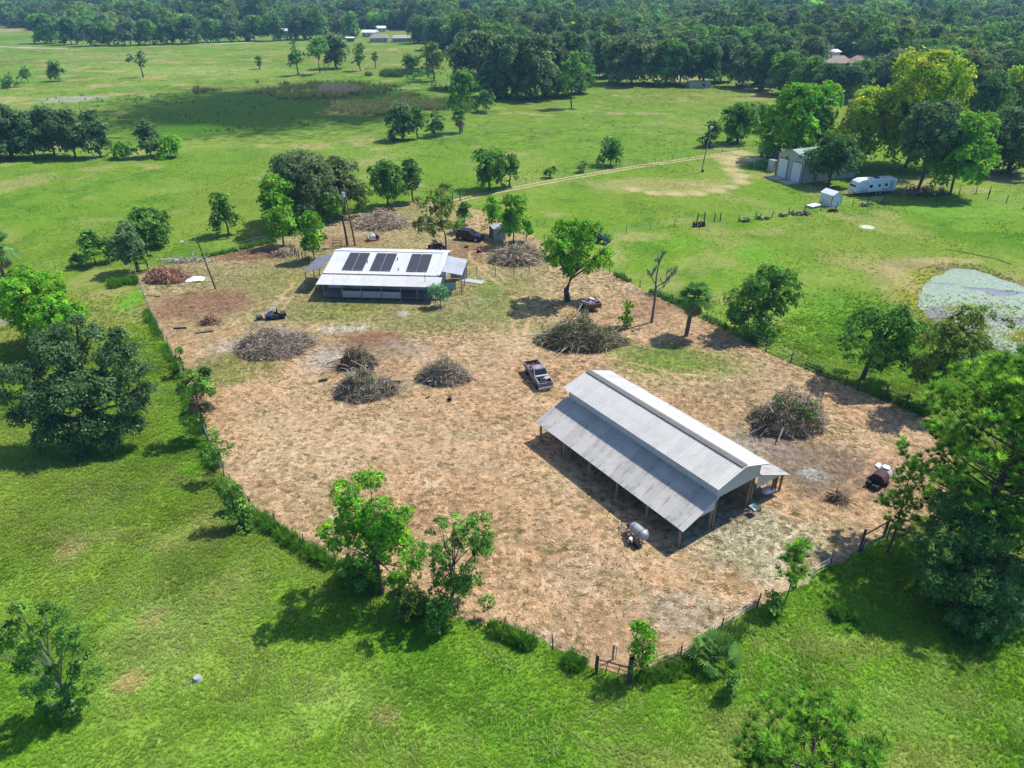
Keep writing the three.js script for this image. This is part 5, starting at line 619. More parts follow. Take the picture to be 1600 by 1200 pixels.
tree('rounded bright green tree at the left edge behind the dark live oak', 72, 548, 430, 145, 'fresh', { size: 0.16, clump: 0.13, lobes: [[75, 490, 38], [40, 480, 28], [110, 480, 30], [70, 455, 28], [100, 450, 22], [35, 455, 20], [130, 492, 18], [45, 515, 26], [85, 520, 28], [115, 515, 18], [25, 500, 18], [145, 490, 9], [60, 440, 16]], fork: 0.2, trunk: 0.25 });
tree('tall bright green tree in the weeds at the near side of the yard', 597, 928, 752, 140, 'fresh', { size: 0.13, clump: 0.11, fill: 0.95, fork: 0.35, trunk: 0.15, bark: M.bark, swell: 1.3, shell: 0.5, lobes: [[565, 765, 17], [590, 775, 18], [612, 785, 17], [635, 798, 13], [570, 795, 18], [600, 805, 20], [625, 820, 19], [648, 795, 7], [555, 822, 14], [580, 835, 20], [610, 842, 20], [638, 840, 16], [545, 828, 9], [565, 862, 15], [625, 865, 18], [645, 868, 15], [600, 870, 16], [520, 850, 13], [535, 870, 12], [660, 870, 9], [575, 890, 13], [625, 892, 13], [585, 905, 10]], limbs: 20 });
tree('open dark green tree right of the tall bright tree in the weeds', 705, 950, 800, 120, 'mid', { size: 0.14, clump: 0.11, fill: 0.8, fork: 0.2, trunk: 0.12, swell: 1.3, shell: 0.45, lobes: [[700, 805, 6], [715, 820, 13], [690, 828, 9], [738, 835, 9], [752, 812, 14], [768, 828, 9], [755, 838, 12], [700, 850, 13], [725, 852, 14], [755, 855, 11], [768, 862, 7], [690, 865, 9], [712, 875, 15], [740, 875, 12], [672, 885, 10], [695, 895, 14], [722, 900, 15], [750, 882, 9], [705, 920, 13], [685, 910, 9], [762, 925, 9], [750, 910, 7], [668, 838, 8], [680, 842, 6], [730, 922, 10]], limbs: 18 });
tree('big leaning yard tree with several round leaf masses and a thick trunk', 886, 470, 350, 115, 'fresh', { size: 0.16, clump: 0.12, fork: 0.32, trunk: 0.4, bark: M.bark, bend: 0.1, lobes: [[885, 365, 17], [905, 372, 16], [918, 358, 15], [870, 375, 15], [860, 390, 13], [890, 388, 17], [912, 390, 13], [850, 395, 7], [875, 405, 14], [900, 408, 15], [865, 415, 11], [885, 418, 9], [945, 400, 10], [938, 412, 13], [952, 405, 8], [925, 418, 10], [948, 378, 6], [915, 428, 6]], limbs: 16, twigs: 3 });
tree('broad dark bush of a tree standing on the rear right yard fence', 1180, 522, 418, 125, 'mid', { size: 0.18, clump: 0.13, fork: 0.2, lobes: [[1180, 460, 26], [1205, 462, 22], [1150, 470, 22], [1190, 435, 17], [1215, 440, 16], [1232, 462, 14], [1165, 445, 16], [1140, 488, 14], [1170, 495, 20], [1205, 490, 20], [1195, 425, 9], [1228, 482, 12], [1150, 500, 12], [1185, 508, 14]] });
tree('dark round crowned tree left of the pond just outside the yard fence', 1346, 594, 477, 120, 'mid', { size: 0.17, clump: 0.13, fork: 0.3, trunk: 0.28, fill: 1.25, lobes: [[1365, 490, 16], [1345, 505, 20], [1370, 515, 24], [1325, 515, 17], [1310, 528, 13], [1390, 510, 18], [1405, 525, 14], [1345, 535, 22], [1375, 545, 20], [1325, 545, 15], [1350, 560, 16], [1395, 540, 12], [1335, 575, 10], [1372, 478, 8]] });
tree('olive green forked tree in front of the pond', 1443, 634, 485, 110, 'olive', { size: 0.17, clump: 0.13, fork: 0.35, trunk: 0.25, lobes: [[1475, 495, 12], [1460, 505, 14], [1505, 505, 13], [1490, 515, 14], [1430, 515, 19], [1455, 530, 20], [1480, 530, 18], [1425, 540, 18], [1465, 550, 18], [1440, 565, 18], [1475, 560, 14], [1420, 575, 16], [1450, 590, 18], [1478, 585, 13], [1425, 595, 12], [1515, 500, 7], [1412, 552, 9]] });
tree('dark green tree crown cut by the right edge beside the pond', 1605, 610, 540, 80, 'mid', { lobes: [[1595, 552, 15], [1575, 550, 9], [1615, 560, 18], [1600, 575, 16], [1630, 560, 16]] });
tree('large dark bush filling the ground below the big pine', 1478, 945, 800, 210, 'dark', { name: 'bush', size: 0.14, clump: 0.11, fork: 0.15, fill: 1.2, max: 34000, lobes: [[1460, 850, 34, -1], [1500, 850, 36, -1], [1540, 855, 30, -1], [1430, 865, 26, 0], [1480, 890, 38, 1], [1520, 890, 34, 1], [1440, 895, 24, 1], [1550, 885, 20, 0.5], [1475, 925, 24, 2.5], [1510, 930, 26, 2.5], [1545, 925, 18, 2], [1415, 880, 16, 1], [1405, 850, 12, 0], [1455, 820, 18, -2], [1548, 840, 14, -1]] });
for (const [label, x, y, r2] of [['pale olive leaf mound in front of the large dark bush, left', 1440, 895, 26], ['pale olive leaf mound in front of the large dark bush, middle', 1478, 905, 28], ['olive leafy shrub at the lower right corner of the large dark bush', 1530, 945, 44]]) tree(label, x, y + 36, y - r2 * 0.6, r2 * 1.5, 'olive', { name: 'shrub', cat: 'shrub', base: 0.1, n: 7, size: 0.12, h: r2 < 40 ? 3.4 : 2.2 });
pine('large spreading pine at the right edge above the dark bush', 1512, 866, 596, 300, { trunk: 0.32, gap: 0.46, whorl: 5, from: 0.16, dens: 4.4, needles: 36, tuft: 0.5, cap: 150000, lean: 0.8 });
pine('second pine crown beyond the right edge beside the large pine', 1640, 880, 575, 200, { trunk: 0.3, gap: 0.5, whorl: 5, from: 0.25, dens: 4, needles: 22, tuft: 0.5, lean: 0.2 });
pine('small dark pine left of the large pine beside the old drum', 1385, 862, 733, 70, { trunk: 0.1, gap: 0.4, whorl: 4, from: 0.25, dens: 4.5, needles: 24, tuft: 0.38 });
pine('young pine sapling alone on the lower right yard fence', 1226, 938, 850, 46, { trunk: 0.05, gap: 0.42, whorl: 4, from: 0.34, dens: 3.2, needles: 30, tuft: 0.46 });
pine('pine seen from above at the bottom edge with a bare grey limb', 1235, 1330, 1068, 300, { trunk: 0.16, gap: 0.36, whorl: 5, from: 0.3, dens: 4.2, needles: 34, tuft: 0.42, h: 8.2, after: (t, r, h) => { part('dead_limb', [limb([new V3(0.2, h * 0.25, 0.3), new V3(-0.5, h * 0.55, 0.2), new V3(-1.1, h * 0.72, -0.2), new V3(-1.9, h * 0.86, -0.5)], 0.09, 0.035, 6), limb([new V3(-1.3, h * 0.76, -0.25), new V3(-1.75, h * 0.8, 0.1)], 0.03, 0.015, 5)], M.greyBark, t); } });
palm('cabbage palm with a thick trunk at the rear right of the yard', 1072, 525, 437, 62, { trunk: 0.27, lean: 0.5 });
palm('trunkless fan palm clump on the fence corner in the lower right', 1116, 1034, 948, 84, { name: 'palmetto', trunkless: true, skirt: false, fronds: 36 });
palm('cabbage palm at the left edge of the picture', 8, 437, 352, 74, { trunk: 0.25 });
tree('small blue green papaya like plant at the right end of the house porch', 688, 479, 446, 34, 'blue', { name: 'papaya_plant', cat: 'plant', base: 0.4, n: 7, fork: 0.6, droop: 0.6, aspect: 0.3, size: 0.45, shell: 0.5, px: 0.1, fill: 0.9, trunk: 0.06, bark: M.greyBark });
tree('leafy sapling beside the old pipe gate', 1000, 1056, 968, 54, 'fresh', { name: 'sapling', base: 0.12, n: 11, size: 0.11, fill: 0.9, trunk: 0.04, lobes: [[995, 978, 8], [990, 992, 11], [1006, 990, 10], [998, 1008, 13], [1012, 1010, 10], [985, 1015, 9], [1000, 1025, 14], [1016, 1026, 9], [988, 1030, 9]] });
tree('slender tree with a dead reddish middle on the west fence', 326, 688, 576, 62, 'mid', { size: 0.12, fill: 0.95, trunk: 0.09, fork: 0.4, shell: 0.5, lobes: [[326, 584, 9], [312, 594, 10], [338, 604, 11], [310, 608, 12], [330, 615, 12], [342, 618, 8], [312, 645, 11], [300, 660, 9], [320, 660, 11], [328, 640, 10], [300, 650, 6]], after: (t, r, l, h, s) => { part('dead_leaves', crown(r, [{ x: 0.1, y: h * 0.62, z: 0.2, r: 0.7 }, { x: -0.5, y: h * 0.5, z: 0.3, r: 0.55 }, { x: 0.7, y: h * 0.45, z: 0, r: 0.7 }], { size: 0.12, fill: 0.8, clump: 0.25, cols: K.reddish, shell: 0.4, per: 20 }), dryMat, t); } });
tree('thin sparse sapling below the slender reddish tree on the west fence', 350, 744, 670, 62, 'mid', { name: 'sapling', size: 0.11, fill: 0.55, shell: 0.4, trunk: 0.05, lobes: [[350, 678, 8], [340, 690, 10], [362, 690, 9], [372, 698, 6], [336, 705, 9], [352, 705, 11], [368, 712, 6], [345, 720, 7], [378, 705, 4]] });
tree('bushy green weeds at the bend of the west fence', 374, 822, 742, 46, 'mid', { name: 'shrub', cat: 'shrub', base: 0.02, n: 11, size: 0.13, h: 4, lobes: [[368, 752, 9], [362, 766, 10], [375, 770, 11], [378, 786, 13], [368, 798, 10], [352, 800, 7], [388, 800, 11], [385, 815, 12]] });
tree('sparse grey limbed tree in the near left pasture', 116, 1112, 945, 150, 'mid', { name: 'tree', size: 0.13, fill: 1.1, shell: 0.3, clump: 0.12, fork: 0.12, trunk: 0.12, bark: M.greyBark, limbs: 24, twigs: 2, swell: 1.0, lobes: [[105, 955, 14, 0], [138, 960, 15, -0.3], [163, 965, 13, 0], [92, 975, 14, 0.3], [122, 985, 17, 0], [158, 990, 15, 0.2], [178, 985, 8, 0], [68, 1000, 15, 0.2], [98, 1010, 16, 0.2], [148, 1015, 17, -0.2], [170, 1020, 12, 0], [48, 1012, 10, 0.2], [78, 1035, 16, 0], [112, 1045, 16, 0.3], [148, 1048, 15, 0], [175, 1050, 9, 0], [95, 1068, 15, 0.2], [66, 1075, 13, 0], [125, 1075, 14, 0.3], [155, 1075, 10, 0], [80, 1098, 14, 0.3], [110, 1098, 14, 0.5], [140, 1095, 12, 0.3]] });
tree('small round sapling in the middle of the rear right yard', 978, 512, 472, 26, 'bright', { name: 'sapling', base: 0.1, n: 7, fill: 0.8 });
tree('small green shrub inside the west fence above the slender tree', 288, 585, 545, 24, 'mid', { name: 'shrub', cat: 'shrub', base: 0.05, n: 6 });
tree('low green shrub left of the slender reddish tree', 322, 600, 575, 30, 'mid', { name: 'shrub', cat: 'shrub', base: 0.02, n: 6 });
tree('low dark weed clump in the near right pasture', 1140, 1090, 1055, 36, 'mid', { name: 'shrub', cat: 'shrub', base: 0.02, n: 6, size: 0.1 });
tree('leafy weed clump under the tall bright tree in the yellow shade', 640, 960, 925, 70, 'olive', { name: 'shrub', cat: 'shrub', base: 0.02, n: 9, size: 0.11 });
tree('dark shrub in the weeds at the foot of the open dark green tree', 690, 985, 935, 60, 'mid', { name: 'shrub', cat: 'shrub', base: 0.02, n: 8, size: 0.12 });
tree('dark weedy shrub left of the tall bright tree', 560, 915, 875, 70, 'mid', { name: 'shrub', cat: 'shrub', base: 0.02, n: 9, size: 0.12 });
tree('dark weed clump under the pine sapling', 1205, 962, 930, 40, 'mid', { name: 'shrub', cat: 'shrub', base: 0.02, n: 6, size: 0.1 });

{ // dead tree hung with moss
  const b = spot(1018, 504), h = heightTo(b, 392), t = plant('dead_tree', 'bare dead tree hung with grey moss left of the cabbage palm', 'dead tree', b), r = rng(90), g = [], L = new Leaves(3000);
  g.push(limb([new V3(), new V3(0.1, h * 0.3, 0), new V3(0.0, h * 0.65, 0), new V3(0.3, h, 0)], 0.2, 0.03, 8)); const put = (a, d, l, w, n) => { const e = a.clone().addScaledVector(d, l), m = a.clone().lerp(e, 0.5); m.y -= l * 0.06; g.push(limb([a, m, e], w, w * 0.35, 5)); for (let i = 0; i < 14; i++) { const p = a.clone().lerp(e, 0.25 + 0.75 * r()), q = 0.2 + 0.5 * r(), k = 0.035; L.tri(p.x - k, p.y, p.z, p.x + k, p.y, p.z + k * 0.5, p.x + (r() - 0.5) * 0.1, p.y - q, p.z, 0.30, 0.29, 0.26); } if (n > 0) for (let i = 0; i < 3; i++) { const x = rv(r); x.y = Math.abs(x.y); put(a.clone().lerp(e, 0.4 + 0.5 * r()), d.clone().lerp(x, 0.55).normalize(), l * 0.5, w * 0.55, n - 1); } };
  put(new V3(0, h * 0.5, 0), new V3(0.75, 0.75, 0.2).normalize(), 3.2, 0.09, 2); put(new V3(0, h * 0.55, 0), new V3(-0.45, 0.8, 0.2).normalize(), 2.3, 0.07, 2); put(new V3(0, h * 0.7, 0), new V3(0.2, 0.9, -0.4).normalize(), 2.2, 0.06, 2); put(new V3(0.1, h * 0.4, 0), new V3(-0.6, 0.2, 0.3).normalize(), 1.2, 0.05, 1); put(new V3(0, h * 0.45, 0), new V3(0.8, 0.4, -0.4).normalize(), 2.4, 0.06, 1);
  part('trunk', g, std(0.26, 0.23, 0.2, 0.95, 0, { map: barkTex }), t); part('hanging_moss', L.geo(), dryMat, t);
}
// around the house
tree('grey green oak, the leftmost tall crown of the clump behind the house', 478, 348, 238, 108, 'moss', { name: 'oak_tree', n: 18, base: 0.3, fill: 1.2, trunk: 0.3 });
tree('grey green oak right of the tallest crown behind the house', 538, 335, 247, 76, 'moss', { name: 'oak_tree', n: 14, base: 0.3, fill: 1.1, trunk: 0.28 });
tree('bright green tree at the left of the clump behind the house', 440, 366, 275, 62, 'fresh', { n: 13, base: 0.2 });
tree('light green reddish tinged tree on several trunks left of the house clump', 443, 385, 322, 48, 'bright', { n: 10, base: 0.35, trunk: 0.18, bark: M.greyBark });
tree('brownish olive tree in the middle of the clump behind the house', 482, 350, 288, 56, 'olive', { n: 11, base: 0.15 });
tree('mid green tree at the right foot of the clump behind the house', 515, 348, 290, 56, 'mid', { n: 11, base: 0.15 });
tree('small dark green tree between the clump and the bright round tree', 458, 362, 320, 36, 'mid', { n: 8, base: 0.2 });
tree('bright egg shaped tree directly left of the house roof', 493, 407, 333, 42, 'fresh', { n: 12, base: 0.28, fill: 1.4, shell: 0.7, trunk: 0.1 });
tree('small airy tree behind the utility pole', 568, 339, 290, 36, 'olive', { n: 8, base: 0.35, fill: 0.8 });
tree('round crowned tree above the brown brush pile behind the house', 606, 323, 254, 62, 'mid', { n: 14, base: 0.3, trunk: 0.2 });
tree('small dark tree right of the round crowned tree behind the house', 646, 316, 251, 40, 'dark', { n: 10, base: 0.3 });
tree('thin leaning tree with airy foliage at the right rear corner of the house', 697, 392, 290, 68, 'olive', { fill: 0.7, shell: 0.4, fork: 0.5, trunk: 0.13, lobes: [[690, 305, 12], [702, 318, 11], [675, 322, 13], [692, 332, 14], [668, 345, 12], [685, 352, 14], [660, 352, 8], [705, 345, 7], [672, 360, 8], [700, 298, 8], [662, 318, 9]] });
tree('bright many stemmed tree behind the grey metal shed', 802, 382, 304, 58, 'fresh', { fill: 0.9, n: 12, base: 0.3, trunk: 0.13 });
tree('yellow green small tree left of the metal shed', 768, 366, 308, 38, 'bright', { n: 9, base: 0.2, fill: 0.9 });
tree('small green tree behind the dark car', 727, 352, 318, 26, 'mid', { n: 7, base: 0.3 });
tree('low shrub left of the dark car', 716, 364, 342, 24, 'mid', { name: 'shrub', cat: 'shrub', n: 5, base: 0.05 });
tree('dark low tree right of the metal shed at the fence', 822, 378, 345, 24, 'mid', { n: 6, base: 0.2 });
tree('round tree beside the dirt track', 765, 296, 234, 62, 'mid', { n: 13, base: 0.3, trunk: 0.22 });
tree('smaller dark tree right of the round tree beside the dirt track', 797, 293, 242, 34, 'dark', { n: 9, base: 0.2 });
tree('small round tree standing alone by the dirt track fence', 954, 258, 217, 46, 'mid', { n: 11, base: 0.3 });
tree('low bush by the dirt track left of the lone round tree', 860, 278, 262, 24, 'mid', { name: 'shrub', cat: 'shrub', n: 5, base: 0.02 });
tree('small bush by the dirt track just below the lone round tree', 910, 269, 256, 16, 'olive', { name: 'shrub', cat: 'shrub', n: 5, base: 0.02 });
tree('twin stemmed green tree standing in the left pasture', 357, 368, 302, 48, 'mid', { n: 11, base: 0.25, fill: 0.95 });
tree('dark leafy tree behind the corner brace in the left pasture', 236, 388, 326, 66, 'mid', { n: 13, base: 0.1, fill: 1.3 });
tree('bluish dark tree at the fence corner of the left pasture', 214, 424, 350, 54, 'oak', { n: 12, base: 0.3, trunk: 0.16 });
tree('slim dark tree right of the leafy tree in the left pasture', 264, 380, 331, 24, 'mid', { n: 7, base: 0.25 });
tree('round dark bush at the left of the pasture fence', 150, 413, 361, 42, 'mid', { name: 'bush', cat: 'bush', n: 9, base: 0.05, fill: 1.3 });
tree('middling bush between the round bush and the leafy tree', 180, 408, 372, 36, 'mid', { name: 'bush', cat: 'bush', n: 7, base: 0.05 });
tree('small low bush left of the round dark bush', 123, 415, 398, 22, 'dark', { name: 'bush', cat: 'bush', n: 5, base: 0.02 });
// hedge of oaks in the left pasture
tree('dark oak at the left edge of the pasture hedge', 18, 247, 166, 92, 'oak', { name: 'oak_tree', n: 14, base: 0.1, fill: 1.3 });
tree('dark oak second from the left in the pasture hedge', 86, 244, 168, 62, 'oak', { name: 'oak_tree', n: 13, base: 0.12, fill: 1.3 });
tree('dark oak third from the left in the pasture hedge', 118, 246, 172, 54, 'oak', { name: 'oak_tree', n: 12, base: 0.12, fill: 1.3 });
tree('dark slim oak at the right end of the pasture hedge', 157, 246, 174, 46, 'oak', { name: 'oak_tree', n: 11, base: 0.15, fill: 1.2 });
tree('dark oak between the first and second in the pasture hedge', 55, 245, 175, 60, 'oak', { name: 'oak_tree', n: 12, base: 0.1, fill: 1.3 });
tree('lone dark cone shaped tree right of the pasture hedge', 236, 245, 190, 42, 'oak', { n: 10, base: 0.05, fill: 1.4 });
tree('bright low bush right of the cone shaped tree', 268, 246, 215, 42, 'fresh', { name: 'bush', cat: 'bush', n: 7, base: 0.02 });
tree('bright low bush between the hedge and the cone shaped tree', 197, 247, 222, 42, 'bright', { name: 'bush', cat: 'bush', n: 7, base: 0.02 });
// middle of the far pasture
tree('broad dark oak at the left of the small group in front of the reeds', 630, 219, 163, 48, 'oak', { name: 'oak_tree', n: 12, base: 0.08, fill: 1.35 });
tree('forked tree right of the broad dark oak in front of the reeds', 653, 217, 166, 26, 'mid', { n: 8, base: 0.35, trunk: 0.2 });
tree('small round tree third in the group in front of the reeds', 680, 214, 176, 28, 'oak', { n: 8, base: 0.35 });
palm('thick dark palm at the right end of the group in front of the reeds', 719, 208, 168, 30, { trunk: 0.3 });
tree('tall light green tree behind the dark palm', 722, 206, 110, 48, 'mid', { n: 11, base: 0.45, fill: 0.75, trunk: 0.2 });
tree('dark bush below the oaks at the right of the reeds', 759, 175, 142, 32, 'dark', { name: 'bush', cat: 'bush', n: 7, base: 0.05 });
tree('tall slim tree at the far left of the marsh group', 466, 118, 65, 28, 'mid', { n: 9, base: 0.3, fill: 0.7 });
tree('tall flat topped light tree in the marsh group', 500, 115, 60, 50, 'mid', { n: 10, base: 0.5, fill: 0.8, trunk: 0.25 });
tree('dark mossy oak right in the marsh group', 526, 107, 54, 48, 'moss', { name: 'oak_tree', n: 11, base: 0.2 });
tree('pale sparse tree right of the dark mossy oak in the far field', 563, 111, 69, 28, 'olive', { n: 8, base: 0.25, fill: 0.6 });
palm('small dark palm standing alone in the far field', 587, 107, 80, 15, { trunk: 0.25 });
palm('dark short palm alone in the far left field', 406, 108, 86, 17, { trunk: 0.3 });
tree('lone umbrella shaped cypress in the far left pasture', 224, 121, 84, 38, 'oak', { name: 'cypress_tree', n: 8, base: 0.6, fill: 0.8, trunk: 0.35, sy: 0.5 });
tree('lone round tree in the far left pasture', 92, 127, 97, 28, 'mid', { n: 8, base: 0.2 });
tree('small tree left of the lone round tree', 45, 129, 107, 18, 'mid', { n: 6, base: 0.2 });
tree('low bush group at the far left edge', 17, 137, 118, 30, 'mid', { name: 'bush', cat: 'bush', n: 6, base: 0.02 });
tree('round dark tree left of the big oaks in the far field', 643, 115, 85, 28, 'mid', { n: 8, base: 0.2 });
tree('tall airy tree between the round dark tree and the big oaks', 678, 127, 68, 42, 'olive', { n: 9, base: 0.3, fill: 0.85 });
tree('green low thicket below the round dark tree', 655, 124, 110, 42, 'mid', { name: 'bush', cat: 'bush', n: 6, base: 0.02 });
for (const [i, [x, y, t, w, k, l]] of [[742, 138, 50, 92, 'moss', 'huge grey oak at the left end of the dark oak row'], [792, 152, 56, 92, 'oak', 'huge dark oak second in the dark oak row'], [838, 154, 54, 84, 'moss', 'huge mossy oak in the middle of the dark oak row'], [880, 150, 52, 84, 'oak', 'huge dark oak at the right end of the dark oak row'], [776, 150, 90, 46, 'dark', 'smaller dark tree at the foot of the oak row, left'], [905, 146, 84, 46, 'mid', 'lighter green tree at the right foot of the dark oak row'], [986, 131, 53, 104, 'moss', 'wide rounded grey oak alone in front of the woods'], [948, 121, 60, 62, 'oak', 'dark oak at the left shoulder of the wide rounded oak']].entries()) tree(l, x, y, t, w, k, { name: 'oak_tree', n: 16, base: 0.08, fill: 1.35, trunk: 0.5 });
tree('slim tree with a bare lower trunk casting a detached shadow', 893, 169, 82, 42, 'mid', { n: 9, base: 0.35, fill: 0.8, trunk: 0.22 });
// right side
tree('round dark oak beside the garage drive', 1152, 224, 163, 68, 'mid', { name: 'oak_tree', n: 13, base: 0.25, trunk: 0.4 });
tree('small dark tree left of the round oak by the drive', 1109, 229, 190, 32, 'dark', { n: 8, base: 0.15 });
tree('bright green spreading tree left above the garage', 1240, 250, 131, 122, 'fresh', { n: 17, base: 0.2, trunk: 0.35 });
tree('yellow green tree right behind the garage roof', 1338, 262, 140, 96, 'yellow', { n: 15, base: 0.15, trunk: 0.3 });
tree('tallest yellow crowned tree behind the camper', 1414, 262, 80, 148, 'yellow', { n: 20, base: 0.2, trunk: 0.45 });
tree('soft dark green feathery tree beside the camper', 1432, 300, 160, 100, 'oak', { n: 17, base: 0.42, fill: 1.3, trunk: 0.3 });
tree('bright green tree right of the feathery tree', 1484, 305, 176, 96, 'bright', { n: 15, base: 0.2, trunk: 0.25 });
tree('small dark tree standing in front of the garage wall', 1294, 290, 212, 88, 'dark', { n: 13, base: 0.35, trunk: 0.25, sy: 0.75 });
tree('big shady oak at the right edge beyond the camper', 1575, 270, 172, 96, 'oak', { name: 'oak_tree', n: 16, base: 0.2, trunk: 0.5 });
tree('yellow green tree high at the right edge', 1582, 200, 104, 84, 'yellow', { n: 14, base: 0.2, trunk: 0.4 });
tree('dark tree between the tall yellow tree and the right edge', 1520, 215, 112, 80, 'dark', { n: 14, base: 0.15, trunk: 0.4 });
tree('dark oak behind the bright tree right of the garage', 1500, 262, 190, 70, 'dark', { n: 12, base: 0.15 });
tree('green tree behind the round oak by the drive', 1188, 205, 165, 46, 'mid', { n: 10, base: 0.15 });
// front rank of the woods, each tree its own
{
  const front = [[930, 112, 50, 66], [1040, 133, 62, 62], [1062, 130, 48, 70], [1098, 134, 66, 54], [1125, 128, 58, 66], [1160, 136, 70, 60], [1192, 141, 72, 58], [1222, 148, 82, 58], [1258, 152, 88, 60], [1292, 158, 98, 56], [1322, 160, 104, 50], [1208, 132, 54, 70], [1255, 128, 58, 74], [1075, 112, 40, 76], [1015, 112, 44, 70], [1140, 112, 42, 76], [1340, 150, 95, 60], [1385, 150, 80, 70], [1460, 160, 74, 80], [1500, 160, 88, 70], [1555, 150, 80, 80], [1180, 108, 38, 70]];
  const NTH = 'first second third fourth fifth sixth seventh eighth ninth tenth eleventh twelfth thirteenth fourteenth fifteenth sixteenth seventeenth eighteenth nineteenth twentieth twenty-first twenty-second'.split(' '), TONE = { dark: 'dark green', oak: 'grey green', mid: 'fresh green', moss: 'mossy grey' }, K4 = ['dark', 'oak', 'mid', 'moss', 'mid'];
  front.sort((a, b) => a[0] - b[0]); front.forEach(([x, y, t, w], i) => tree(`${NTH[i]} tree from the left in the front rank of the woods at right, ${TONE[K4[i % 5]]}`, x, y, t, w, K4[i % 5], { group: 'front rank of the woods', n: 12, base: 0.08, fill: 1.2, px: 2.2, trunk: 0.35 }));
  const left = [[75, 68, 22, 46], [112, 70, 28, 40], [142, 72, 33, 38], [172, 71, 34, 36], [204, 71, 30, 40], [236, 70, 32, 38], [268, 69, 28, 40], [300, 68, 26, 42], [334, 66, 30, 36], [366, 65, 24, 40], [398, 64, 26, 40], [430, 64, 22, 40], [466, 62, 10, 44], [494, 62, 14, 46], [550, 60, 20, 32], [530, 58, 24, 34], [655, 68, 26, 40], [686, 78, 28, 50], [715, 84, 22, 52]];
  left.sort((a, b) => a[0] - b[0]); left.forEach(([x, y, t, w], i) => tree(`${NTH[i]} tree from the left in the woods along the far road, ${TONE[['mid', 'dark', 'oak', 'mid', 'moss'][i % 5]]}`, x, y, t, w, ['mid', 'dark', 'oak', 'mid', 'moss'][i % 5], { group: 'woods along the far road', n: 10, base: 0.03, fill: 1.2, px: 2.2, trunk: 0.3 }));
}
// ------------------------------------------------------------------ brush piles
function brush(label, px, py, rx, topPy, o = {}) {
  const b = spot(px, py), s = LENS / depthOf(b), R = rx / s, h = heightTo(b, topPy) * 0.72 + 0.2, rz = o.rz ?? R * 0.75, r = rng(px + 3), t = plant('brush_pile', label, 'brush pile', b), sticks = [], L = new Leaves(34000), mats = o.wood ?? [[0.20, 0.15, 0.11], [0.14, 0.11, 0.085], [0.28, 0.23, 0.18]], px1 = depthOf(b) / 710;
  const pt = () => { const a = r() * TAU, q = Math.sqrt(r()), x = Math.cos(a) * q, z = Math.sin(a) * q; const rag = 0.85 + 0.45 * noise(a * 1.3 + px, 3); return new V3(x * R * rag, h * Math.pow(1 - q * q, 0.8) * (0.3 + 0.7 * r()) * (0.45 + 1.0 * noise(x * 2.6 + px, z * 2.6)), z * rz); };
  for (let i = 0; i < (o.sticks ?? 240) * 1.1; i++) { const p = pt(), d = rv(r); d.y *= 0.35; const out = new V3(p.x / R, 0.12, p.z / rz), edge = out.length() > 0.7; d.addScaledVector(out, edge ? 0.5 : 0.3); d.normalize(); const l = (o.len ?? 1.1) * (0.4 + 1.0 * r() + (r() < 0.12 ? 1.1 : 0)), e = p.clone().addScaledVector(d, l), m = p.clone().lerp(e, 0.5); m.x += (r() - 0.5) * 0.15 * l; m.y += (r() - 0.3) * 0.15 * l; if (e.y < 0.02) e.y = 0.03; if (m.y < 0.03) m.y = 0.05; const w = Math.max(px1 * 0.22, (o.thick ?? 0.03) * (0.4 + r() * r() * 2)); const c = mats[(r() * mats.length) | 0], k = 0.8 + 1.9 * r() * r() + 0.4 * r(); sticks.push(colorize(prep(limb([p, m, e], w, w * 0.35, 4)), [c[0] * k, c[1] * k, c[2] * k])); }
  for (let i = 0; i < (o.logs ?? 5) * 2; i++) { const a = r() * TAU, p = new V3(Math.cos(a) * R * 0.4, h * 0.35 + 0.1, Math.sin(a) * rz * 0.4), e = new V3(Math.cos(a) * R * (0.85 + 0.75 * r()), 0.08 + 0.5 * r(), Math.sin(a) * rz * (0.85 + 0.75 * r())); const c = mats[(r() * mats.length) | 0]; const lw = 0.045 + 0.07 * r(), mm = p.clone().lerp(e, 0.55); mm.x += (r() - 0.5) * 0.4; mm.y += 0.15 * r(); sticks.push(colorize(prep(limb([p, mm, e], lw, lw * 0.5, 6)), [c[0] * 1.5, c[1] * 1.45, c[2] * 1.4])); }
  const cols = o.cols ?? K.dry, n = Math.round((o.leaves ?? 3500) * 1.35), size = Math.max(0.11, px1 * 1.7), nn = new V3(), tt = new V3(), ss = new V3(); for (let i = 0; i < n; i += 7) { const q = pt(), e = rv(r), c = cols[(r() * cols.length) | 0], v = 0.9 + 1.5 * r(); e.y = Math.abs(e.y) + 0.25; e.normalize(); for (let j = 0; j < 7; j++) { const p = rv(r).multiplyScalar(size * 1.5).add(q); if (p.y < 0.03) p.y = 0.03; rv(r, nn).multiplyScalar(0.6).add(e).normalize(); rv(r, tt).addScaledVector(nn, -tt.dot(nn)).normalize(); ss.crossVectors(nn, tt); const k = v * (0.8 + 0.4 * r()); L.leaf(p, tt, ss, size * (0.7 + 1.5 * r()), size * 0.4, [c[0] * k, c[1] * k, c[2] * k]); } }
  part('branches', sticks, dryMat, t); part('dry_leaves', L.geo(), dryMat, t); if (o.green) part('green_leaves', crown(r, o.green.map(([x, y, z, q]) => ({ x: x * R, y: y * h, z: z * rz, r: q, sy: 0.7 })), { size: size * 1.2, fill: 0.9, clump: 0.3, cols: K[o.gk ?? 'mid'], shell: 0.5, per: 18 }), leafMat, t);
  if (o.after) o.after(t, r, R, h, rz); return t;
}
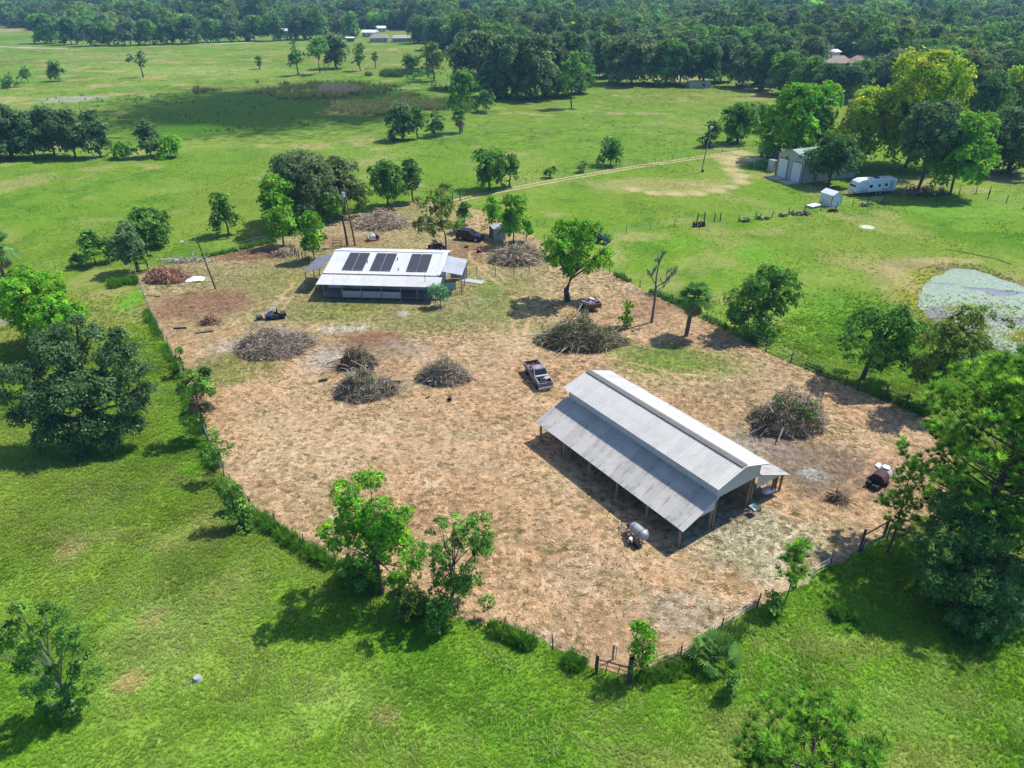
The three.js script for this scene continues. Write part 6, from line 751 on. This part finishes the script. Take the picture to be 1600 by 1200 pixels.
const BR = [[0.19, 0.145, 0.11], [0.25, 0.195, 0.15], [0.13, 0.105, 0.08], [0.31, 0.25, 0.19]], OL = [[0.15, 0.14, 0.06], [0.11, 0.10, 0.045], [0.19, 0.165, 0.085], [0.09, 0.085, 0.045]], RD = [[0.27, 0.13, 0.08], [0.2, 0.10, 0.06], [0.32, 0.17, 0.10]], TN = [[0.30, 0.23, 0.16], [0.22, 0.17, 0.12], [0.36, 0.29, 0.21]];
brush('big dome of brown twigs left of centre below the mower', 430, 543, 52, 498, { cols: BR, sticks: 420, leaves: 6000, thick: 0.025, rz: 3.6 });
brush('reddish brown brush pile beside the white tarp', 260, 437, 32, 413, { cols: RD, wood: [[0.25, 0.14, 0.09], [0.3, 0.2, 0.14]], sticks: 260, leaves: 3500, rz: 2.0 });
brush('large grey tan brush pile behind the house near the motorcycle', 593, 353, 38, 327, { cols: TN, wood: TN, sticks: 380, leaves: 2500, len: 1.8, thick: 0.05, rz: 3.0 });
brush('wide tangled brush pile right of the metal shed', 808, 406, 42, 374, { cols: [...TN, ...OL], wood: TN, sticks: 340, leaves: 4500, len: 1.6, thick: 0.05, rz: 3.2, logs: 8 });
brush('large olive leafy brush pile in front of the rusted trailer', 910, 535, 64, 486, { cols: OL, wood: [[0.3, 0.26, 0.2], [0.2, 0.17, 0.12]], sticks: 320, leaves: 11000, rz: 3.1, green: [[-0.4, 0.6, 0, 0.8], [0.1, 0.7, 0.1, 0.8], [0.4, 0.45, 0.2, 0.7], [-0.7, 0.35, 0.3, 0.6]], gk: 'olive' });
brush('central brush pile with a pale bleached patch and long logs', 570, 612, 48, 570, { cols: [...OL, ...BR], sticks: 360, leaves: 7000, rz: 2.4, logs: 3, gk: 'olive', green: [[-0.2, 0.55, 0.3, 0.5], [0.3, 0.6, 0, 0.5], [0, 0.7, -0.2, 0.45]], after: (t, r, R, h, rz) => { for (const [ax, az, bx, bz, w] of [[0.9, -1.5, 3.6, -1.9, 0.17], [1.0, -0.2, 3.4, 0.3, 0.12], [0.6, 0.2, 3.2, 0.9, 0.1], [1.5, 0, 3.0, -0.5, 0.16]]) part('log', limb([new V3(ax, 0.5, az), new V3((ax + bx) / 2, 0.35, (az + bz) / 2 + 0.1), new V3(bx, 0.2, bz)], w, w * 0.6, 7), M.darkBark, t); const P = new Leaves(900); for (let i = 0; i < 380; i++) { const n = rv(r), q = rv(r), s = new V3().crossVectors(n, q).normalize(); P.leaf(new V3(-R * 0.35 + (r() - 0.5) * 0.9, h * (0.75 + 0.25 * r()), 0.5 + (r() - 0.5) * 0.9), q, s, 0.25, 0.06, [0.5, 0.48, 0.3]); } part('bleached_fronds', P.geo(), dryMat, t); } });
brush('dark upright clump of uprooted branches behind the central brush pile', 560, 572, 26, 536, { cols: [[0.1, 0.1, 0.05], [0.06, 0.055, 0.04], [0.14, 0.12, 0.07]], wood: [[0.12, 0.1, 0.08], [0.32, 0.2, 0.12]], sticks: 220, leaves: 3200, rz: 1.4, logs: 2, after: (t, r, R, h) => { for (const [a, b] of [[[-0.1, 1.8, 0], [-0.9, 1.5, 0.6]], [[0, 1.7, 0], [0.5, 2.6, -0.4]], [[-0.2, 1.6, 0], [-3.6, 0.4, 0.2]]]) part('split_limb', bar(new V3(...a), new V3(...b), 0.09, 6), std(0.38, 0.24, 0.13, 0.9), t); } });
brush('round tangled pile of vines and roots right of the central piles', 693, 591, 36, 558, { cols: [...BR, ...OL], wood: [[0.3, 0.25, 0.19], [0.16, 0.13, 0.1]], sticks: 340, leaves: 4200, rz: 2.0, len: 1.0 });
brush('round green brown brush heap right of the barn', 1228, 664, 58, 600, { cols: [...OL, ...BR], sticks: 300, leaves: 9000, rz: 2.6, green: [[-0.3, 0.75, 0, 0.8], [0.4, 0.5, 0.4, 0.8], [0.1, 0.7, 0.3, 0.7], [-0.6, 0.4, 0.3, 0.5], [0.55, 0.6, 0, 0.7]], gk: 'mid' });
brush('low heap of reddish roots on the left bare ground', 328, 505, 13, 492, { cols: RD, sticks: 90, leaves: 600, len: 0.6, logs: 1 });
brush('black charred pile with sticks on the grey bare patch at right', 1310, 783, 14, 770, { cols: [[0.07, 0.05, 0.04], [0.2, 0.16, 0.08]], wood: [[0.06, 0.05, 0.045], [0.2, 0.13, 0.08]], sticks: 70, leaves: 400, len: 0.8, logs: 3 });
brush('dark root mass beside the lone rusty log left of the house', 440, 399, 16, 390, { cols: BR, sticks: 80, leaves: 300, logs: 1 });
brush('pale rubble of sticks and scrap along the left rear fence', 295, 409, 34, 402, { cols: TN, wood: [[0.5, 0.46, 0.42], [0.2, 0.18, 0.16]], sticks: 90, leaves: 300, rz: 0.7, logs: 3 });
brush('dark hedge of cuttings left of the round tree below the garage trailer', 1186, 262, 15, 248, { cols: K.dark, sticks: 60, leaves: 1500, rz: 1.6, logs: 0 });
brush('red brown scrap brush beneath the bright tree right of the camper', 1440, 303, 34, 286, { cols: [[0.12, 0.07, 0.05], [0.06, 0.05, 0.04]], sticks: 120, leaves: 900, rz: 2.0 });

// ------------------------------------------------------------------ the woods to the horizon, one mass
{
  const r = rng(500), list = [];
  const kinds = ['oak', 'mid', 'dark', 'moss', 'mid', 'oak', 'bright', 'dark', 'olive'];
  const makePatch = (seed) => {
    const q0 = rng(seed), L = []; for (let i = 0; i < 9; i++) { const w = 9 + 10 * q0(), h = 8 + 9 * q0(), a = i / 9 * TAU + q0(), q = i === 0 ? 0 : 9.5 + 3 * (i % 2), lobes = lobesFor(q0, w, h, 0.02, 10, 0.85), g = crown(q0, lobes, { size: 1.05, fill: 1.15, clump: 1.35, cols: K[kinds[(i + seed) % 9]], shell: 0.55, per: 14, up: 0.5, max: 1300 }); g.translate(Math.cos(a) * q, 0, Math.sin(a) * q); L.push(g); const tr = colorize(prep(limb([new V3(0, 0, 0), new V3(0.3, h * 0.6, 0)], 0.35, 0.2, 5)), [0.1, 0.085, 0.07]); tr.translate(Math.cos(a) * q, 0, Math.sin(a) * q); L.push(tr); }
    return mergeGeometries(L.map((g) => { g.deleteAttribute('uv'); g.deleteAttribute('normal'); const q = g.index ? g.toNonIndexed() : g; q.computeVertexNormals(); return q; }));
  };
  const woods = [ring([[-900, 20], [-40, 36], [55, 50], [85, 60], [140, 62], [260, 63], [400, 58], [500, 55], [545, 46], [650, 46], [690, 66], [716, 90], [900, 95], [1000, 100], [1200, 122], [1330, 150], [1480, 165], [1600, 175], [2300, 215]]).concat([[2600, -2500], [-2600, -2500]])];
  const clear = [[[-101, -620], 26], ...[[1288, 110], [1308, 115], [1352, 117]].flatMap(([x, y]) => [1, 0.94, 0.88, 0.83].map((f) => [spot(x, y).multiplyScalar(f).toArray(), 9])), [spot(447, 55).toArray(), 10]].map(([p, q]) => [p[0], p.length > 2 ? p[2] : p[1], q]);
  let z = -150; while (z > -2400) { const step = 19 * (1 + Math.max(0, -z - 500) / 1600); const half = Math.min(2300, -z * 0.92 + 60); for (let x = -half + step * r(); x < half; x += step * (0.75 + 0.5 * r())) { const px = x + (r() - 0.5) * 6, pz = z + (r() - 0.5) * 6; if (!woods.some((w) => inside(w, px, pz) && inside(w, px + 8, pz + 11) && inside(w, px - 8, pz + 11))) continue; if (clear.some(([a, b, q]) => Math.hypot(px - a, pz - b) < q + 12)) continue; list.push([px, pz]); } z -= step * 0.95; }
  const m = new THREE.Matrix4(), q = new THREE.Quaternion(), c = new THREE.Color(), up = new V3(0, 1, 0), group = [[], [], [], []]; list.forEach((p) => group[(r() * 4) | 0].push(p));
  ['near and far wooded ground, mixed dark crowns', 'wooded ground with taller and paler crowns mixed in', 'wooded ground with mossy and olive crowns', 'wooded ground with low bright crowns'].forEach((label, k) => {
    const im = new THREE.InstancedMesh(makePatch(600 + k), leafMat, group[k].length);
    group[k].forEach(([x, zz], i) => { const far = Math.min(1.9, 1 + Math.max(0, -zz - 500) / 1600), s = (0.62 + 0.8 * r() * r() + 0.2 * r()) * 1.1 * far; q.setFromAxisAngle(up, r() * TAU); m.compose(new V3(x, -0.3, zz), q, new V3(s, s * (0.75 + 0.5 * r()) / Math.sqrt(far), s)); im.setMatrixAt(i, m); const v = 0.55 + 0.65 * r(), w = r() < 0.15 ? 1.8 : r(); im.setColorAt(i, c.setRGB(v * (0.95 + 0.25 * w), v * (1.0 + 0.1 * w), v * 0.95)); });
    im.name = numbered('forest'); im.userData.kind = 'stuff'; im.castShadow = im.receiveShadow = true; tag(im, label, 'woods'); scene.add(im);
  });
}

// ------------------------------------------------------------------ grass, weeds, straw
function scatter(name, label, cat, geo, mat, list) {                         // list of [x, z, scale, turn, r, g, b, tilt]
  const im = new THREE.InstancedMesh(geo, mat, list.length), m = new THREE.Matrix4(), q = new THREE.Quaternion(), e = new THREE.Euler(), c = new THREE.Color();
  list.forEach(([x, z, s, t, a, b, d, y = 0.02, h = 1], i) => { q.setFromEuler(e.set(0, t, 0)); m.compose(new V3(x, y, z), q, new V3(s, s * h, s)); im.setMatrixAt(i, m); im.setColorAt(i, c.setRGB(a, b, d)); });
  im.name = numbered(name); im.userData.kind = 'stuff'; im.castShadow = im.receiveShadow = true; tag(im, label, cat); scene.add(im); console.log(name, list.length); return im;
}
const WHITE3 = [[1, 1, 1], [0.85, 0.9, 0.8], [1.1, 1.05, 1.0]];
{
  const r = rng(900), near = [], mid = [], o = [0, 0, 0];
  const visible = (x, z, margin) => { const d = SP * EYE - CP * z, u = Math.abs(x) * LENS / d; return u < 800 + margin; };
  const yardSoft = (x, z) => inside(yardRough, x, z);
  for (let i = 0; i < 1100000; i++) { const z = -16 - 84 * Math.pow(r(), 0.9), x = (r() * 2 - 1) * 84; if (r() < sstep(-46, -98, z) || !visible(x, z, 70) || yardSoft(x, z)) continue; const lush = fbm(x / 4, z / 4 + 3, 3); if (r() > 0.35 + lush * 0.9) continue; pasture(x, z, o, 0); const k = 1.55 + 0.9 * r() * r() + 0.3 * r(); if (near.length > 260000) break; near.push([x, z, (0.55 + 0.9 * r()) * (1 + 0.6 * sstep(-40, -90, z)) * (0.55 + lush * 0.9), r() * 6.28, o[0] * k, o[1] * k, o[2] * k, 0, 0.7 + 0.5 * r()]); }
  scatter('grass', 'short green pasture grass in the foreground', 'grass', bladeTuft(rng(1), 11, 0.15, 0.15, WHITE3), grassMat, near);
  for (let i = 0; i < 90000; i++) { const z = -60 - 136 * r(), x = (r() * 2 - 1) * 140; if (!visible(x, z, 40) || yardSoft(x, z) || inside(pondRing, x, z)) continue; const lush = fbm(x / 9, z / 9 + 3, 3), e = noise(x / 2.2, z / 1.7); if (e * 0.5 + lush * 0.7 < 0.42 + 0.3 * r()) continue; pasture(x, z, o, 0); const k = 1.4 + 0.7 * r(); mid.push([x, z, 0.5 + 0.9 * r() * lush, r() * 6.28, o[0] * k, o[1] * k, o[2] * k, 0, 0.8 + 0.5 * r()]); }
  scatter('grass', 'tufted grass of the pasture beyond the yard', 'grass', bladeTuft(rng(2), 12, 0.28, 0.5, WHITE3), grassMat, mid);
  const farT = []; for (let i = 0; i < 60000; i++) { const z = -196 - 330 * r(), x = (r() * 2 - 1) * 330; if (!visible(x, z, 20)) continue; pasture(x, z, o, 0); if (o[1] < 0.13) continue; const e = fbm(x / 11, z / 8 + 7, 3); if (e < 0.47 + 0.15 * r()) continue; pasture(x, z, o, 0); const k = 1.35 + 0.6 * r(); farT.push([x, z, 0.9 + 1.4 * r(), r() * 6.28, o[0] * k, o[1] * k, o[2] * k, 0, 0.7]); }
  scatter('grass', 'clumped grass of the far pasture', 'grass', bladeTuft(rng(3), 12, 0.38, 0.5, WHITE3), grassMat, farT);
  // weeds along the near fences
  const weeds = [], along = (path, width, n, s0, s1, off, cols) => { const pts = path.map(([x, y]) => spot(x, y)); for (let i = 0; i < n; i++) { const k = (r() * (pts.length - 1)) | 0, p = pts[k].clone().lerp(pts[k + 1], r()), d = pts[k + 1].clone().sub(pts[k]).normalize(), w = (r() + r() - 1) * width + off, c = cols[(r() * cols.length) | 0], v = 0.8 + 0.5 * r(), den = fbm(p.x / 3 + 20, p.z / 3, 2); if (den < 0.44) continue; weeds.push([p.x - d.z * w, p.z + d.x * w, (s0 + (s1 - s0) * r()) * (0.5 + den), r() * 6.28, c[0] * v, c[1] * v, c[2] * v, 0, 1]); } };
  const wg = [[0.09, 0.25, 0.018], [0.13, 0.30, 0.02], [0.07, 0.20, 0.015], [0.18, 0.32, 0.03]];
  along([[392, 798], [455, 842], [520, 882], [580, 915], [640, 940], [740, 968], [868, 1018], [930, 1048]], 0.7, 2600, 0.35, 1.4, 0.3, wg); along([[303, 636], [326, 692], [350, 748], [392, 798]], 0.8, 900, 0.5, 1.1, 0.4, wg); along([[232, 486], [262, 542], [284, 590], [303, 634]], 0.6, 900, 0.5, 1.0, 0.3, wg); along([[985, 1060], [1080, 1022], [1180, 955], [1258, 915], [1302, 888], [1380, 850]], 1.0, 1500, 0.4, 0.9, 0.5, [...wg, [0.2, 0.25, 0.06]]); along([[957, 430], [1060, 478], [1190, 545], [1290, 588], [1445, 652]], 0.7, 1500, 0.45, 0.95, -0.4, wg); along([[295, 408], [365, 392], [430, 377]], 1.0, 500, 0.5, 0.9, 0, wg);
  along([[1500, 935], [1400, 880]], 5, 700, 0.5, 1.0, 2, wg); along([[150, 1150], [200, 1100]], 0.9, 160, 0.8, 1.3, 0, [[0.10, 0.26, 0.02], [0.13, 0.3, 0.03]]); along([[1300, 962], [1332, 962]], 0.7, 130, 0.8, 1.2, 0, [[0.10, 0.27, 0.02], [0.13, 0.3, 0.03]]); along([[1240, 925], [1272, 905]], 0.6, 160, 0.8, 1.2, 0.3, [[0.12, 0.27, 0.03]]); along([[1400, 985], [1560, 1010]], 3.0, 500, 0.4, 0.8, 0, wg); along([[170, 448], [215, 440]], 1.6, 200, 0.8, 1.4, 0, wg);
  scatter('tall_grass', 'tall dark green weeds grown up along the fences', 'weeds', bladeTuft(rng(5), 14, 0.85, 0.42, WHITE3), grassMat, weeds);
  // pale seeding stalks lying through the near grass
  const pale = []; for (let i = 0; i < 160000 && pale.length < 13000; i++) { const z = -16 - 60 * r(), x = (r() * 2 - 1) * 62; if (!visible(x, z, 60) || yardSoft(x, z)) continue; const n = fbm(x / 7 + 90, z / 5, 3), m = noise(x / 1.4, z / 1.4 + 30); if (n * 0.7 + m * 0.3 < 0.5 + 0.12 * r()) continue; const v = 0.8 + 0.5 * r(), t = r(); pale.push([x, z, 0.7 + 0.8 * r(), noise(x / 6, z / 6) * 6 + r(), lerp(0.26, 0.40, t) * v, lerp(0.40, 0.39, t) * v, lerp(0.06, 0.16, t) * v, 0.02, 0.6 + 0.5 * r()]); }
  scatter('grass', 'pale dry stalks lying through the foreground grass', 'grass', bladeTuft(rng(9), 7, 0.2, 0.4, WHITE3), grassMat, pale);
  // reeds in the wet hollow
  const reeds = []; const rp = (cx, cy, w, h, n, cols, s) => { for (let i = 0; i < n; i++) { const a = r() * TAU, q = Math.sqrt(r()) * 1.15, p = spot(cx + Math.cos(a) * w * q, cy + Math.sin(a) * h * q); if (fbm(p.x / 14, p.z / 14 + 5, 3) < 0.38 + 0.2 * q) continue; const c = cols[(r() * cols.length) | 0], v = 0.8 + 0.4 * r(); reeds.push([p.x, p.z, s * (0.7 + 0.6 * r()), r() * 6.28, c[0] * v, c[1] * v, c[2] * v, 0, 1]); } };
  rp(590, 170, 90, 9, 900, [[0.27, 0.23, 0.11], [0.36, 0.31, 0.17], [0.19, 0.27, 0.06], [0.14, 0.24, 0.04]], 2.4); rp(660, 160, 75, 14, 900, [[0.30, 0.26, 0.13], [0.18, 0.26, 0.06], [0.15, 0.25, 0.05]], 2.2); rp(470, 142, 150, 12, 2200, [[0.12, 0.2, 0.04], [0.17, 0.2, 0.06], [0.2, 0.18, 0.09], [0.09, 0.17, 0.03]], 2.6); rp(530, 143, 30, 6, 500, [[0.25, 0.24, 0.18]], 3); rp(385, 143, 25, 6, 300, [[0.28, 0.28, 0.14]], 2.6); rp(300, 172, 260, 30, 500, [[0.05, 0.12, 0.015], [0.035, 0.085, 0.012], [0.08, 0.16, 0.02]], 1.6); rp(650, 160, 90, 24, 1200, [[0.12, 0.21, 0.04]], 2.2); rp(640, 118, 60, 5, 700, [[0.08, 0.17, 0.03]], 3.5);
  scatter('reeds', 'tan and green reeds growing in the dark wet hollow', 'reeds', bladeTuft(rng(6), 12, 0.75, 0.5, WHITE3), grassMat, reeds);
  // bank plants by the pond
  const bank = []; for (let i = 0; i < 1500; i++) { const k = (r() * pondRing.length) | 0, a = pondRing[k], b = pondRing[(k + 1) % pondRing.length], t = r(), x = lerp(a[0], b[0], t) + (r() - 0.5) * 5, z = lerp(a[1], b[1], t) + (r() - 0.5) * 5; if (inside(pondRing, x, z)) continue; const c = r() < 0.5 ? [0.20, 0.20, 0.03] : [0.14, 0.22, 0.03]; bank.push([x, z, 0.5 + 0.6 * r(), r() * 6, c[0], c[1], c[2], 0, 0.8]); }
  scatter('bank_grass', 'olive yellow grass ringing the pond', 'grass', bladeTuft(rng(7), 10, 0.4, 0.5, WHITE3), grassMat, bank);
  // cut straw and small tufts on the yard
  const straw = [], tufts = []; let ax = 1e9, bx = -1e9, az = 1e9, bz = -1e9; for (const [x, z] of yardRing) { ax = Math.min(ax, x); bx = Math.max(bx, x); az = Math.min(az, z); bz = Math.max(bz, z); }
  for (let i = 0; i < 240000 && straw.length < 80000; i++) { const z = bz - (bz - az) * Math.pow(r(), 1.5), x = lerp(ax, bx, r()); if (!visible(x, z, 10) || !yardSoft(x, z)) continue; const d = fbm(x / 2.5, z / 2.5 + 9, 3); if (r() > 0.25 + d) continue; yard(x, z, o); const p = r(), k = p < 0.25 ? 0.6 : p < 0.5 ? 0.85 : 1.15; straw.push([x, z, 0.55 + 0.7 * r(), (noise(x / 8, z / 8) * 5 + (r() - 0.5) * 2.2), o[0] * k, o[1] * k * (p < 0.55 ? 1.04 : 1), o[2] * k * 0.92, 0.022, 1]); }
  const sg = (() => { const L = new Leaves(40), q = rng(44); for (let i = 0; i < 6; i++) { const x = (q() - 0.5) * 0.35, z = (q() - 0.5) * 0.3, a = (q() - 0.5) * 1.2, l = 0.10 + 0.16 * q(), w = 0.012 + 0.012 * q(), h = 0.015 + 0.08 * q(), dx = Math.cos(a) * l, dz = Math.sin(a) * l; L.tri(x - dx, 0.0, z - dz, x + dx, h, z + dz, x - Math.sin(a) * w * 2, h * 0.8, z + Math.cos(a) * w * 2, 1, 1, 1); } return L.geo(); })();
  scatter('straw', 'loose cut straw littering the cleared yard', 'straw', sg, dryMat, straw);
  for (let i = 0; i < 110000; i++) { const z = lerp(az, bz, r()), x = lerp(ax, bx, r()); if (!visible(x, z, 10) || !yardSoft(x, z)) continue; yard(x, z, o); const green = o[1] / o[0], n = fbm(x / 5 + 60, z / 5, 3); if (green > 0.82 ? r() > 0.9 : n < 0.56 || r() > 0.3) continue; const c = green > 0.9 ? [o[0] * 1.0, o[1] * 1.1, o[2] * 0.9] : r() < 0.5 ? [0.2, 0.17, 0.06] : [0.15, 0.19, 0.045]; const k = 0.8 + 0.4 * r(); tufts.push([x, z, 0.4 + 0.6 * r(), r() * 6, c[0] * k, c[1] * k, c[2] * k, 0.015, 0.7]); }
  scatter('sparse_grass', 'thin grass and weeds regrowing in the cleared yard', 'grass', bladeTuft(rng(8), 10, 0.22, 0.26, WHITE3), grassMat, tufts);
}

renderer.render(scene, camera);
